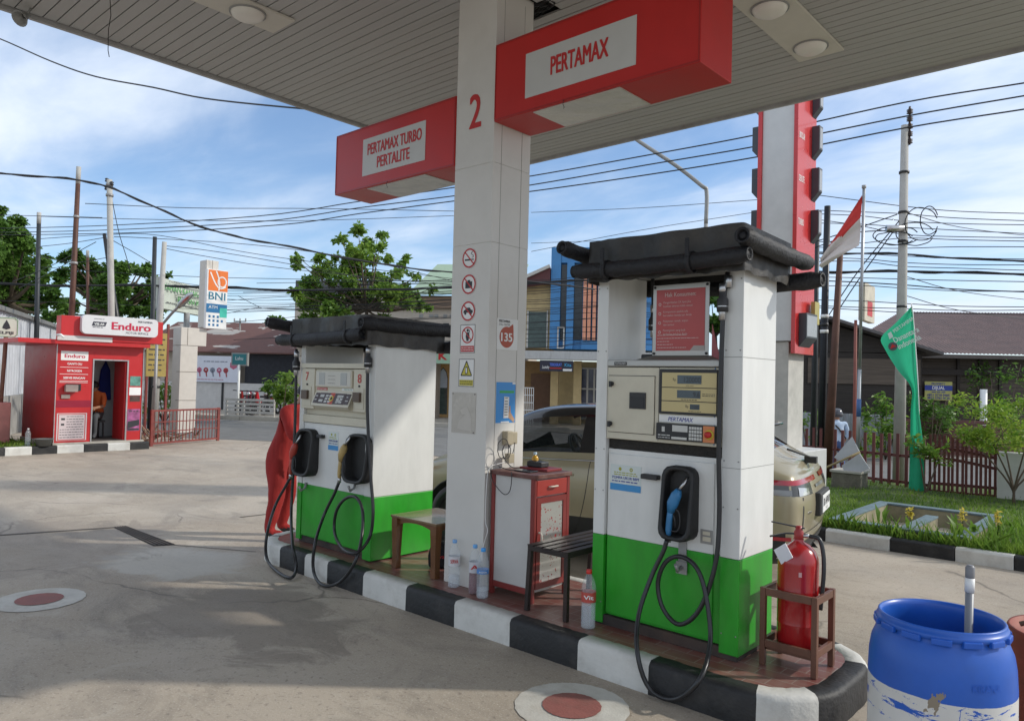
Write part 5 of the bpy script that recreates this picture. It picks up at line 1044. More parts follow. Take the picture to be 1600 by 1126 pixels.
    b = MB(); A = Vector((-.82, 0, .5)).normalized(); c = Vector((2.50, -.36, .965)); U_ = Y3; Vv = A.cross(U_); b.tube([c+U_*math.cos(a)*.185+Vv*math.sin(a)*.185 for a in np.linspace(0, 2*math.pi, 33)], .014, 8); b.beam(c-U_*.17, c+U_*.17, .04, .02, up=A); b.beam(c, c-Vv*.17, .05, .02, up=A); part('steering_wheel', b, M('wheel_grey', (.12, .12, .12), .5, var=0), t, world=False)
    return t
build_car()
# ================================================================== PEOPLE
def person(name, label, loc, rz, J, E, cols, folds=(0,)):
    """J: joints {name:(x,y,z,r)}; E: edges; grown by one Skin modifier rooted at the pelvis. cols: function(centre)->material index"""
    names = list(J); me = bpy.data.meshes.new(name); me.from_pydata([J[k][:3] for k in names], [(names.index(a), names.index(b)) for a, b in E], [])
    o = bpy.data.objects.new('body', me); COL.objects.link(o); sk = o.modifiers.new('skin', 'SKIN'); sk.use_smooth_shade = True
    for i, k in enumerate(names):
        r = J[k][3]; r = r if isinstance(r, tuple) else (r, r); me.skin_vertices[0].data[i].radius = r; me.skin_vertices[0].data[i].use_root = (k == 'pelvis')
    sb = o.modifiers.new('sub', 'SUBSURF'); sb.levels = 2; sb.render_levels = 2; apply_mods(o)
    ms, fn = cols; o.data.materials.clear()
    for m in ms: o.data.materials.append(m)
    from mathutils import noise as mn
    for p in o.data.polygons: p.use_smooth = True; p.material_index = fn(p.center)
    if folds:
        cl = {v for p in o.data.polygons if p.material_index in folds for v in p.vertices}; nn = [v.normal.copy() for v in o.data.vertices]
        for i in cl: v = o.data.vertices[i]; q = Vector((v.co.x*11, v.co.y*11, v.co.z*3.2)); v.co += nn[i]*(.013*mn.noise(q)+.007*math.sin(v.co.z*34+v.co.x*14+v.co.y*9)*max(0, mn.noise(v.co*5)+.2))
    t = thing(name, label, 'person', loc, rz); o.parent = t; return t
skinm = M('skin_brown', (.33, .17, .10), .55, var=.08)
def limbs(J, side, sh, el, wr, hip, kn, an, toe, r=1.):
    s = side; J['sh'+s] = (*sh, .062*r); J['el'+s] = (*el, .045*r); J['wr'+s] = (*wr, .03*r); d = (Vector(wr)-Vector(el)).normalized(); w = Vector(wr)
    J['pm'+s] = (*(w+d*.06), (.034*r, .02*r)); sd = d.cross(Vector((.3, .9, .2))).normalized()
    E = [('sh'+s, 'el'+s), ('el'+s, 'wr'+s), ('wr'+s, 'pm'+s)]
    for i, (o_, l_) in enumerate(((-.026, .07), (-.009, .08), (.009, .075), (.026, .06))):
        J['f%d%s' % (i, s)] = (*(w+d*.10+sd*o_), .010); J['g%d%s' % (i, s)] = (*(w+d*(.10+l_)+sd*o_*1.1+Vector((.012, 0, -.01))), .008); E += [('pm'+s, 'f%d%s' % (i, s)), ('f%d%s' % (i, s), 'g%d%s' % (i, s))]
    J['t1'+s] = (*(w+d*.07-sd*.045), .011); J['t2'+s] = (*(w+d*.10-sd*.06), .009); E += [('wr'+s, 't1'+s), ('t1'+s, 't2'+s)]
    J['hip'+s] = (*hip, .10*r); J['kn'+s] = (*kn, .068*r); J['an'+s] = (*an, .045*r); J['toe'+s] = (*toe, .038*r)
    E += [('hip'+s, 'kn'+s), ('kn'+s, 'an'+s), ('an'+s, 'toe'+s), ('pelvis', 'hip'+s), ('chest', 'sh'+s)]; return E
def face(t, c, fwd, hairm, hr=.105, parts=True):
    c = Vector(c); fwd = Vector(fwd).normalized(); sd = Z3.cross(fwd).normalized(); up = fwd.cross(sd)
    mb = MB(); n = 14
    vs = []
    for i in range(7):
        for j in range(n):
            ph = i/6*math.pi*.56; th = 2*math.pi*j/n; d = up*math.cos(ph)+(fwd*math.cos(th)*-1+sd*math.sin(th))*math.sin(ph); vs.append(c+d*hr*1.05-fwd*.012+up*.012)
    mb.add(vs, [(i*n+j, i*n+(j+1) % n, (i+1)*n+(j+1) % n, (i+1)*n+j) for i in range(6) for j in range(n)], 0, True); part('hair', mb, hairm, t, world=False)
    for s in (1, -1):
        mb = MB(); mb.lathe([(.001, .006), (.010, .003), (.013, 0)], c+fwd*.094+sd*s*.032+up*.005, 10, 0, fwd); part('eye', mb, dark, t, world=False)
        mb = MB(); mb.obox(c+sd*s*.092-up*.01, fwd, sd, up, .016, .007, .028); part('ear', mb, skinm, t, world=False, bev=.006)
    mb = MB(); mb.prism([c+fwd*.09+up*.005, c+fwd*.125-up*.028, c+fwd*.09-up*.034], sd*.012); part('nose', mb, skinm, t, world=False, bev=.004)
    mb = MB(); mb.obox(c+fwd*.092-up*.055, fwd, sd, up, .004, .024, .005); part('mouth', mb, M('lips', (.25, .09, .07), .5, var=0), t, world=False)
hairb = M('hair_black', (.012, .010, .009), .6, var=.2)
# attendant in red coverall, standing behind the far pump, leaning towards the car
J = {'pelvis': (0, 0, .88, (.15, .12)), 'belly': (.05, 0, 1.03, (.15, .11)), 'chest': (.13, .0, 1.24, (.17, .12)), 'neck': (.22, 0, 1.40, .055), 'head': (.27, 0, 1.50, (.088, .095)), 'crown': (.29, 0, 1.57, .07)}
E = [('pelvis', 'belly'), ('belly', 'chest'), ('chest', 'neck'), ('neck', 'head'), ('head', 'crown')]
E += limbs(J, 'L', (.12, .19, 1.32), (.25, .26, 1.08), (.42, .20, 1.02), (.0, .10, .84), (.03, .13, .47), (-.05, .14, .09), (.10, .15, .04), 1.28)
E += limbs(J, 'R', (.12, -.19, 1.32), (.26, -.24, 1.07), (.44, -.14, 1.02), (.0, -.09, .84), (.03, -.13, .47), (-.02, -.17, .09), (.15, -.17, .04), 1.28)
cov = M('coverall_red', (.34, .018, .015), .85, var=.3, scale=4, bump=.7, bscale=7, stretch=(2.5, 2.5, .6), dirt=.4, dcol=(.2, .012, .012), dscale=4)
att = person('person', 'person in red coverall standing behind the far pump, mostly hidden by it', (-7.02, 4.24, 0), .55, J, E, ([cov, skinm, M('shoe_black', (.02, .02, .02), .5, var=0)], lambda c: 2 if c.z < .085 else (1 if c.z > 1.40 and c.x > .18 or (c.x > .40 and c.z < 1.15) else 0)))
face(att, (.28, 0, 1.50), (1, 0, -.2), hairb)
# ================================================================== GARDEN ON THE RIGHT
gx0, gx1, gy = -4.9, 14., 8.60
mb = MB(); cutsg = []; x = -8.2; i = 0
p_ = [gnd(px, 852+(px-1305)*.143, .0).x for px in (1305, 1385, 1489, 1583)]; print('garden kerb cuts', p_)
edges = [p_[1]-.66*k for k in range(8, 0, -1)]+p_[1:]+[p_[3]+.66*k for k in range(1, 14)]
P = [0, 0]
for k in range(len(edges)-1):
    a, b = edges[k], edges[k+1]; ya = 8.58+.03*(a+3); mi = (k % 2)
    prof = [(0, 0), (0, .12), (.02, .14), (.10, .14), (.12, .13), (.12, 0)]; vs = []
    for xx in (a+.003, b-.003): yb = 8.58+.028*(xx+3); vs += [(xx, yb+u, v) for u, v in prof]
    mb.add(vs, [(j, j+6, j+7, j+1) for j in range(5)]+[(0, 1, 2, 3, 4, 5), (11, 10, 9, 8, 7, 6)], mi)
solo('garden_kerb', mb, [kb, kw], 'long kerb painted in black and white blocks along the grass garden', 'kerb', (-1, 8.6, 0), bev=.006)
grassbase = M('lawn_soil', (.07, .115, .022), .95, var=.5, scale=5, bump=.8, bscale=25, dirt=.5, dcol=(.14, .12, .05))
PD = [tuple(gnd(*q, .2))[:2] for q in ((1300, 814), (1372, 785), (1530, 803), (1452, 832))]
pq = [Vector((-2.93, 8.80, 0)), Vector((-3.02, 10.75, 0)), Vector((-1.55, 10.70, 0)), Vector((-1.85, 8.95, 0))]
mb = MB()
# lawn sheet around the sunken pond
xs = lin(-7.6, 12, 98); ys = lin(8.69, 14.4, 30)
def inpond(x, y): return -3.0 < x < -1.62 and 8.82 < y < 10.7
def lawnz(x, y): return .11+.025*math.sin(x*2.1)*math.cos(y*1.7)
mb.add([(x, y+.028*(x+3)*(1 if y < 8.8 else 0), lawnz(x, y)) for y in ys for x in xs], [(j*99+i, j*99+i+1, (j+1)*99+i+1, (j+1)*99+i) for j in range(30) for i in range(98) if not inpond((xs[i]+xs[i+1])/2, (ys[j]+ys[j+1])/2)], 0, True)
struct('garden_soil', mb, grassbase)
t = thing('garden_pond', 'empty sunken garden basin with pale blue rim and stained walls in the grass', 'basin', (-2.3, 9.7, 0)); stn = M('stained_plaster', (.30, .27, .17), .85, var=.3, scale=4, dirt=.7, dcol=(.07, .065, .045), dscale=3); rim = M('blue_rim', (.13, .19, .215), .75, var=.25, scale=6, dirt=.65, dcol=(.12, .14, .12))
PX0, PX1, PY0, PY1 = -3.0, -1.62, 8.80, 10.72
for (a, b, c, d) in ((PX0, PX0+.12, PY0+.121, PY1-.121), (PX1-.12, PX1, PY0+.121, PY1-.121), (PX0, PX1, PY1-.12, PY1), (PX0, PX1, PY0, PY0+.12), (-2.28, -2.16, PY0+.121, 10.0)):
    mb = MB(); mb.box(a, b, c, d, -.35, .20); w_ = part('wall', mb, stn, t, bev=.004); mb = MB(); mb.box(a-.008, b+.008, c-.008 if d-c < .2 else c, d+.008 if d-c < .2 else d, .202, .225); part('rim', mb, rim, w_, bev=.004)
mb = MB(); mb.box(PX0+.1, PX1-.1, PY0+.1, PY1-.1, -.3, -.26); part('floor', mb, M('pond_floor', (.04, .055, .02), .9, var=.4), t)
# ------------------------------------------------------------------ foliage
def leaves(name, pts, size, mats_, parent=None, up=.4, asp=2.0, tagd=None, nrm=None, world=True):
    """pts: (n,3) leaf positions; each leaf is a small bent quad pair"""
    n = len(pts); pts = np.asarray(pts); d = RNG.normal(size=(n, 3)); d[:, 2] = d[:, 2]*.6-.15; d /= np.linalg.norm(d, axis=1)[:, None]
    nn = RNG.normal(size=(n, 3)); nn[:, 2] += up*2.2; nn -= d*np.sum(nn*d, 1)[:, None]; nn /= np.linalg.norm(nn, axis=1)[:, None]; w = np.cross(d, nn)
    L_ = (size*RNG.uniform(.6, 1.25, n))[:, None]; W_ = L_/asp/2
    v = np.stack([pts, pts+d*L_*.45+w*W_-nn*L_*.04, pts+d*L_-nn*L_*.12, pts+d*L_*.45-w*W_-nn*L_*.04], 1).reshape(-1, 3)
    me = bpy.data.meshes.new(name); me.vertices.add(4*n); me.vertices.foreach_set('co', v.ravel()); me.loops.add(4*n); me.loops.foreach_set('vertex_index', np.arange(4*n)); me.polygons.add(n); me.polygons.foreach_set('loop_start', np.arange(n)*4); me.polygons.foreach_set('loop_total', np.full(n, 4)); me.update(calc_edges=True); me.validate()
    me.materials.append(mats_)
    if parent is not None: me.transform(WM(parent).inverted())
    o = bpy.data.objects.new(name, me); COL.objects.link(o); o.parent = parent; return o
def blob(c, r, n, hollow=.55):  # points in an ellipsoid, denser toward the outside
    d = RNG.normal(size=(n, 3)); d /= np.linalg.norm(d, axis=1)[:, None]; rr = RNG.uniform(hollow, 1, n)**.8; return np.array(c)+d*rr[:, None]*np.array(r)
gl_a = leafm('leaf_green', (.020, .075, .012), (.085, .19, .030)); gl_b = leafm('leaf_dark', (.015, .05, .012), (.05, .12, .025)); gl_c = leafm('leaf_fresh', (.06, .17, .02), (.22, .34, .05)); grs = leafm('grass_blade', (.06, .16, .015), (.26, .38, .06), 1.4)
def blades(name, pts, h, m, label=None, cat=None, wd=.012):
    n = len(pts); pts = np.asarray(pts); a = RNG.uniform(0, 2*math.pi, n); w = np.stack([np.cos(a), np.sin(a), 0*a], 1)*wd*RNG.uniform(.6, 1.3, n)[:, None]; lean = RNG.normal(size=(n, 3))*.45; lean[:, 2] = 1; H_ = (h*RNG.uniform(.5, 1.3, n))[:, None]; tip = pts+lean*H_; mid = pts+lean*H_*.5+np.array([0, 0, 1])*H_*.12
    v = np.stack([pts-w, pts+w, mid+w*.7, tip, mid-w*.7], 1).reshape(-1, 3); me = bpy.data.meshes.new(name); me.vertices.add(5*n); me.vertices.foreach_set('co', v.ravel()); me.loops.add(5*n); me.loops.foreach_set('vertex_index', np.arange(5*n)); me.polygons.add(n); me.polygons.foreach_set('loop_start', np.arange(n)*5); me.polygons.foreach_set('loop_total', np.full(n, 5)); me.update(calc_edges=True); me.materials.append(m)
    o = bpy.data.objects.new(name, me); COL.objects.link(o); return o
gp_ = []
while len(gp_) < 26000:
    x, y = random.uniform(-7, 1.6), 8.70+abs(random.triangular(0, 5.6, 0)); 
    if y > 14.3 or (PX0-.02 < x < PX1+.02 and PY0-.02 < y < PY1+.02): continue
    if random.random() < .25 and math.sin(x*3)*math.cos(y*2.5) > .3: continue
    gp_.append((x, y, lawnz(x, y)))
g_ = blades('grass', gp_, .055, grs, wd=.005); tagit(g_, 'short green grass covering the garden around the basin', 'grass', None, 'stuff')
gp_ = [(random.uniform(-3.4, 3.5), 8.70+random.uniform(0, .28)+.02, .12) for _ in range(6500)]; 
g_ = blades('grass_edge', gp_, .10, grs, wd=.006); tagit(g_, 'longer tufts of grass hanging over the painted garden kerb', 'grass', None, 'stuff')
def canna(x, y, h, n, label, yellow=False, grp='leafy plants in the garden'):
    t = thing('garden_plant', label, 'plant', (x, y, .12), group=grp); 
    for k in range(n):
        a = random.uniform(0, 6.3); b = Vector((x+math.cos(a)*.04, y+math.sin(a)*.04, .1)); hh = h*random.uniform(.6, 1.05); ln = random.uniform(.15, .45)*hh; tip = b+Vector((math.cos(a)*ln, math.sin(a)*ln, hh)); md = b.lerp(tip, .55)+Vector((-math.cos(a)*.03, -math.sin(a)*.03, .05)); sd = Vector((-math.sin(a), math.cos(a), 0)); w = h*.10
        mb = MB(); mb.add([b-sd*.006, b+sd*.006, md+sd*w*.8, tip, md-sd*w*.8, b.lerp(md, .55)+sd*w*.35, b.lerp(md, .55)-sd*w*.35], [(0, 1, 5, 6), (6, 5, 2, 4), (4, 2, 3)], 0, True); part('leaf', mb, gl_c, t)
    if yellow:
        mb = MB(); mb.tube([(x, y, .1), (x+.02, y, .1+h*.6), (x+.01, y, .12+h)], .005, 5); part('stem', mb, gl_b, t); leaves('flower', blob((x+.01, y, .12+h*.85), (.035, .035, h*.28), 60, .1), .04, leafm('flower_yellow', (.5, .42, .05), (.75, .62, .15)), t)
canna(-2.52, 9.05, .34, 5, 'broad-leaved green plant growing inside the empty basin'); canna(-1.86, 9.4, .26, 7, 'leafy green plant on the right side of the basin')
canna(-1.72, 8.95, .34, 3, 'tall yellow flowering plant in front of the basin', True); canna(-1.44, 9.15, .34, 3, 'yellow flowering plant by the right corner of the basin', True); canna(-2.2, 8.92, .30, 2, 'yellow flowering plant at the front rim of the basin', True); canna(-.95, 9.0, .2, 3, 'small yellow flowering plant near the painted kerb', True); canna(-1.66, 9.25, .25, 8, 'bushy green plant just outside the basin')
canna(-2.85, 8.76, .2, 4, 'small green plant at the left front corner of the basin')
tagit(blades('weeds', [(random.uniform(PX0+.15, PX1-.15), PY0+.15+abs(random.triangular(0, 1.6, .2)), -.26) for _ in range(900)]+[(random.uniform(PX0-.25, PX1+.3), PY0-.02-abs(random.uniform(0, .1)), .12) for _ in range(300)]+[(PX1+random.uniform(0, 1.9), random.uniform(8.85, 10.6), .12) for _ in range(700)], .20, gl_c, wd=.009), 'taller weeds growing inside and around the sunken basin', 'weeds', None, 'stuff')
# ------------------------------------------------------------------ red picket fence
fr = M('fence_red', (.125, .03, .025), .55, var=.2, scale=8, dirt=.3, dcol=(.09, .03, .025)); 
def picket(label, x0, y0, x1, y1, n, z0, h, pitch_top=True, rails=(.15, .62), ww=.05, curve=None):
    t = thing('picket_fence', label, 'fence', ((x0+x1)/2, (y0+y1)/2, z0)); d = Vector((x1-x0, y1-y0, 0)); L_ = d.length; d.normalize(); nr = Vector((-d.y, d.x, 0))
    for rz_ in rails:
        mb = MB()
        pts = [Vector((x0, y0, z0+rz_*h))+d*L_*k/12+Vector((0, 0, curve(k/12)*(rz_ > .4) if curve else 0)) for k in range(13)]
        for a, b in zip(pts, pts[1:]): mb.beam(a+nr*.02, b+nr*.02, .03, .045)
        part('rail', mb, fr, t)
    for k in range(n):
        u = (k+.5)/n; p = Vector((x0, y0, z0))+d*L_*u+Vector((random.uniform(-.008, .008), 0, 0)); hh = h+(curve(u) if curve else 0)+random.uniform(-.015, .015); mb = MB(); mb.obox(p+Z3*(hh/2)-nr*.012, d, nr, Z3, ww/2, .009, hh/2); part('picket', mb, fr, t)
    return t
picket('dark red picket fence standing behind the flagpole and pylon', -5.6, 13.95, -3.05, 13.45, 19, .05, .92)
picket('dark red picket fence with closer slats beside the white wall', -3.05, 13.45, -2.13, 13.62, 15, .03, .90, rails=(.08, .22, .60, .78), ww=.038, curve=lambda u: .12*math.sin(u*math.pi*.5+1.57)-.05)
mb = MB(); mb.box(-2.12, 1.8, 13.50, 13.66, 0, .80); solo('white_wall', mb, M('whitewash', (.60, .59, .56), .8, var=.08, dirt=.4, dcol=(.32, .3, .26)), 'low whitewashed wall at the right end of the picket fence', 'wall', (0, 13.58, 0), bev=.01)
# ------------------------------------------------------------------ flagpole, boards, block
t = thing('concrete_block', 'mossy dark concrete block under the flagpole', 'block', (-3.9, 12.6, .1)); c1, c2 = gnd(1312, 778, .1), gnd(1352, 772, .1); print('block', c1, c2)
mb = MB(); mb.box(-4.22, -3.78, 12.45, 12.85, .05, .36); part('block', mb, M('mossy_concrete', (.17, .155, .12), .9, var=.4, scale=5, dirt=.8, dcol=(.03, .03, .022), dscale=4, bump=.6), t, bev=.01); mb = MB(); mb.box(-4.24, -3.76, 12.43, 12.87, .361, .40); part('capstone', mb, M('capstone', (.42, .40, .35), .85, dirt=.5, var=.15), t, bev=.006)
fp0 = on(1339, 752, 1, 12.62); fp1 = on(1350, 294, 1, 12.62); 
t = thing('flagpole', 'tall grey steel flagpole with red upper sleeve carrying the red and white flag', 'flagpole', (fp0.x, 12.62, .4)); mb = MB(); mb.tube([Vector((fp0.x, 12.62, .40)), fp0.lerp(fp1, .38)], .030, 12); part('lower_tube', mb, M('galvanised', (.36, .37, .38), .4, .7, var=.15), t); mb = MB(); mb.tube([fp0.lerp(fp1, .38), fp1], .024, 12); part('upper_tube', mb, MATS['galvanised'], t); mb = MB(); mb.lathe([(.001, .05), (.035, .045), (.035, .0), (.02, -.01)], fp1, 12); part('finial', mb, grey, t)
mb = MB(); mb.tube([fp0.lerp(fp1, .22)+Vector((0, -.0, 0)), fp0.lerp(fp1, .28)], .036, 12); part('blue_clamp', mb, M('clamp_blue', (.05, .12, .3), .5, var=0), t)
# flag: limp cloth with folds
def cloth(name, quad, nx, ny, amp, fold, mats_, split, parent, freq=9, nrm=None, fold2=0):
    a, b, c, d = [Vector(q) for q in quad]; n_ = nrm or (b-a).cross(d-a).normalized(); mb = MB(); vs = []
    for j in range(ny+1):
        for i in range(nx+1):
            u, v = i/nx, j/ny; p = a.lerp(b, u).lerp(d.lerp(c, u), v); w = amp*math.sin(u*freq+v*fold)*min(1, u*3)+amp*.5*math.sin(u*freq*2.3-v*5)*u; vs.append(p+n_*w+Z3*(-.0*u))
    mb.add(vs, [(j*(nx+1)+i, j*(nx+1)+i+1, (j+1)*(nx+1)+i+1, (j+1)*(nx+1)+i) for j in range(ny) for i in range(nx)], 0, True); k = 0
    for j in range(ny):
        for i in range(nx): mb.m[k] = split(i/nx, j/ny); k += 1
    return part(name, mb, mats_, parent)
q = lambda px, py, y=12.6: on(px, py, 1, y)
t = thing('national_flag', 'red over white flag hanging limp from the grey flagpole', 'flag', q(1346, 305)); 
cl = (M('flag_red', (.50, .035, .03), .8, var=.08), M('flag_white', (.62, .58, .55), .8, var=.06)); a_, b_, c_, d_ = q(1347, 305), q(1279, 416, 12.4), q(1278, 420, 12.4), q(1344, 384)
mb = MB(); nx, ny = 24, 20; vs = []
for j in range(ny+1):
    for i in range(nx+1):
        u, v = i/nx, j/ny; top = q(1347, 305).lerp(q(1283, 404, 12.45), u); bot = q(1343, 384).lerp(q(1281, 418, 12.45), u); p = top.lerp(bot, v); p += Vector((0, 1, 0))*(.06*math.sin(u*3+v*11)+.03*math.sin(v*23+u*4))*(.3+u*.5); vs.append(p+Z3*(.03*math.sin(u*math.pi)*(1-v)))
mb.add(vs, [(j*(nx+1)+i, j*(nx+1)+i+1, (j+1)*(nx+1)+i+1, (j+1)*(nx+1)+i) for j in range(ny) for i in range(nx)], 0, True)
for k in range(len(mb.m)): i, j = k % nx, k//nx; mb.m[k] = 0 if (j/ny < .42+.0*i) and (i/nx < .62-(j/ny)*.55+.25) and (j/ny+i/nx*.9 < .78) else 1
part('cloth', mb, cl, t)
wb = M('board_pale', (.46, .47, .50), .6, var=.1)
mb = MB(); mb.prism([q(1303, 714, 12.5), q(1331, 682, 12.5), q(1343, 706, 12.5), q(1315, 722, 12.5)], (0, .02, 0)); solo('tilted_board', mb, wb, 'upper pale grey board tilted against the flagpole above the bamboo stick', 'board', q(1315, 722, 12.5))
mb = MB(); mb.prism([q(1315, 727, 12.5), q(1343, 708, 12.5), q(1358, 731, 12.5), q(1324, 748, 12.5)], (0, .02, 0)); solo('tilted_board', mb, wb, 'lower pale grey board tilted under the bamboo stick at the flagpole foot', 'board', q(1324, 748, 12.5))
mb = MB(); mb.tube([q(1282, 734, 12.3), q(1344, 706, 12.44)], .017, 8); solo('bamboo_stick', mb, M('bamboo', (.34, .26, .13), .6, var=.3), 'slanting bamboo stick resting across the two pale boards', 'stick', q(1300, 726, 12.3))
# green pennant banner
yp = 13.2; pp = lambda px, py, y=yp: on(px, py, 1, y)
t = thing('pennant_banner', 'tall green feather banner lettered Danantara Indonesia on a thin white pole', 'banner', pp(1437, 770)); gm = leafm('banner_green', (.03, .42, .22), (.04, .5, .28), .2)
mb = MB(); mb.tube(spline([pp(1438, 782), pp(1437, 700), pp(1434, 600), pp(1427, 500), pp(1424, 474)], 6), .011, 8); part('pole', mb, plain, t)
mb = MB(); n = 30; vs = []
L1_ = [(1424, 479), (1400, 504), (1377, 527), (1383, 546), (1402, 577), (1424, 606), (1423, 640), (1422, 700), (1420, 760), (1421, 775)]; R1_ = [(1425, 480), (1427, 500), (1429, 524), (1430, 545), (1432, 575), (1434, 606), (1436, 640), (1443, 700), (1444, 760), (1441, 776)]
La = spline([(*p, 0) for p in L1_], 4); Ra = spline([(*p, 0) for p in R1_], 4); m_ = len(La); nx = 8
for j in range(m_):
    for i in range(nx+1): u = i/nx; vs.append(pp(La[j].x+(Ra[j].x-La[j].x)*u, La[j].y+(Ra[j].y-La[j].y)*u, yp-.01-.035*math.sin(u*6.5+j*.12)*(.4+j/m_)))
mb.add(vs, [(j*(nx+1)+i, j*(nx+1)+i+1, (j+1)*(nx+1)+i+1, (j+1)*(nx+1)+i) for j in range(m_-1) for i in range(nx)], 0, True); part('cloth', mb, gm, t)
fb = FR(pp(1401, 540, yp-.07), (pp(1426, 528, yp-.07)-pp(1401, 540, yp-.07)), Z3); fb.u = (Z3-fb.x*fb.x.z).normalized(); fb.n = fb.x.cross(fb.u); mb = MB(); fb.text(mb, 'Danantara', 0, .05, .09, .40, 0, 0, .02, 'L'); fb.text(mb, 'Indonesia', .01, -.07, .09, .36, 0, 0, .02, 'L')
fb2 = FR(pp(1396, 521, yp-.06), (pp(1422, 503, yp-.06)-pp(1396, 521, yp-.06)), Z3); fb2.u = (Z3-fb2.x*fb2.x.z).normalized(); fb2.text(mb, 'PERTAMINA', .02, .0, .055, .36, 0, 0, .015, 'L'); fb2.poly(mb, [(-.10, -.04), (-.03, -.04), (-.01, .05), (-.07, .05)], 0); part('lettering', mb, M('banner_letters', (.6, .72, .66), .6, var=0), t)
mb = MB(); c = pp(1395, 541, yp-.075); mb.disc(c, .07, (0, -1, 0), 20, 0); mb.poly([c+Vector((-.035, -.004, -.04)), c+Vector((.05, -.004, .0)), c+Vector((-.01, -.004, .04))], 1); part('emblem', mb, [M('emblem_grey', (.08, .08, .09), .6, var=0), redtxt], t)
# bush
def bush(px, py, y, label, r, hgt, n, mats_, stems=5, lsz=.07):
    b = on(px, py, 1, y); b.z = .1; t = thing('garden_bush', label, 'bush', b); mb = MB(); tips = []
    for k in range(stems):
        a = 2*math.pi*k/stems+random.uniform(-.3, .3); q1 = b+Vector((math.cos(a)*.05, math.sin(a)*.05, hgt*.18)); q2 = b+Vector((math.cos(a)*r*.6, math.sin(a)*r*.5, hgt*random.uniform(.28, .78))); mb.tube(spline([b, q1, q2], 4), [.022-.014*i/8 for i in range(9)], 6); tips.append(q2)
        for j in range(5): q3 = q2+Vector((random.uniform(-.5, .5)*r, random.uniform(-.5, .5)*r, random.uniform(-.05, .3)*hgt)); mb.tube([q2, q3], [.007, .003], 5); tips.append(q3)
    part('stem', mb, M('stem_brown', (.12, .085, .06), .8, var=.2), t); P = np.concatenate([blob(tp, (r*.24, r*.24, hgt*.09), n//len(tips), .1) for tp in tips]); leaves('foliage', P, lsz, mats_, t, up=.5, asp=2.6)
bush(1584, 790, 13.0, 'round garden bush with bright green and orange-tinged leaves before the white wall', .9, 1.5, 6500, leafm('leaf_croton', (.10, .24, .02), (.40, .50, .07)), 6, .07)
bush(1447, 778, 13.1, 'slender young shrub with yellow-green leaves at the foot of the pennant', .3, .85, 260, gl_c, 3, .12)
# ------------------------------------------------------------------ Pertamina price pylon
t = thing('price_pylon', 'tall white and red fuel price pylon rising behind the near pump', 'pylon', (-4.3, 10.9, .1)); pw = M('pylon_white', (.58, .58, .57), .45, var=.05, dirt=.25, dcol=(.35, .34, .32)); cc = M('pylon_concrete', (.50, .48, .44), .8, var=.12, dirt=.4)
X0, X1, YA, YB = -4.60, -4.13, 10.5, 11.15
mb = MB(); mb.box(X0+.05, X1-.05, YA+.03, YB-.05, .1, 2.35); part('base_column', mb, cc, t, bev=.004); mb = MB(); mb.box(X0-.15, X1+.25, YA-.15, YB+.1, .1, .82); part('plinth', mb, pw, t, bev=.01)
mb = MB(); mb.box(X0, X1-.001, YA+.001, YB-.001, 2.36, 7.8); part('shaft', mb, pw, t, bev=.004)
prd = M('pylon_red', (.55, .03, .03), .3, var=.06, coat=.3)
for x, s in ((X1, 1), (X0, -1)):
    mb = MB(); mb.box(x+(.001 if s > 0 else -.06), x+(.06 if s > 0 else -.001), YA-.03, YB+.03, 2.18, 7.8); fc_ = part('red_face', mb, prd, t, bev=.004)
    for k in range(6):
        z0 = 6.3-k*.62 if k < 5 else 2.28; mb = MB(); xa = x+.061*s; xb = x+.17*s; ya, yw = ((YB-.15, .14) if s > 0 else (YA+.02, .3)) if k < 5 else (YA+.1, .42); mb.prism([Vector((min(xa, xb), ya, z0)), Vector((min(xa, xb), ya, z0+.48)), Vector((max(xa, xb), ya, z0+.48)), Vector((max(xa, xb), ya, z0+(.13 if s > 0 else 0)))], (0, yw, 0))
        if s < 0: mb = MB(); mb.prism([Vector((xa, ya, z0)), Vector((xa, ya, z0+.48)), Vector((xb, ya, z0+.48)), Vector((xb, ya, z0+.13))], (0, yw, 0))
        pb = part('price_box', mb, M('price_box', (.05, .055, .065), .4, var=.1), t, bev=.004)
        if s > 0:
            mb = MB(); mb.box(xb+.001, xb+.004, ya+.02, ya+yw-.02, z0+.15, z0+.45); part('price_face', mb, M('price_face', (.35, .36, .38), .25, var=.05), pb)
ff = FR((X1+.062, 0, 0), Y3, Z3); mb = MB()
for k in range(5): ff.text(mb, ('PERTAMAX', 'PERTALITE', 'BIOSOLAR', 'DEXLITE', 'TURBO')[k], YA+.12, 6.5-k*.62, .09, .2, .002, 0, .01)
part('lettering', mb, wtxt, t)
mb = MB(); mb.box(X1+.1, X1+.16, YB-.2, YB-.02, 2.62, 2.95); part('yellow_box', mb, M('box_yellow', (.42, .36, .12), .6, var=.1), t, bev=.004)
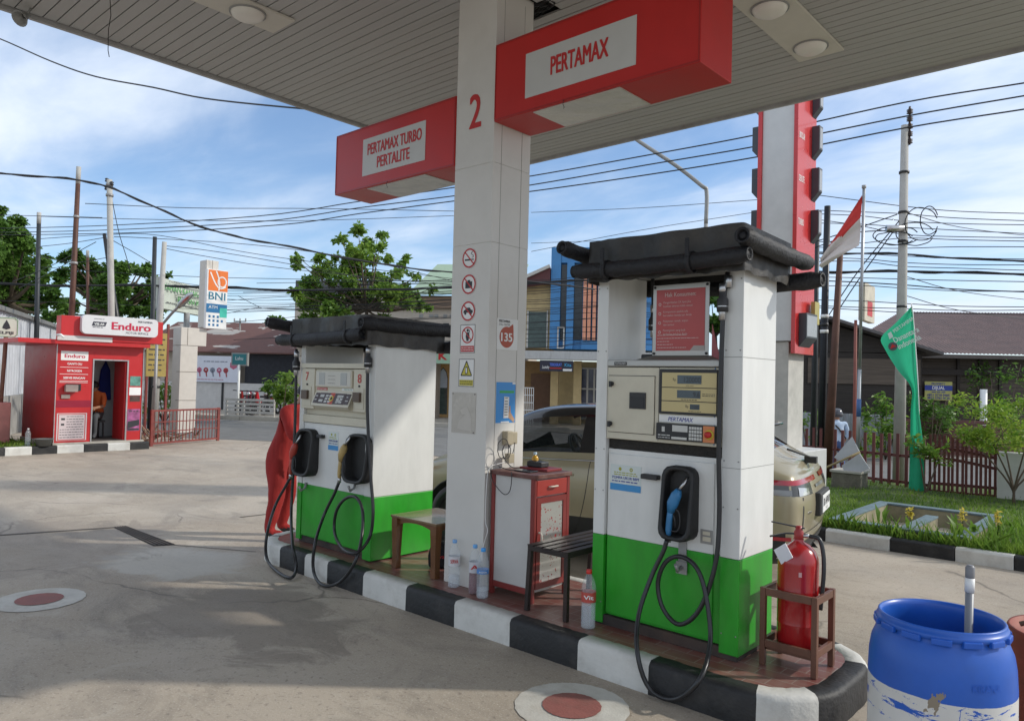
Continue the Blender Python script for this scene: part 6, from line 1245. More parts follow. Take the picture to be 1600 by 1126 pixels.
# ================================================================== THE LEFT SIDE: kiosk, gate, pylons
GX = -16.85
ycut = [gnd(px, py).y for px, py in ((-60, 716), (13, 714), (57, 712), (96, 710), (135, 707), (167, 704), (201, 702), (228, 700))]
mb = MB(); prof = [(0, 0), (0, .14), (-.02, .16), (-.12, .16), (-.14, .15), (-.14, 0)]
for k in range(7):
    a, b = ycut[k]+.004, ycut[k+1]-.004; mb.add([(GX+u, yy, v) for yy in (a, b) for u, v in prof], [(j, j+1, j+7, j+6) for j in range(5)]+[(5, 4, 3, 2, 1, 0), (6, 7, 8, 9, 10, 11)], k % 2 == 1 and 1 or 0)
for k in range(len(mb.m)): mb.m[k] = 1 if (k//7) % 2 == 1 else 0
solo('kiosk_kerb', mb, [MATS['kerb_black'], MATS['kerb_white']], 'low kerb in black and white blocks in front of the red kiosk', 'kerb', (GX, 5, 0), bev=.006)
mb = MB(); mb.add([(x, y, .13+.02*math.sin(x*2+y)) for y in lin(-6, 5.0, 22) for x in lin(-21.2, -16.98, 8)], [(j*9+i, j*9+i+1, (j+1)*9+i+1, (j+1)*9+i) for j in range(22) for i in range(8)], 0, True); struct('verge_soil', mb, grassbase)
g_ = blades('grass_verge', [(random.uniform(-21, -17), random.uniform(0, 4.9), .13) for _ in range(5000)], .09, grs, wd=.01); tagit(g_, 'short green grass on the verge left of the red kiosk', 'grass', None, 'stuff')
KX, K0, K1, KB = -16.98, 5.10, 6.79, -19.1
kt = thing('service_kiosk', 'small red oil change kiosk with an open doorway and Enduro sign', 'kiosk', (-18, 5.9, 0)); kr = M('kiosk_red', (.50, .022, .025), .32, var=.05, dirt=.12, dcol=(.3, .02, .02)); kd = M('kiosk_darkred', (.28, .008, .03), .35, var=.05); al = M('aluminium', (.5, .5, .5), .35, .8, var=.1)
mb = MB(); mb.box(KB, KX+.04, K0-.03, K1+.06, 0, .20); part('base_slab', mb, MATS['street_kerb'], kt, bev=.01)
D0, D1, DZ = 5.80, 6.46, 1.90
mb = MB(); mb.box(KB, KX, K0, K0+.05, .201, 2.2); mb.box(KB, KB+.05, K0+.051, K1-.051, .201, 2.2); mb.box(KB, KX, K1-.05, K1, .201, 2.2)
mb.box(KX-.05, KX, K0+.051, D0, .201, 2.2); mb.box(KX-.05, KX, D1, K1-.051, .201, 2.2); mb.box(KX-.05, KX, D0+.001, D1-.001, DZ, 2.2); part('wall', mb, kr, kt)
mb = MB(); mb.box(KX+.001, KX+.004, K0+.02, D0-.03, .92, 1.06); mb.box(KX-.8, KX-.1, K1-.052, K1-.055, .2, 1.0); part('dark_band', mb, kd, kt)
mb = MB(); mb.box(KB+.051, KX-.052, K0+.051, K1-.051, .201, .21); mb.box(KB+.9, KB+.96, K0+.06, K1-.06, .211, 2.19, 1); mb.box(KB+.06, KX-.06, K0+.052, K0+.058, 1.05, 2.19, 1); part('interior_lining', mb, [M('kiosk_floor', (.1, .09, .08), .7), M('kiosk_inner', (.52, .58, .58), .5, var=.05)], kt)
mb = MB(); mb.box(KX-.002, KX+.012, D0-.025, D0, .201, DZ+.025); mb.box(KX-.002, KX+.012, D1, D1+.03, .201, DZ+.025); mb.box(KX-.002, KX+.012, D0+.001, D1-.001, DZ, DZ+.025); mb.box(KX+.001, KX+.012, K0-.012, K0+.004, .2, 2.2); mb.box(KX+.001, KX+.012, K1-.004, K1+.012, .2, 2.2); part('door_frame', mb, al, kt)
mb = MB(); mb.box(KX-.62, KX-.03, D1-.03, D1-.002, .21, DZ-.01); part('door', mb, kr, kt)
mb = MB(); mb.box(KB-.2, KX+.22, K0-.75, K1+.05, 2.201, 2.29); part('roof', mb, kr, kt, bev=.005)
mb = MB(); mb.box(KX-.05, KX+.24, K0-.02, K1+.30, 2.295, 2.78); part('parapet', mb, kr, kt, bev=.005)
fk = FR((KX+.24, 0, 0), Y3, Z3)
mb = MB(); w0, w1, z0, z1, r = 5.42, 6.93, 2.43, 2.82, .09; P = []
for cx, cy, st in ((w1-r, z1-r, 0), (w0+r, z1-r, 90), (w0+r, z0+r, 180), (w1-r, z0+r, 270)):
    for k in range(7): a = math.radians(st+15*k); P.append(fk(cx+r*math.cos(a), cy+r*math.sin(a), .001))
mb.prism(P, (.12, 0, 0)); sg = part('sign_box', mb, M('sign_offwhite', (.66, .65, .66), .35, var=.03), kt)
fs2 = FR((KX+.362, 0, 0), Y3, Z3); mb = MB(); fs2.text(mb, 'Enduro', 6.38, 2.55, .155, .78, .002, 0, .03); part('sign_name', mb, M('sign_magenta', (.50, .02, .06), .4, var=0), sg)
mb = MB(); fs2.text(mb, 'PERTAMINA', 6.66, 2.725, .04, .30, .002, 0, .02); fs2.text(mb, 'MOTOR SERVICE', 6.5, 2.475, .045, .46, .002); fs2.text(mb, 'APPROVED BY', 5.74, 2.735, .022, .2, .002); fs2.poly(mb, [(5.60, 2.60), (5.86, 2.60), (5.89, 2.69), (5.63, 2.69)], .002); fs2.dashes(mb, 5.62, 5.84, 2.575, .02, .002); part('sign_lettering', mb, M('sign_navy', (.04, .04, .06), .5, var=0), sg)
mb = MB(); fs2.text(mb, 'VIB-AR', 5.745, 2.62, .045, .19, .0035, 0, .02); part('sign_badge_text', mb, plain, sg)
mb = MB(); fk.slab(mb, 5.02, 6.05, 2.28, 2.38, .001, .006); part('faded_strip', mb, M('faded_white', (.6, .56, .55), .5, var=.06), kt)
mb = MB(); mb.tube([fk(5.0, 2.37, .03), fk(5.05, 2.38, .1), fk(5.1, 2.33, .13)], .025, 8); part('door_camera', mb, plain, kt)
f0 = FR((KX, 0, 0), Y3, Z3)
mb = MB(); f0.slab(mb, 5.17, 5.68, 1.88, 2.07, .001, .005); lp = part('small_sign', mb, plain, kt); mb = MB(); f0.text(mb, 'Enduro', 5.43, 1.935, .075, .38, .0056, 0, .03); part('small_sign_name', mb, MATS['sign_magenta'], lp)
mb = MB(); f0.text(mb, 'GANTI OLI', 5.43, 1.79, .045, .27, .003, 0, .02); f0.text(mb, 'NITROGEN', 5.43, 1.645, .045, .27, .003, 0, .02); f0.text(mb, 'SERVIS RINGAN', 5.43, 1.50, .045, .4, .003, 0, .02)
for z in (1.735, 1.595, 1.455, 1.425): f0.rect(mb, 5.16, 5.69, z, z+.008, .003)
part('service_list', mb, wtxt, kt)
mb = MB(); f0.slab(mb, 5.28, 5.56, 1.26, 1.40, .001, .02, 1); f0.slab(mb, 5.25, 5.48, 1.24, 1.38, .02, .11, 0); f0.slab(mb, 5.20, 5.36, 1.10, 1.18, .001, .03, 0); part('vent_box', mb, [M('box_taupe', (.28, .22, .2), .6, var=.2), black], kt)
mb = MB(); f0.slab(mb, 5.14, 5.70, .24, .80, .001, .005, 0); ps = part('price_notice', mb, M('notice_pink', (.6, .5, .5), .5, var=.05), kt)
mb = MB(); 
for z in (.25, .77): f0.rect(mb, 5.16, 5.68, z, z+.014, .006)
for a in (5.165, 5.66): f0.rect(mb, a, a+.014, .265, .77, .006)
part('notice_border', mb, redtxt, ps)
mb = MB()
for k in range(9): f0.dashes(mb, 5.32 if k < 5 else 5.20, 5.64, .73-k*.053, .018, .006)
f0.rect(mb, 5.22, 5.29, .66, .70, .006); f0.rect(mb, 5.22, 5.28, .55, .59, .006); part('notice_text', mb, dark, ps)
mb = MB(); f0.slab(mb, 6.50, 6.76, .40, .87, .001, .004, 0); pz = part('poster', mb, M('poster_pink', (.42, .12, .28), .4, var=.6, scale=7), kt); mb = MB(); f0.poly(mb, [(6.51, .45), (6.75, .52), (6.75, .64), (6.51, .60)], .005); f0.rect(mb, 6.51, 6.75, .41, .45, .005); f0.dashes(mb, 6.53, 6.73, .82, .03, .005); part('poster_print', mb, dark, pz)
mb = MB(); f0.slab(mb, 6.53, 6.75, 1.37, 1.58, .001, .004, 0); f0.slab(mb, 6.52, 6.76, 1.17, 1.34, .001, .006, 1); f0.slab(mb, 6.54, 6.75, 1.03, 1.16, .001, .005, 2); part('notice', mb, [M('poster_teal', (.12, .3, .25), .4, var=.5, scale=8), plain, M('poster_brown', (.09, .05, .04), .4, var=.5, scale=9)], kt)
# blue cloth and seated person in the kiosk
ct = thing('hanging_cloth', 'dark blue cloth hanging on the back wall inside the kiosk', 'cloth', (-18.6, 6.0, 1.2)); mb = MB(); mb.prism([(-18.12, 6.42+a, b) for a, b in ((0, 1.92), (-.10, 1.7), (-.17, 1.05), (.14, 1.02), (.10, 1.7))], (.06, 0, 0)); part('cloth', mb, M('cloth_blue', (.015, .03, .20), .85, var=.3), ct, bev=.03)
J = {'pelvis': (0, 0, .50, (.16, .12)), 'belly': (.03, 0, .66, (.16, .11)), 'chest': (.07, 0, .86, (.17, .12)), 'neck': (.12, 0, 1.02, .055), 'head': (.16, 0, 1.13, (.085, .09)), 'crown': (.17, 0, 1.20, .068)}
E_ = [('pelvis', 'belly'), ('belly', 'chest'), ('chest', 'neck'), ('neck', 'head'), ('head', 'crown')]
E_ += limbs(J, 'L', (.08, .18, .95), (.18, .22, .70), (.40, .12, .68), (.02, .10, .48), (.44, .12, .50), (.42, .12, .10), (.56, .13, .05))
E_ += limbs(J, 'R', (.08, -.18, .95), (.18, -.22, .70), (.40, -.10, .72), (.02, -.10, .48), (.44, -.14, .50), (.46, -.16, .10), (.60, -.18, .05))
km = person('person', 'person in orange shirt and grey trousers sitting inside the kiosk doorway', (-17.75, 6.12, .21), -.6, J, E_, ([M('shirt_orange', (.50, .10, .02), .8, var=.1), skinm, M('trousers_grey', (.06, .065, .07), .8, var=.1)], lambda c: 1 if (c.z > 1.02 or (c.x > .24 and .62 < c.z < .85)) else (2 if c.z < .57 else 0)))
face(km, (.165, 0, 1.13), (1, 0, -.3), hairb, .1)
st_ = thing('stool', 'dark stool under the person sitting inside the kiosk', 'stool', (-17.55, 5.98, .21)); mb = MB(); mb.box(-17.92, -17.58, 5.96, 6.28, .56, .60); part('seat', mb, black, st_)
for a in (-17.90, -17.63):
    for b in (5.98, 6.23): mb = MB(); mb.box(a, a+.03, b, b+.03, .211, .559); part('leg', mb, black, st_)
b_ = gnd(43, 697, .14); bottle(b_.x, b_.y, .14, .36, .05, ('none', (.6, .6, .6)), ('w', (.75, .82, .9), .25), .2, 'empty clear bottle standing in the grass left of the kiosk', None, '', plain)
b_ = gnd(68, 697, .15); mb = MB(); mb.lathe([(.001, .015), (.12, .01), (.16, .14), (.185, .145), (.185, .155), (.15, .15), (.11, .03), (.001, .03)], (b_.x, b_.y, .15), 24); solo('plastic_basin', mb, M('basin_grey', (.12, .125, .12), .6, var=.1), 'dark grey basin on the kerb beside the kiosk', 'basin', (b_.x, b_.y, .15))
# sliding gate
gt = thing('sliding_gate', 'rusty red barred gate standing open beside the kiosk', 'gate', (-17.9, 8.2, 0)); gr_ = M('gate_red', (.21, .04, .032), .55, var=.25, scale=9, dirt=.3, dcol=(.12, .04, .03)); A = gnd(236, 697); B = gnd(340, 688); d = (B-A).normalized(); L_ = (B-A).length; nn_ = Vector((-d.y, d.x, 0)); hg = .80
for z in (.06, .32, .54, hg): mb = MB(); mb.beam(A+Z3*z, B+Z3*z, .035, .04 if z in (.06, hg) else .02); part('rail', mb, gr_, gt)
for u in (0, 1): mb = MB(); p = A.lerp(B, u); mb.beam(p+Z3*0, p+Z3*(hg+.03), .06, .06, up=Y3); part('post', mb, gr_, gt)
for k in range(19): mb = MB(); p = A.lerp(B, (k+.7)/19.6); mb.beam(p+Z3*.08, p+Z3*(hg-.02), .016, .016, up=Y3); part('bar', mb, gr_, gt)
mb = MB()
for k in range(40):
    p = A.lerp(B, random.random())-nn_*random.uniform(-.3, -1.2); a = random.uniform(0, 6.3); mb.beam(p+Z3*random.uniform(.02, .1), p+Vector((math.cos(a)*.4, math.sin(a)*.4, random.uniform(.05, .45))), .03, .03)
solo('scrap_wood', mb, M('scrap_wood', (.25, .17, .12), .85, var=.4), 'heap of old timber offcuts lying behind the open gate', 'scrap heap', A, kind='stuff')
# BNI pylon
XB = -20.86; yb = lambda px, py=520: on(px, py, 0, XB).y; zb = lambda px, py: on(px, py, 0, XB).z
bp = thing('bank_pylon', 'cream clad stepped pylon carrying the BNI bank sign', 'pylon', (XB, 9.5, 0)); bc = M('pylon_cream', (.60, .56, .50), .45, var=.05, dirt=.2, dcol=(.4, .36, .3))
for nm, p0_, p1_, zz0, zz1, dd in (('lower_pillar', 283, 310, 0, zb(296, 540)-.006, .5), ('bracket', 283, 323, zb(300, 540), zb(300, 512), .5), ('upper_pillar', 319, 338, zb(328, 512)+.004, zb(326, 406), .42)):
    mb = MB(); mb.box(XB-dd, XB, yb(p0_), yb(p1_), zz0, zz1); part(nm, mb, bc, bp, bev=.01)
mb = MB()
for z in (.9, 1.7): mb.box(XB-.2, XB+.004, yb(282.8), yb(310.2), z, z+.015)
mb.box(XB+.001, XB+.004, yb(293), yb(293)+.015, zb(300, 540)+.01, zb(300, 512)-.01); mb.box(XB+.001, XB+.004, yb(328), yb(328)+.012, zb(328, 500), zb(328, 406)); part('seam', mb, M('seam_brown', (.2, .17, .14), .7, var=0), bp)
s0, s1 = yb(319.5, 460), yb(352, 460); zt_, zl_ = zb(335, 422), zb(335, 514)
bs = thing('bank_sign', 'vertical BNI sign with orange emblem above a blue ATM band on the cream pylon', 'sign', (XB, (s0+s1)/2, zl_)); mb = MB(); mb.box(XB+.005, XB+.13, s0, s1, zl_, zt_); part('box', mb, plain, bs, bev=.01)
fb_ = FR((XB+.13, s0, zl_), Y3, Z3); w = s1-s0; h = zt_-zl_
mb = MB(); fb_.rect(mb, w*.06, w, h*.64, h*.99, .003); part('orange_square', mb, M('bank_orange', (.75, .17, .02), .4, var=0), bs)
mb = MB()
for a in range(16): 
    c1_ = lambda t: (w*(.15+.75*t), h*(.95-.22*t-.13*math.sin(t*3.1))); fb_.line(mb, c1_(a/16), c1_((a+1)/16), w*.06, .006)
    c2_ = lambda t: (w*(.72+.20*math.cos(t*6.3)), h*(.80+.085*math.sin(t*6.3))); fb_.line(mb, c2_(a/16), c2_((a+1)/16), w*.055, .0065)
    c3_ = lambda t: (w*(.42+.18*math.sin(t*2.2)), h*(.98-.33*t)); fb_.line(mb, c3_(a/16), c3_((a+1)/16), w*.06, .007)
part('emblem', mb, wtxt, bs); mb = MB(); fb_.text(mb, 'BNI', w*.5, h*.49, h*.13, w*.8, .003, 0, .01); part('lettering', mb, M('bank_teal', (.01, .16, .25), .4, var=0), bs)
mb = MB(); fb_.rect(mb, 0, w, h*.27, h*.42, .003, 0); part('atm_band', mb, M('atm_blue', (.01, .14, .32), .4, var=0), bs); mb = MB(); fb_.rect(mb, w*.65, w, h*.20, h*.36, .005); part('green_square', mb, M('atm_green', (.05, .5, .38), .4, var=0), bs); mb = MB(); fb_.text(mb, 'ATM', w*.32, h*.34, h*.05, w*.42, .006); part('atm_lettering', mb, wtxt, bs); mb = MB()
for i in range(4):
    for j in range(3):
        if i < 3 or j == 1: fb_.rect(mb, w*(.12+i*.2), w*(.22+i*.2), h*(.045+j*.07), h*(.085+j*.07), .003, 0)
part('icon_grid', mb, MATS['atm_blue'], bs)
# kindergarten billboard
q1, q2, q3, q4 = at(247, 432, 24), at(313, 451, 26.9), at(312, 493, 26.9), at(251, 481, 24)
q2.z = q1.z; q3.z = q4.z; bb = thing('school_billboard', 'greyed white billboard reading Taman Kanak-Kanak Insan Kamil behind the cream pylon', 'billboard', (q4.x, q4.y, 0)); q2.x += 0; e = (q2-q1)
mb = MB(); nrm = e.cross(Z3).normalized(); e_ = e*1.35; mb.prism([q1, q1+e_, q4+e_, q4], -nrm*.25); part('panel', mb, M('billboard_face', (.50, .54, .47), .6, var=.1, dirt=.35, dcol=(.25, .26, .22)), bb)
fb3 = FR(q4+nrm*.01, e, Z3); W_ = e_.length; H_ = q1.z-q4.z; mb = MB(); fb3.text(mb, 'TAMAN KANAK-KANAK', W_*.48, H_*.62, H_*.17, W_*.92, .01, 0, .03); fb3.text(mb, 'INSAN KAMIL', W_*.58, H_*.32, H_*.17, W_*.62, .01, 0, .03); part('green_lettering', mb, M('faded_green', (.10, .32, .10), .6, var=0), bb)
mb = MB(); fb3.text(mb, 'YAYASAN PENDIDIKAN ISLAM', W_*.48, H_*.88, H_*.06, W_*.75, .01, 0, .02); fb3.dashes(mb, W_*.08, W_*.95, H_*.22, H_*.05, .01); part('small_lettering', mb, M('faded_black', (.1, .1, .1), .6, var=0), bb)
mb = MB(); c = q4+e*.6; mb.tube([Vector((c.x, c.y, 0)), c], .1, 10); mb.tube([Vector((q4.x-.1, q4.y, 0)), Vector((q4.x-.1, q4.y, q1.z))], .09, 10); part('post', mb, grey, bb)
t = thing('yellow_notice_board', 'old yellow notice board with rows of dark writing behind the strapped poles', 'notice board', (XB+.5, 8.2, 0)); xq = -20.3; yq = lambda px: on(px, 560, 0, xq).y; zq = lambda py: on(245, py, 0, xq).z
mb = MB(); mb.box(xq-.05, xq, yq(229), yq(260), zq(588), zq(520)); part('panel', mb, M('board_yellow', (.36, .27, .07), .6, var=.2), t); mb = MB(); fy = FR((xq, 0, 0), Y3, Z3)
for k in range(7): fy.dashes(mb, yq(232), yq(257), zq(530+k*8), .05, .004)
part('writing', mb, dark, t); mb = MB(); mb.box(xq-.1, xq-.02, yq(261), yq(264), 0, zq(505)); mb.box(xq-.1, xq-.02, yq(230), yq(233), 0, zq(588)-.002); part('post', mb, gr_, t)
# white corrugated wall with concrete foot
def cor_sheet(A, B, z0, z1, pitch=.1, dep=.025):
    mb = MB(); A = Vector(A); B = Vector(B); L_ = (B-A).length; n = int(L_/(pitch/4)); d = (B-A)/n; nr = Vector((-d.y, d.x, 0)).normalized(); vs = []
    for i in range(n+1): o = nr*dep*(0, 1, 1, 0)[i % 4]; p = A+d*i+o; vs += [(p.x, p.y, z0), (p.x, p.y, z1)]
    mb.add(vs, [(i*2, i*2+2, i*2+3, i*2+1) for i in range(n)], 0, False); return mb
t = thing('sheet_wall', 'long white corrugated sheet wall on a grey concrete foot left of the kiosk', 'wall', (-21, 5, 0)); A = Vector((-19.2, 4.25, 0)); B = Vector((-30, 9.3, 0)); A = A-(B-A)*.35
part('sheeting', cor_sheet(A, B, 1.0, 3.08, .30, .05), M('white_sheet', (.58, .60, .64), .45, .2, var=.05, dirt=.15), t); mb = MB(); mb.beam(A+Z3*.5, B+Z3*.5, .15, .99); part('concrete_foot', mb, M('foot_concrete', (.32, .31, .29), .85, var=.15, dirt=.5, bump=.4), t); mb = MB(); mb.beam(A+Z3*3.1, B+Z3*3.1, .2, .10); part('coping', mb, M('coping_grey', (.3, .29, .27), .5, .5), t)
# gas sign and red box at the very left
t = thing('gas_sign', 'small scalloped white sign with a flame on a leaning brown post at the left edge', 'sign', gnd(2, 700)); p = at(10, 511, 15.2); xd = Vector((.25, .97, 0)).normalized(); fz = FR(p, xd, Z3); mb = MB(); R_ = .20
P = [fz(R_*a, R_*b) for a, b in ((-.8, -1), (.8, -1), (.85, -.85), (1, -.8), (1, .8), (.85, .85), (.8, 1), (-.8, 1), (-.85, .85), (-1, .8), (-1, -.8), (-.85, -.85))]; mb.prism(P, -fz.n*.05); part('plate', mb, M('sign_cream', (.60, .62, .52), .5, var=.05), t)
mb = MB(); 
for k in range(12): a, b = P[k], P[(k+1) % 12]; mb.beam(a.lerp(p, .05)+fz.n*.004, b.lerp(p, .05)+fz.n*.004, .012, .006)
part('green_border', mb, M('border_green', (.1, .3, .12), .5, var=0), t); mb = MB(); fz.poly(mb, [(-.07, -.02), (0, -.05), (.07, -.02), (.05, .05), (0, .15), (-.05, .05)], .004); fz.text(mb, 'ELPIJI', 0, -.14, .055, .24, .004, 0, .03); part('flame_print', mb, dark, t)
mb = MB(); mb.tube([p-Z3*.2, gnd(-4, 700)], .04, 8); part('post', mb, M('post_brown', (.22, .10, .07), .7, var=.2), t)
mb = MB(); p = gnd(-2, 692, .12); mb.box(p.x-.3, p.x+.3, p.y-.7, p.y+.12, .14, .98); solo('gas_locker', mb, M('locker_red_white', (.6, .25, .22), .5, var=.5, scale=1.5), 'red and white locker cut off by the left edge of the verge', 'locker', (p.x, p.y, .13), bev=.02)
# ================================================================== TREES
bark = M('bark', (.10, .075, .05), .9, var=.3, bump=.6, bscale=12)
def tree(label, clumps, dpt, trunk_px, mats_, n, lsz, spread=1., group=None, limb_r=.10, base_z=0.):
    b = at(trunk_px[0], trunk_px[1], dpt); top = Vector(b); b.z = base_z; t = thing('tree', label, 'tree', b, group=group); fw = Vector((-.668, .744, 0)); mb = MB(); fork = b.lerp(top, .98)
    mb.tube(spline([b, b.lerp(fork, .5)+Vector((.08, 0, 0)), fork], 5), [limb_r*1.7-limb_r*.9*i/10 for i in range(11)], 8); pts = []
    tot = sum(c[2]**2 for c in clumps)
    for (px, py, r) in clumps:
        dd = random.uniform(-.5, .5)*spread; c = at(px, py, dpt+dd); rm = r*dpt/FPX
        md = fork.lerp(c, .5)+Vector((0, 0, -rm*.3)); mb.tube(spline([fork, md, c], 3), [limb_r*.7, limb_r*.6, limb_r*.5, limb_r*.4, limb_r*.3, limb_r*.2, limb_r*.1], 6)
        k = max(6, int(n*r*r/tot)); ns = max(3, int(r/5))
        for s_ in range(ns):
            o = RNG.normal(size=3)*rm*.42; pts.append(blob((c.x+o[0], c.y+o[1], c.z+o[2]*.8), (rm*.55, rm*.55, rm*.42), k//ns, .35))
            e_ = Vector((c.x+o[0], c.y+o[1], c.z+o[2]*.8)); mb.tube([c, e_], [limb_r*.15, limb_r*.05], 4)
    part('trunk', mb, bark, t); leaves('crown', np.concatenate(pts), lsz, mats_, t, up=.6, asp=1.7); return t
lf1 = leafm('leaf_broad', (.05, .14, .02), (.28, .42, .07), .6); lf2 = leafm('leaf_deep', (.030, .09, .015), (.15, .27, .045), .4)
C = [(470, 405, 14), (490, 420, 22), (455, 402, 9), (497, 402, 12), (480, 440, 18), (490, 455, 22), (465, 460, 14), (500, 470, 22), (470, 475, 18), (512, 486, 22), (520, 440, 10), (533, 372, 12), (560, 362, 13), (570, 375, 18), (590, 368, 12), (594, 382, 12), (550, 395, 14), (565, 400, 22), (545, 412, 18), (585, 405, 18), (525, 400, 8), (560, 425, 26), (590, 430, 24), (525, 425, 16), (540, 442, 20), (610, 445, 20), (630, 407, 8), (636, 402, 7), (600, 465, 26), (570, 470, 24), (545, 475, 22), (640, 450, 16), (625, 465, 20), (650, 430, 8), (655, 478, 14), (640, 482, 14), (676, 450, 8), (520, 500, 18), (600, 490, 18), (478, 495, 14), (620, 425, 10), (668, 478, 9)]
tree('broad-leaved tree with sunlit clumps in front of the green-roofed building', C, 25.5, (573, 480), lf1, 15000, .165, 2.5, limb_r=.07)
C = [(x, y, r) for x, y, r in ((-40, 350, 40), (0, 355, 30), (25, 345, 18), (10, 375, 32), (40, 380, 24), (55, 402, 20), (-20, 400, 45), (30, 410, 30), (70, 402, 12), (60, 430, 20), (20, 445, 40), (55, 455, 26), (-30, 450, 50), (80, 470, 20), (50, 480, 26), (10, 485, 40), (75, 490, 18), (0, 335, 14))]
tree('large dark green tree rising behind the white sheet wall at the left', C, 32, (10, 470), lf2, 26000, .21, 4, 'trees behind the left wall', .2)
C = [(105, 400, 12), (118, 398, 12), (140, 408, 18), (155, 420, 20), (100, 435, 14), (92, 438, 9), (120, 440, 22), (150, 450, 26), (180, 415, 20), (195, 440, 26), (170, 465, 26), (215, 425, 16), (228, 418, 12), (235, 440, 18), (225, 465, 24), (250, 450, 12), (195, 485, 24), (150, 485, 24), (115, 470, 20), (240, 485, 18), (105, 492, 14), (260, 430, 6)]
tree('spreading green tree behind the pole cluster above the red kiosk', C, 36, (180, 480), lf2, 20000, .21, 4, 'trees behind the left wall', .16)
tree('small distant tree showing just left of the far pump cover', [(425, 505, 10), (437, 500, 9), (446, 508, 9), (415, 510, 7)], 48, (432, 512), lf2, 900, .32, 2, limb_r=.08)
tree('green tree seen through the gap behind the red notice', [(1112, 470, 16), (1130, 480, 18), (1100, 500, 20), (1125, 510, 20), (1145, 495, 16)], 31, (1118, 520), lf2, 2600, .25, 2, limb_r=.08)
# ================================================================== BUILDINGS ACROSS THE STREET (aligned with it)
def base_of(px, dpt): v = at(px, 600, dpt); return Vector((v.x, v.y, 0))
class BF:  # building frame: a runs along the street to the right, c towards the street, b up
    def __init__(s, px, dpt, z0=0.): s.o = base_of(px, dpt); s.z0 = z0; s.d = dpt
    def a(s, px, c=0.):  # where the sight line of a column of the picture meets the facade
        v = ray(px, 600); v = Vector((v[0], v[1], 0)); o = s.o-RN*c; den = v.x*RD.y-v.y*RD.x; k = (o.x*RD.y-o.y*RD.x)/den; return (v*k-o).dot(RD)
    def z(s, px, py, c=0.): v = ray(px, py); o = s.o-RN*c; den = v[0]*RD.y-v[1]*RD.x; k = (o.x*RD.y-o.y*RD.x)/den; return CAMH+v[2]*k
    def P(s, a, b, c=0.): return s.o+RD*a+Z3*b-RN*c
    def box(s, mb, a0, a1, b0, b1, c0, c1, mi=0): mb.obox(s.P((a0+a1)/2, (b0+b1)/2, (c0+c1)/2), RD, -RN, Z3, abs(a1-a0)/2, abs(c1-c0)/2, abs(b1-b0)/2, mi)
glw = M('window_dark', (.03, .04, .045), .12, var=.2); glg = M('window_green', (.06, .09, .08), .15, var=.3)
# blue house
F_ = BF(858, 29.5); Z = F_.z
bl = M('wall_blue', (.065, .23, .48), .7, var=.08, dirt=.2, dcol=(.06, .14, .3)); yl = M('wall_yellow', (.50, .38, .19), .8, var=.1, dirt=.35, dcol=(.2, .15, .1)); trimw = M('trim_pale', (.52, .50, .46), .7, var=.1, dirt=.3)
t = thing('blue_house', 'blue two-storey shop house with orange fins and tall dark windows', 'house', F_.P(0, 0)); a0, a1 = 0, F_.a(1034); zt = Z(870, 388); zl = Z(870, 545)
mb = MB(); F_.box(mb, a0, a1, zl, zt-.0, -6, 0); part('upper_wall', mb, bl, t); mb = MB(); F_.box(mb, a0+.02, F_.a(905), zt-.45, zt-.38, .001, .04); F_.box(mb, a0+.02, F_.a(905), zt-.32, zt-.26, .001, .04); part('white_stripes', mb, trimw, t)
mb = MB(); F_.box(mb, a0, F_.a(873), zl, zt-.0, .001, .25); F_.box(mb, F_.a(883), F_.a(894), zl, zt-.6, .001, .25); F_.box(mb, F_.a(907), a1, zl-.0, zl+.35, .001, .15); F_.box(mb, F_.a(873)+.01, a1, zt-.6, zt+.0, .0015, .2); part('pier', mb, bl, t)
for p0_, p1_ in ((873, 883), (894, 907), (948, 962), (985, 1000)):
    mb = MB(); F_.box(mb, F_.a(p0_), F_.a(p1_), zl+.36, zt-.65, .002, .03); part('window', mb, glw, t)
of = M('fin_orange', (.75, .33, .20), .7, var=.08)
for p0_ in (909, 916, 924, 932, 966, 974): mb = MB(); F_.box(mb, F_.a(p0_), F_.a(p0_+5), zl+.36, zt-.7, .003, .30); part('fin', mb, of, t)
mb = MB(); 
for u in (870, 879.2): F_.box(mb, F_.a(u), F_.a(u)+.05, zl+.05, zl+.85, .26, .31)
for z in (zl+.0, zl+.81): F_.box(mb, F_.a(870), F_.a(880.4), z, z+.05, .31, .33)
part('window_grille', mb, trimw, t)
mb = MB(); F_.box(mb, a0, a1, 0, zl-.45, -6, -1.2, 0); part('ground_floor_wall', mb, yl, t)
mb = MB(); F_.box(mb, F_.a(903), F_.a(965), .2, zl-.7, -1.19, -1.12, 0); w_ = part('shop_window', mb, M('shop_glass', (.10, .11, .16), .15, var=.5, scale=2), t); mb = MB()
for u in (903, 914, 925, 938, 950): F_.box(mb, F_.a(u), F_.a(u)+.07, .2, zl-.7, -1.118, -1.05)
for z in (.2, 1.4, zl-.75): F_.box(mb, F_.a(903), F_.a(965), z, z+.06, -1.115, -1.06)
part('shop_frame', mb, trimw, w_)
for u in (860, 896, 970): mb = MB(); F_.box(mb, F_.a(u), F_.a(u)+.3, 0, zl-.46, -.3, 0); part('porch_post', mb, yl, t)
mb = MB(); F_.box(mb, F_.a(818), a1, zl-.44, zl-.12, .05, 1.0); part('awning', mb, M('awning_white', (.50, .50, .49), .6, var=.08, dirt=.35, dcol=(.25, .24, .22), stretch=(6, 6, 1)), t)
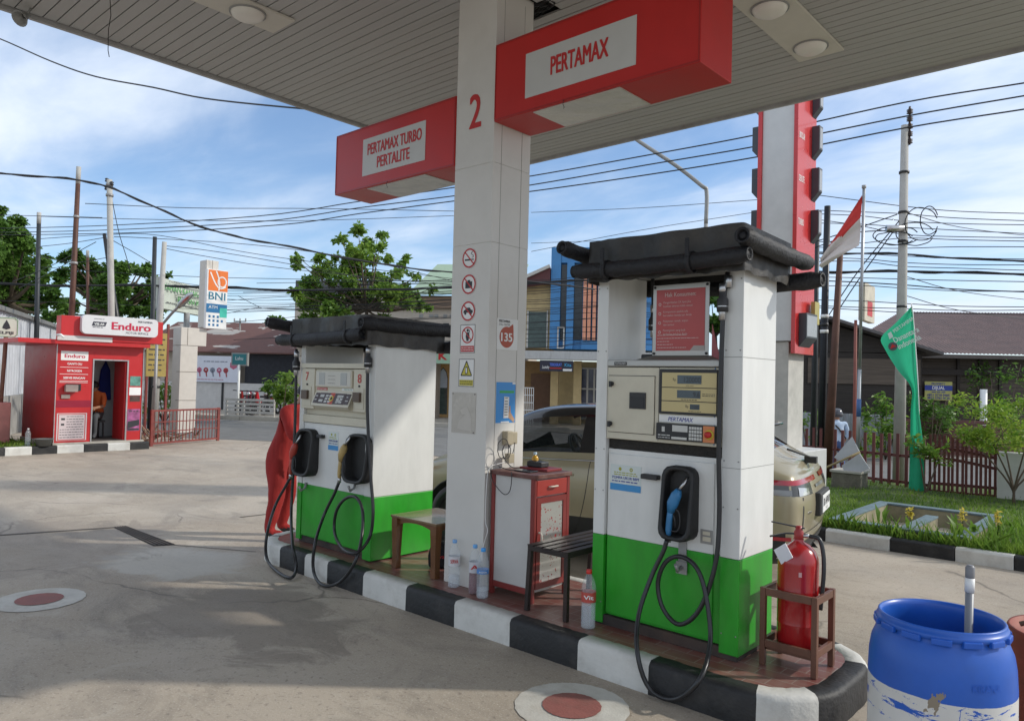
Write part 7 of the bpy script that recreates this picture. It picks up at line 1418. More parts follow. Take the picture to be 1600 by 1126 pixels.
t2 = thing('shop_sign', 'dark shop sign with bright lettering hanging under the awning', 'sign', F_.P(F_.a(872), 2.3, 1.0)); mb = MB(); F_.box(mb, F_.a(848), F_.a(898), Z(870, 580, 1.05), Z(870, 563, 1.05), 1.01, 1.08); part('panel', mb, M('sign_dark', (.02, .02, .04), .4, var=.1), t2)
fq = FR(F_.P(F_.a(848), Z(870, 580, 1.05), 1.085), RD, Z3); w = F_.a(898)-F_.a(848); mb = MB(); fq.text(mb, 'Laundry', w*.18, .10, .12, w*.22, .004, 0, .01, shear=.3); fq.text(mb, 'TERDEKAT', w*.48, .2, .11, w*.36, .004, 1, .02); fq.rect(mb, w*.3, w*.66, .10, .14, .004, 3); fq.text(mb, 'Kita', w*.85, .19, .13, w*.2, .004, 2, .01); fq.rect(mb, w*.7, w*.97, .02, .10, .004, 4); part('lettering', mb, [wtxt, M('neon_blue', (.1, .2, .8), .5, var=0), M('neon_teal', (.05, .35, .6), .5, var=0), redtxt, plain], t2)
# yellow house between column and blue house
t = thing('yellow_house', 'yellow house with dark red roof edge and large window, left of the blue house', 'house', F_.P(F_.a(800), 0)); b0, b1 = F_.a(770), F_.a(857)
mb = MB(); F_.box(mb, b0, b1, zl, Z(835, 445, .0), -6, -.02); part('upper_wall', mb, yl, t); mb = MB(); F_.box(mb, F_.a(823), F_.a(852), zl+.05, Z(835, 487), -.019, .03); w_ = part('window', mb, glg, t); mb = MB(); F_.box(mb, F_.a(821), F_.a(823.5), zl, Z(835, 485), .0, .06); F_.box(mb, F_.a(852), F_.a(854), zl, Z(835, 485), .0, .06); part('window_frame', mb, trimw, w_)
mb = MB(); zr = Z(835, 445)+.002; za, zc = Z(822, 436)+.0, Z(857, 420); mb.prism([F_.P(b0, zr, .4), F_.P(b1, zr, .4), F_.P(b1, zc, .4), F_.P(b0, za-.6, .4)], RN*6); part('roof', mb, M('roof_maroon', (.11, .035, .035), .7, var=.2), t)
mb = MB(); mb.beam(F_.P(b0, za-.55, .45), F_.P(b1, zc+.05, .45), .12, .12); part('roof_edge', mb, trimw, t)
mb = MB(); F_.box(mb, b0, b1, 0, zl-.45, -6, -1.5); part('ground_floor_wall', mb, M('wall_ochre', (.28, .17, .07), .8, var=.2, dirt=.3), t); mb = MB(); F_.box(mb, F_.a(822), F_.a(856), 0, 2.0, -1.49, -1.42); part('door_shutter', mb, M('shutter_brown', (.14, .07, .035), .6, var=.2), t)
t3 = thing('white_gate', 'white grid gate leaning below the yellow house', 'gate', F_.P(F_.a(826), 0, .4)); mb = MB(); fq = FR(F_.P(F_.a(817), 0, .4), RD, Z3); w = F_.a(836)-F_.a(817); h = Z(826, 605, .4)
for k in range(7): fq.slab(mb, w*k/6-.012, w*k/6+.012, 0, h, 0, .02)
for k in range(6): fq.slab(mb, 0, w, h*k/5-.03, h*k/5, .021, .04)
part('grid', mb, plain, t3)
# green-roofed hall
F2 = BF(457, 32.5); Z2 = F2.z; wh = M('wall_beige', (.52, .46, .39), .8, var=.08, dirt=.25, dcol=(.3, .26, .2)); t = thing('green_roofed_hall', 'large beige building with a pale green roof behind the broad-leaved tree', 'building', F2.P(5, 0))
e0, e1 = 0, F2.a(800); zw = Z2(680, 462); mb = MB(); F2.box(mb, e0, e1, 2.95, zw, -8, 0); F2.box(mb, e0, F2.a(676), 0, 2.949, -8, -.3); F2.box(mb, F2.a(676), e1, 0, 2.949, -8, -1.5); part('wall', mb, wh, t)
mb = MB(); F2.box(mb, e0-.0, F2.a(600), zw+.002, Z2(470, 438), -5, .02); part('parapet', mb, M('parapet_grey', (.10, .10, .11), .8, var=.15), t)
mb = MB(); ga = F2.a(640); zr = Z2(680, 425)+.9; mb.prism([F2.P(ga, zw+.003, .5), F2.P(e1, zw+.003, .5), F2.P(e1, zr, -4), F2.P(ga, zr, -4)], (0, 0, .06)); part('roof', mb, M('roof_green', (.30, .40, .27), .5, var=.1, stretch=(1, 5, 1), dirt=.15), t)
mb = MB(); F2.box(mb, F2.a(600), e1, zw-.55, zw-.05, .01, .2); part('brown_band', mb, M('band_brown', (.28, .19, .13), .7, var=.1), t)
for u in (652, 668, 676, 690, 700): mb = MB(); F2.box(mb, F2.a(u), F2.a(u+6), Z2(u, 496), Z2(u, 491), .001, .03); part('vent', mb, grey, t)
for u in (640, 660, 690, 706): mb = MB(); F2.box(mb, F2.a(u), F2.a(u+9), Z2(u, 517), Z2(u, 505), .001, .03); part('window', mb, glw, t)
ya_ = M('arch_yellow', (.50, .31, .12), .8, var=.12, dirt=.2); mb = MB(); F2.box(mb, F2.a(676), F2.a(720), 0, 2.7, -1.49, -1.3); part('porch_wall', mb, ya_, t)
fa = FR(F2.P(F2.a(692, -1.3), 0, -1.29), RD, Z3); mb = MB(); fa.poly(mb, [(-.22, .15), (.22, .15), (.22, 1.75), (.16, 2.0), (0, 2.2), (-.16, 2.0), (-.22, 1.75)], .01); part('arched_window', mb, glg, t); mb = MB(); fa.poly(mb, [(-.2, 1.3), (.2, 1.3), (.2, 1.72), (.14, 1.98), (0, 2.15), (-.14, 1.98), (-.2, 1.72)], .02); part('arch_pane', mb, M('arch_pane', (.45, .5, .55), .2, var=.1), t)
gb_ = thing('green_banner', 'pale green banner with red capital letters between far pump and column', 'banner', F2.P(F2.a(695), 2.6, .3)); z0, z1 = Z2(695, 568, .3), Z2(695, 546, .3); mb = MB(); F2.box(mb, F2.a(600, .3), F2.a(770, .3), z0, z1, .3, .33); part('cloth', mb, M('banner_pale', (.35, .52, .38), .7, var=.1), gb_); fg = FR(F2.P(F2.a(700, .3), z0, .335), RD, Z3); mb = MB(); fg.text(mb, 'TK N', -.15, .16, .34, 1.3, .004, 0, .03); part('lettering', mb, redtxt, gb_)
# house with brown roof, banner and white wall
F3 = BF(296, 35.); Z3_ = F3.z; t = thing('brown_roofed_house', 'low house with peeling brown roof and whitewashed street wall', 'house', F3.P(3, 0)); c1_ = F3.a(480)
mb = MB(); F3.box(mb, -3, c1_, 0, 1.25, 0, .2); part('street_wall', mb, M('whitewash2', (.60, .58, .56), .8, var=.08, dirt=.25, dcol=(.35, .33, .3)), t); mb = MB(); F3.box(mb, -3, c1_, 0, 2.75, -5, -.3); part('house_wall', mb, wh, t)
mb = MB(); zr = Z3_(400, 513)+.45; mb.prism([F3.P(-3, 2.62, .35), F3.P(c1_+2, 2.62, .35), F3.P(c1_+2, zr, -3.5), F3.P(-3, zr, -3.5)], (0, 0, .06))
def roofpeel():
    m = M('roof_brown', (.13, .06, .05), .8, var=.2); n = m.node_tree.nodes; l = m.node_tree.links; b = n['Principled BSDF']; s = b.inputs['Base Color'].links[0].from_socket; tc = n.new('ShaderNodeTexCoord'); k = n.new('ShaderNodeTexNoise'); k.inputs['Scale'].default_value = 1.3; k.inputs['Detail'].default_value = 6; mp = n.new('ShaderNodeMapping'); mp.inputs['Scale'].default_value = (.5, .5, 2); l.new(tc.outputs['Object'], mp.inputs[0]); l.new(mp.outputs[0], k.inputs[0]); r = n.new('ShaderNodeMapRange'); l.new(k.outputs[0], r.inputs[0]); r.inputs[1].default_value = .60; r.inputs[2].default_value = .61; mi = n.new('ShaderNodeMix'); mi.data_type = 'RGBA'; l.new(r.outputs[0], mi.inputs[0]); l.new(s, mi.inputs[6]); mi.inputs[7].default_value = (.38, .35, .32, 1); l.new(mi.outputs[2], b.inputs['Base Color']); return m
part('roof', mb, roofpeel(), t)
mb = MB(); F3.box(mb, F3.a(383), c1_, 1.26, 2.6, .02, .06); part('shade_cloth', mb, M('shade_cloth', (.03, .032, .04), .9, var=.3), t)
for u in (301, 351): mb = MB(); F3.box(mb, F3.a(u), F3.a(u)+.08, 0, 1.24, .21, .26); part('dark_post', mb, black, t)
t = thing('shop_banner', 'long white banner with a row of small coloured pictures on the house front', 'banner', F3.P(F3.a(335), 1.3, .25)); w0, w1 = F3.a(299, .3), F3.a(373, .3); mb = MB(); F3.box(mb, w0, w1, 1.27, 2.48, .25, .30); part('sheet', mb, M('banner_white', (.66, .68, .76), .6, var=.05), t)
fn = FR(F3.P(w0, 1.27, .305), RD, Z3); w = w1-w0; mb = MB()
for i in range(5): x = w*(.16+i*.14); fn.ring(mb, x, .55, .13, .05 if i % 2 else .0, .004, i % 3, 7); fn.line(mb, (x, .55), (x+.05, .25), .06, .004, i % 3)
fn.dashes(mb, w*.25, w*.75, .95, .06, .004, 2); fn.dashes(mb, w*.05, w*.7, .12, .04, .004, 0); fn.ring(mb, w*.88, .8, .2, .0, .004, 0, 6)
part('pictures', mb, [M('pic_pink', (.45, .12, .2), .6, var=0), M('pic_red', (.35, .05, .06), .6, var=0), M('pic_grey', (.2, .22, .28), .6, var=0)], t)
# shop sign on a pole, white slat railing, plants, motorcycles
t = thing('street_sign_box', 'small teal sign box on a white pole at the far roadside', 'sign', gnd(374, 652)); c = at(374, 561, 27.6); fn = FR(c, RD, Z3); mb = MB(); fn.slab(mb, -.32, .32, -.24, .24, -.12, 0, 0); fn.slab(mb, -.27, .27, -.19, .19, .0, .01, 1); part('box', mb, [grey, M('sign_teal', (.03, .20, .22), .4, var=.05)], t); mb = MB(); fn.text(mb, 'Laku', 0, -.03, .13, .3, .012); part('lettering', mb, wtxt, t); mb = MB(); p = Vector((c.x, c.y, 0)); mb.tube([p, c-Z3*.2], .045, 8); part('pole', mb, plain, t)
t = thing('white_railing', 'low white slatted railing along the far pavement', 'railing', gnd(395, 654)); F4 = BF(353, 27.4); zt = F4.z(390, 626)
for k in range(5): mb = MB(); F4.box(mb, 0, F4.a(430), .1+k*.15, .19+k*.15, 0, .03); part('slat', mb, trimw, t)
for u in (354, 380, 405, 428): mb = MB(); F4.box(mb, F4.a(u), F4.a(u)+.06, 0, zt, -.04, 0); part('post', mb, trimw, t)
t = thing('white_railing', 'white slatted railing behind the strapped poles, left of the cream pylon', 'railing', base_of(250, 26)); F5 = BF(226, 25.5)
for k in range(5): mb = MB(); F5.box(mb, 0, F5.a(268), .15+k*.2, .24+k*.2, 0, .03); part('slat', mb, trimw, t)
def moto(px, dpt, col, label, rz):
    b = base_of(px, dpt); t = thing('motorcycle', label, 'motorcycle', b, rz, group='motorcycles parked by the white wall')
    for x in (-.6, .62): 
        mb = MB(); mb.lathe([(.22, -.04), (.29, -.03), (.30, 0), (.29, .03), (.22, .04), (.22, -.04)], (x, 0, .3), 20, 0, (0, 1, 0)); mb.lathe([(.05, -.03), (.05, .03)], (x, 0, .3), 10, 0, (0, 1, 0)); part('wheel', mb, rubber, t, world=False)
    mb = MB(); mb.prism([(-.75, -.1, .62), (-.2, -.1, .42), (.2, -.1, .36), (.42, -.1, .55), (.5, -.1, .95), (.38, -.1, .98), (.25, -.1, .6), (-.1, -.1, .66), (-.8, -.1, .78)], (0, .2, 0)); part('body', mb, M('moto_'+col[0], col[1], .3, var=0, coat=.5), t, world=False, bev=.03)
    mb = MB(); mb.box(-.75, .05, -.12, .12, .72, .80); part('seat', mb, black, t, world=False, bev=.03)
    mb = MB(); mb.tube([(.40, -.33, 1.0), (.45, 0, .98), (.40, .33, 1.0)], .02, 8); mb.tube([(.45, 0, .98), (.62, 0, .3)], .03, 8); part('handlebar', mb, black, t, world=False)
    mb = MB(); mb.lathe([(.001, .06), (.07, .05), (.08, 0), (.001, -.02)], (.52, 0, .88), 12, 0, (1, 0, 0)); part('headlight', mb, steel, t, world=False)
moto(383, 31.5, ('red', (.35, .02, .02)), 'red motorcycle leftmost of those parked by the white wall', -.9); moto(393, 31, ('maroon', (.3, .02, .06)), 'dark pink motorcycle parked between two others', -.7); moto(411, 31, ('scarlet', (.45, .01, .02)), 'bright red motorcycle facing the street by the white wall', -1.2); moto(425, 31.5, ('black', (.02, .02, .02)), 'black motorcycle rightmost of those parked by the white wall', -1.0)
def greens(px, dpt, r, h, n, lsz, m, label, z0=0.):
    b = base_of(px, dpt); b.z = z0; t = thing('shrub', label, 'shrub', b); mb = MB(); 
    for k in range(7): a = random.uniform(0, 6.3); mb.tube([b, b+Vector((math.cos(a)*r*.6, math.sin(a)*r*.6, h*random.uniform(.6, .95)))], [.02, .006], 5)
    part('stem', mb, bark, t); pts = np.concatenate([blob((b.x+random.uniform(-.7, .7)*r, b.y+random.uniform(-.7, .7)*r, z0+h*random.uniform(.25, .9)), (r*.35, r*.35, h*.18), n//9, .1) for _ in range(9)]); leaves('foliage', pts, lsz, m, t, up=.4, asp=2.6)
greens(443, 28.5, .9, 1.9, 700, .28, lf1, 'dark green shrub at the roadside just left of the far pump'); greens(258, 24.5, .9, 1.4, 700, .16, gl_c, 'bright green shrub behind the yellow notice board')
# ---------------------------------------------------------------- right: wooden house
H_ = BF(1465, 27, -.5); ZH = H_.z; wood = M('old_planks', (.085, .068, .055), .85, var=.45, scale=3, stretch=(.3, .3, 7), dirt=.5, dcol=(.15, .125, .105), dscale=3, bump=.5, bscale=8); rr_ = M('roof_redbrown', (.15, .095, .085), .65, .1, var=.3, stretch=(1, 1, 1), scale=2, dirt=.4, dcol=(.12, .07, .06))
t = thing('wooden_house', 'dark weathered plank house with a corrugated reddish roof', 'house', H_.P(0, -.5)); ze = ZH(1500, 553); a1 = H_.a(1760); al0 = H_.a(1150)
mb = MB(); H_.box(mb, al0, a1, -.5, ze-.05, -7, -.6); part('wall', mb, wood, t); mb = MB(); H_.box(mb, al0, a1, ze-.75, ze-.55, -.59, -.45); part('beam', mb, M('beam_dark', (.04, .032, .028), .8, var=.2), t)
for u in (1505, 1540, 1572, 1640): mb = MB(); H_.box(mb, H_.a(u), H_.a(u)+.09, -.5, ze-.1, -.59, -.5); part('stud', mb, MATS['beam_dark'], t)
# main roof, corrugated
za = ZH(1560, 489, -6.8)+.0; n = 150; vs = []; aL = H_.a(1352); aR = a1+1
for i in range(n+1):
    a = aL+(aR-aL)*i/n; o = .03*(i % 2); t_ = min(1, max(0, (a-aL)/(H_.a(1405, -6.8)-aL+.01))); vs += [H_.P(a, ze+o, .1), H_.P(a, ze+(za-ze)*(.25+.75*t_)+o, .1-6.9*(.25+.75*t_))]
mb = MB(); mb.add(vs, [(i*2, i*2+2, i*2+3, i*2+1) for i in range(n)]); part('roof', mb, rr_, t); mb = MB(); H_.box(mb, aL, aR, ze-.16, ze-.02, .02, .08); part('eave_board', mb, M('eave_grey', (.10, .085, .075), .7, var=.2), t)
# gable wing
pk = H_.a(1296, 2.4); rt = H_.a(1467, 2.4); zp = ZH(1296, 498, 2.4); zrt = ZH(1467, 552, 2.4); lt = pk-(rt-pk)
mb = MB(); mb.prism([H_.P(lt, zrt, 1.8), H_.P(rt-.2, zrt+.03, 1.8), H_.P(pk, zp-.08, 1.8)], RN*2.3); mb.prism([H_.P(lt+.5, -.5, 1.8), H_.P(H_.a(1440, 1.8), -.5, 1.8), H_.P(H_.a(1440, 1.8), zrt-.002, 1.8), H_.P(lt+.5, zrt-.002, 1.8)], RN*2.3); part('gable_wall', mb, M('gable_planks', (.04, .033, .028), .85, var=.4, stretch=(.3, .3, 6), bump=.5), t)
mb = MB(); mb.prism([H_.P(rt+.15, zrt-.05, 2.4), H_.P(pk, zp, 2.4), H_.P(pk, zp+.1, 2.4), H_.P(rt+.15, zrt+.05, 2.4)], RN*4); mb.prism([H_.P(pk, zp+.001, 2.4), H_.P(lt, zrt, 2.4), H_.P(lt, zrt+.1, 2.4), H_.P(pk, zp+.101, 2.4)], RN*4); part('gable_roof', mb, M('gable_edge', (.11, .10, .10), .7, var=.3, dirt=.3), t)
mb = MB(); H_.box(mb, H_.a(1262, 1.85), H_.a(1438, 1.85), ZH(1350, 600, 1.85), ZH(1350, 560, 1.85), 1.805, 1.85); part('plank_screen', mb, M('plank_mid', (.11, .085, .065), .8, var=.4, scale=3, stretch=(.3, .3, 6)), t)
t = thing('for_sale_sign', 'yellow and blue sign reading Dijual on the plank wall', 'sign', H_.P(H_.a(1466), .8)); c0_, c1_ = H_.a(1445, -.4), H_.a(1488, -.4); z0, z1 = ZH(1466, 625, -.4), ZH(1466, 596, -.4); mb = MB(); H_.box(mb, c0_, c1_, z0, z1, -.44, -.4); part('panel', mb, M('sale_yellow', (.50, .48, .16), .6, var=.08), t)
fn = FR(H_.P(c0_, z0, -.395), RD, Z3); w = c1_-c0_; h = z1-z0; mb = MB(); fn.rect(mb, 0, w, h*.52, h*.80, .003); part('blue_band', mb, M('sale_blue', (.03, .06, .35), .5, var=0), t); mb = MB(); fn.text(mb, 'DIJUAL', w*.5, h*.58, h*.18, w*.45, .006, 0, .03); part('name', mb, wtxt, t)
mb = MB(); fn.text(mb, 'PROPERTY', w*.5, h*.84, h*.10, w*.5, .004, 0, .02); fn.text(mb, '0821 5718 0405', w*.5, h*.22, h*.12, w*.8, .004, 0, .02); fn.text(mb, '0812 5762 0404', w*.5, h*.06, h*.12, w*.8, .004, 0, .02); fn.dashes(mb, w*.25, w*.75, h*.43, h*.07, .004); part('lettering', mb, blueTx, t)
t = thing('tin_fence', 'rusty grey corrugated tin fence in front of the wooden house', 'fence', H_.P(H_.a(1330, 3), -.5, 3)); A = H_.P(H_.a(1240, 3), 0, 3); B = H_.P(H_.a(1409, 3), 0, 3); part('sheeting', cor_sheet(A, B, -.5, ZH(1330, 646, 3), .22, .04), M('tin_grey', (.30, .32, .34), .5, .4, var=.2, dirt=.55, dcol=(.16, .07, .04), dscale=1.2, stretch=(2, 2, .5)), t)
t = thing('slat_wall', 'low reddish brown slatted wall behind the pennant', 'wall', H_.P(H_.a(1450, 3), -.5, 3))
for k in range(9): mb = MB(); H_.box(mb, H_.a(1410, 2.9), H_.a(1640, 2.9), -.5+k*.145, -.38+k*.145, 2.9, 3.0); part('slat', mb, M('slat_redbrown', (.13, .055, .045), .7, var=.25), t)
greens(1385, 23.6, .8, 2.2, 1300, .17, gl_c, 'leafy climber spilling over the tin fence', -.5); greens(1455, 24, 1.0, 2.1, 1200, .17, lf2, 'dark climber hanging over the slatted wall behind the pennant', -.5); greens(1345, 22.5, .5, 1.1, 500, .15, lf1, 'weedy bush at the foot of the tin fence near the flagpole', -.5); greens(1560, 26.2, 1.1, 3.4, 900, .18, lf2, 'straggling creeper growing up the plank wall at the right', -.5); greens(1268, 21.5, .5, 1.6, 600, .15, lf1, 'green weeds beside the pylon behind the fence', -.5)
t = thing('white_post', 'short white post standing against the plank wall', 'post', at(1536, 640, 25.5)); mb = MB(); p = at(1537, 608, 25.5); mb.tube([Vector((p.x, p.y, -.5)), p], .11, 10); part('post', mb, plain, t)
# walker with helmet
J = {'pelvis': (0, 0, .90, (.14, .11)), 'belly': (.01, 0, 1.05, (.15, .11)), 'chest': (.02, 0, 1.26, (.18, .12)), 'neck': (.03, 0, 1.43, .055), 'head': (.04, 0, 1.54, (.085, .095)), 'crown': (.04, 0, 1.62, .07)}
E_ = [('pelvis', 'belly'), ('belly', 'chest'), ('chest', 'neck'), ('neck', 'head'), ('head', 'crown')]
E_ += limbs(J, 'L', (.01, .20, 1.37), (-.03, .27, 1.10), (.06, .26, .85), (0, .09, .86), (.06, .10, .48), (-.02, .10, .09), (.12, .12, .04), 1.05); E_ += limbs(J, 'R', (.01, -.20, 1.37), (.02, -.27, 1.10), (.14, -.22, .90), (0, -.09, .86), (-.02, -.11, .48), (-.20, -.11, .11), (-.06, -.12, .05), 1.05)
wp = base_of(1309, 18.2); wp.z = gz(wp.x, wp.y); wk = person('person', 'person in pale blue shirt and jeans with a helmet walking past behind the picket fence', wp, 2.3, J, E_, ([M('shirt_pale', (.42, .52, .66), .85, var=.08), skinm, M('jeans', (.05, .09, .22), .85, var=.1)], lambda c: 1 if (c.z > 1.45 or (abs(c.y) > .19 and c.z < .98)) else (2 if c.z < .93 else 0))); face(wk, (.04, 0, 1.54), (1, 0, 0), hairb)
mb = MB(); mb.lathe([(.001, .15), (.06, .145), (.11, .11), (.135, .05), (.14, 0), (.13, -.05), (.11, -.06)], (.03, 0, 1.57), 18); part('helmet', mb, M('helmet_dark', (.05, .05, .06), .25, var=.2, coat=.5), wk, world=False); mb = MB(); mb.tube([(.02, .17, 1.42), (.16, .02, 1.25), (.13, -.17, 1.0)], .02, 6); mb.tube([(.02, .17, 1.42), (-.13, .02, 1.25), (-.1, -.17, 1.0)], .02, 6); part('bag_strap', mb, black, wk, world=False)
# ================================================================== POLES
def pole(label, pt, pb, dpt, r0, r1, mat_, name='utility_pole', cat='pole', cap=None, group=None, base=0.):
    a = at(*pt, dpt); b = at(*pb, dpt); d = (b-a); k = (base-a.z)/d.z; b = a+d*k; t = thing(name, label, cat, b, group=group); mb = MB(); mb.tube([b, b.lerp(a, .5), a], [r1, (r0+r1)/2, r0], 12); part('shaft', mb, mat_, t)
    if cap: mb = MB(); mb.tube([a.lerp(b, .0)+Z3*.02, a.lerp(b, cap[0])], r0*1.06, 12); part('cap', mb, cap[1], t)
    return t, a, b
brn = M('pole_brown', (.10, .045, .03), .6, .3, var=.3, dirt=.3, dcol=(.2, .1, .07)); drkp = M('pole_dark', (.035, .04, .045), .5, .3, var=.2); cnc = M('pole_concrete', (.42, .41, .38), .85, var=.1, dirt=.2)
def band(t, a, b, u, r, m=None, h=.03): mb = MB(); p = a.lerp(b, u); mb.lathe([(r, -h), (r*1.15, -h), (r*1.15, h), (r, h)], p, 12); part('band', mb, m or grey, t)
t, a, b = pole('dark steel pole behind the sheet wall, leftmost of the cluster', (61, 333), (57, 530), 21, .055, .075, drkp, cap=(.05, cnc))
t, a, b = pole('tall brown steel pole with a whitish top', (123, 262), (112, 490), 17.8, .05, .085, brn, cap=(.06, cnc)); band(t, a, b, .18, .06); band(t, a, b, .35, .07)
t, a, b = pole('round silver-grey concrete pole rising behind the kiosk roof', (171, 281), (174, 490), 18.6, .065, .09, cnc); band(t, a, b, .02, .075); band(t, a, b, .06, .078)
mb = MB(); [mb.lathe([(.02, -.05), (.05, -.03), (.03, 0), (.05, .03), (.02, .05)], a+Vector((dx, dx*.3, .0-.1*k)), 10) for k, dx in enumerate((-.09, .09, -.1))]; part('insulator', mb, plastic, t)
pole('thin rusty pole in front of the spreading tree', (137, 392), (137, 485), 24, .045, .055, brn, cap=(.04, cnc)); t, a, b = pole('black tapered pole leaning behind the silver-grey pole', (163, 366), (180, 480), 22, .05, .12, black)
t, a, b = pole('dark pole standing behind the grey strapped pole', (242, 370), (237, 560), 20.8, .055, .075, drkp); t, a, b = pole('leaning grey concrete pole strapped with bands right of the kiosk', (257, 378), (242, 640), 20, .06, .095, cnc); band(t, a, b, .55, .085, black); band(t, a, b, .75, .095, black)
t, a, b = pole('tall concrete utility pole with cable loops right of the flagpole', (1414, 196), (1404, 765), 13.0, .062, .105, cnc); UP = (a, b)
for u in (.13, .24, .32, .5, .58): band(t, a, b, u, .075, black, .02)
mb = MB(); 
for k in range(5): p = a+Vector((.07+.0*k, .02, .24-.13*k)); mb.lathe([(.015, -.055)]+[(x_, y_) for i in range(3) for x_, y_ in ((.055, -.04+i*.03), (.025, -.03+i*.03))]+[(.02, .06)], p, 10)
mb.tube([a+Vector((.07, .02, -.35)), a+Vector((.07, .02, .32))], .018, 6); part('insulator', mb, M('insulator_brown', (.05, .03, .025), .4, var=.2), t)
t, a, b = pole('dark pole just right of the price pylon', (1277, 342), (1270, 740), 14.2, .045, .065, drkp, cap=(.04, cnc)); t, a, b = pole('black pole with two white bands behind the picket fence', (1293, 322), (1283, 700), 13.6, .055, .075, M('pole_black', (.015, .018, .024), .45, .3, var=.1))
for u in (.40, .43, .455): band(t, a, b, u, .063, plain if u != .43 else black, .03)
pole('rust brown pole leaning behind the picket fence', (1313, 395), (1291, 760), 13.4, .05, .09, brn); pole('thin faded red pole behind the flagpole', (1337, 500), (1334, 760), 15.5, .03, .04, M('pole_faded_red', (.25, .08, .06), .7, var=.2))
t = thing('hanging_shop_sign', 'small worn white and red sign box high beside the flagpole', 'sign', at(1353, 470, 15.5)); q1 = at(1342, 441, 15.5); q2 = at(1358, 452, 16.3); q1b = at(1341, 500, 15.5); mb = MB(); e = Vector((q2.x-q1.x, q2.y-q1.y, 0)); mb.prism([q1, q1+e, q1b+e, q1b], e.cross(Z3).normalized()*.12); part('box', mb, M('sign_worn', (.55, .50, .40), .6, var=.2), t)
fn = FR(q1b+e.cross(Z3).normalized()*.121, e, Z3); mb = MB(); h = q1.z-q1b.z; w = e.length; fn.rect(mb, w*.25, w*.75, h*.15, h*.55, .003); fn.rect(mb, w*.2, w*.8, h*.65, h*.85, .003); part('red_mark', mb, redtxt, t)
# street lamps
def lamp_arm(label, P, dpt, r, base=0.):
    pts = [at(px, py, d_) for px, py, d_ in P]; b = Vector((pts[0].x, pts[0].y, base)); t = thing('street_lamp', label, 'street lamp', b); mb = MB(); mb.tube([b, pts[0]], [r*1.5, r], 10); mb.tube(spline(pts, 5), r, 10); part('pole_and_arm', mb, grey, t); e = pts[-1]; d_ = (pts[-1]-pts[-2]).normalized(); mb = MB(); mb.tube([e, e+d_*.15, e+d_*.5, e+d_*.62], [.04, .09, .08, .03], 10); part('lamp_head', mb, steel, t)
lamp_arm('street lamp with long bent arm rising past the canopy edge, over the near pump cover', [(1103, 350, 15), (1104, 300, 15), (1096, 290, 15), (1055, 258, 15.2), (1000, 222, 15.4), (960, 192, 15.6)], 15, .04)
lamp_arm('small curved street lamp in front of the billboard by the kiosk', [(246, 515, 19.6), (256, 504, 19.5), (268, 490, 19.3), (278, 480, 19.2)], 19.6, .035)
t = thing('roof_aerial', 'small aerial on the ridge of the brown roof', 'aerial', at(375, 515, 37)); mb = MB(); p = at(375, 502, 37); mb.beam(at(375, 516, 37), p, .06, .06, up=Y3); mb.beam(p-RD*.32, p+RD*.32, .05, .05); 
for s_ in (-.3, 0, .3): mb.beam(p+RD*s_, p+RD*s_+Z3*.15, .05, .05, up=Y3)
part('antenna', mb, grey, t)
# ================================================================== CABLES
cabm = M('cable_black', (.015, .016, .018), .6, var=0)
def cable(label, grp, P, d0, d1, r, twist=False):
    xs = [p[0] for p in P]; pts = []
    for px, py in P: u = (px-xs[0])/(xs[-1]-xs[0]); pts.append(at(px, py, 1/((1-u)/d0+u/d1)))
    S = spline(pts, 5); mb = MB(); mb.tube(S, r, 5)
    if twist: mb.tube([p+Vector((0, math.cos(i*.9)*r*1.3, math.sin(i*.9)*r*1.3)) for i, p in enumerate(S)], r*.7, 5)
    b = S[len(S)//2]; return solo('overhead_cable', mb, cabm, label, 'cable', b, grp)
LT = 'one of three parallel high power lines crossing the whole sky'; G1 = 'three high power lines'
cable(LT, G1, [(-60, 358), (150, 353), (400, 338), (560, 315), (710, 293), (831, 275), (1010, 243), (1186, 210), (1415, 160), (1600, 130), (1700, 112)], 30, 11.5, .014)
cable(LT, G1, [(-60, 364), (150, 360), (400, 347), (560, 325), (711, 306), (831, 289), (1010, 258), (1186, 228), (1415, 182), (1600, 150), (1700, 132)], 30, 11.5, .014)
cable(LT, G1, [(-60, 368), (200, 364), (430, 352), (561, 334), (711, 314), (831, 299), (1000, 275), (1191, 244), (1415, 200), (1600, 171), (1700, 154)], 30, 11.5, .014)
cable('heavy twisted cable sagging from the silver-grey pole down to the column', None, [(-50, 268), (40, 274), (118, 281), (168, 292), (230, 318), (300, 349), (370, 370), (430, 381), (540, 403), (640, 419), (712, 426), (830, 440), (930, 452)], 16, 22, .02, True)
cable('loose black cable crossing the upper left sky under the canopy', None, [(-40, 50), (0, 61), (80, 96), (150, 120), (240, 137), (320, 154), (450, 168), (560, 176)], 14, 9, .012)
LB = 'heavy bundled telephone cable low across the street'; G2 = 'bundled telephone cables'
cable(LB, G2, [(-50, 442), (90, 446), (230, 446), (350, 449), (450, 453), (600, 452), (712, 449), (850, 441), (950, 437)], 24, 24, .030, True)
cable(LB, G2, [(1240, 422), (1300, 425), (1410, 424), (1500, 426), (1660, 430)], 16, 13.5, .022, True); cable(LB, G2, [(1240, 396), (1300, 396), (1410, 397), (1500, 404), (1660, 410)], 16, 13.5, .018, True); cable(LB, G2, [(1240, 437), (1320, 440), (1410, 445), (1500, 452), (1660, 458)], 16, 13.5, .012)
LW = 'thin black cable in the tangle strung between the poles'; G3 = 'thin cables strung along the street'
rs = random.Random(5)
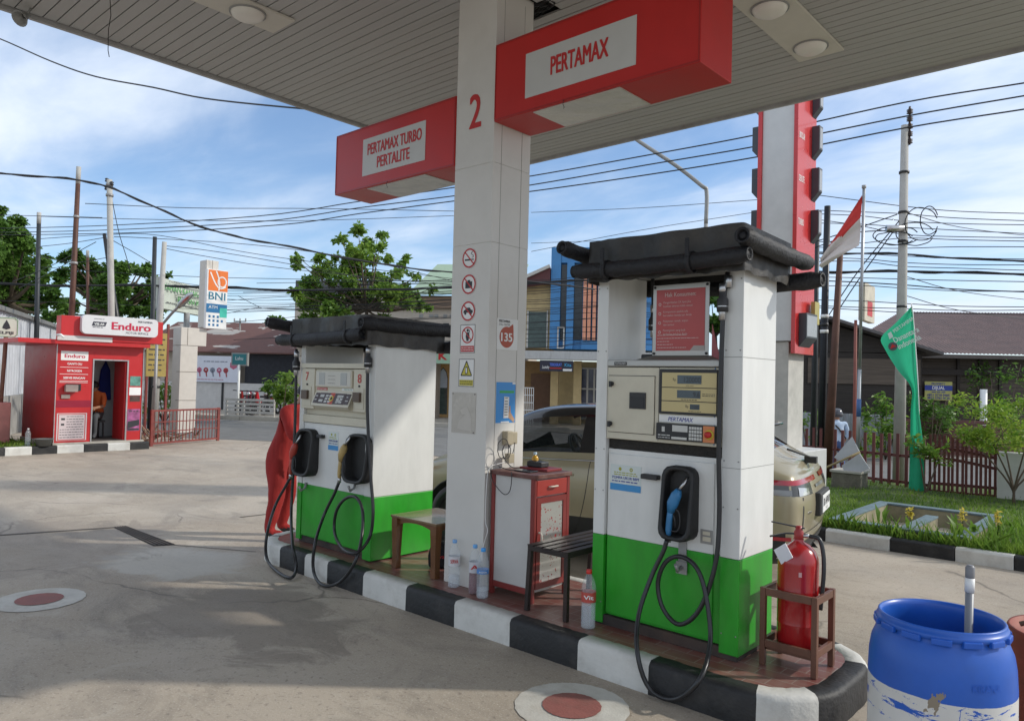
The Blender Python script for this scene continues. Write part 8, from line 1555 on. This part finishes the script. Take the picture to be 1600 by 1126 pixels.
for P, d0, d1 in (([(133, 318), (300, 325), (500, 326), (712, 330)], 18, 20), ([(62, 338), (240, 343), (460, 345), (712, 337)], 21, 22), ([(0, 336), (40, 337), (160, 340)], 20, 21), ([(64, 373), (160, 367), (250, 368), (420, 400), (712, 436)], 21, 23), ([(64, 385), (110, 380), (165, 371)], 21, 18), ([(20, 440), (80, 415), (150, 378)], 22, 18.5), ([(30, 450), (90, 420), (112, 404)], 20, 18), ([(172, 296), (185, 360), (197, 400), (204, 425)], 18.6, 19), ([(178, 370), (230, 372), (400, 383), (560, 405), (712, 440)], 18.6, 24), ([(257, 384), (330, 392), (450, 412), (600, 440)], 20, 23), ([(257, 388), (330, 402), (450, 420), (712, 446)], 20, 25), ([(175, 375), (210, 395), (238, 412)], 18.6, 20.8), ([(65, 417), (150, 424), (300, 432), (460, 436), (712, 440)], 22, 24), ([(0, 470), (80, 472), (240, 478)], 24, 24), ([(60, 400), (115, 410), (170, 402)], 22, 20), ([(340, 470), (420, 465), (500, 460)], 25, 25), ([(340, 492), (400, 481), (410, 482), (470, 482), (712, 468)], 25, 25), ([(340, 484), (440, 482), (600, 486), (712, 476)], 25, 26), ([(372, 462), (390, 472), (410, 482)], 25, 25), ([(350, 505), (450, 496), (560, 485)], 26, 26)): cable(LW, G3, P, d0, d1, .009)
for k in range(22):  # spans in front of the houses in the middle
    y0 = 432+k*5.2+rs.uniform(-3, 3); s_ = rs.uniform(-.06, .05); cable(LW, G3, [(560-rs.uniform(0, 200), y0+14+s_*-200), (712, y0+6+s_*-40), (850, y0+rs.uniform(-3, 5)), (930, y0-4+s_*90), (1100, y0-6+s_*250)], 25, 22, .009)
for k in range(16):
    y0 = 452+k*4.5; cable(LW, G3, [(240, y0-14+rs.uniform(-8, 8)), (330, y0-4), (420, y0+rs.uniform(-4, 2)), (560, y0-6+rs.uniform(-6, 4)), (712, y0-16)], 25, 25, .008) if k < 9 else None
for y0, y1, y2, y3 in ((300, 313, 322, 335), (327, 331, 334, 347), (333, 337, 345, 352), (348, 350, 355, 368), (375, 380, 372, 378), (386, 387, 388, 386), (402, 404, 410, 414), (410, 408, 416, 424), (432, 434, 436, 441), (448, 446, 450, 455), (468, 470, 474, 480), (476, 480, 482, 484), (478, 484, 488, 492), (392, 396, 400, 406), (338, 352, 366, 372)): cable(LW, G3, [(1240, y0), (1340, y1), (1410, y2), (1500, (y2+y3)/2+rs.uniform(-2, 2)), (1660, y3)], 15, 13, .008)
for y0, y1 in ((460, 500), (330, 370), (430, 470)): cable(LW, G3, [(1409, y0), (1500, (y0+y1)/2+5), (1620, y1)], 13, 18, .008)
for P in ([(1405, 345), (1340, 425), (1290, 500)], [(1403, 352), (1345, 432), (1300, 500)], [(1402, 335), (1330, 360), (1250, 385)], [(1400, 360), (1350, 362), (1325, 368), (1260, 392)]): cable(LW, G3, P[::-1] if P[0][0] > P[-1][0] else P, 14, 13, .010)
cable(LW, G3, [(830, 332), (1000, 325), (1186, 312)], 22, 18, .008); cable(LW, G3, [(830, 393), (1000, 360), (1190, 330)], 22, 20, .008); cable(LW, G3, [(830, 380), (950, 376), (1190, 372)], 24, 20, .008)
# loops of spare cable on the utility pole
for k, (cx, cy, rx, ry) in enumerate(((1440, 350, 26, 26), (1400, 368, 36, 14), (1430, 365, 30, 18), (1398, 372, 30, 10), (1452, 345, 14, 22))):
    P = [at(cx+rx*math.cos(a), cy+ry*math.sin(a)+rs.uniform(-1, 1), 12.9) for a in np.linspace(.4, 5.9, 16)]; mb = MB(); mb.tube(spline(P, 3), .009, 5); solo('cable_loop', mb, cabm, 'hanging loop of spare black cable on the concrete utility pole', 'cable', P[0], 'cable loops on the utility pole')
p = at(1398, 357, 12.9); mb = MB(); mb.tube([p-RD*.14, p+RD*.14], .06, 12); solo('junction_box', mb, steel, 'round metal junction box on the concrete utility pole', 'junction box', p)
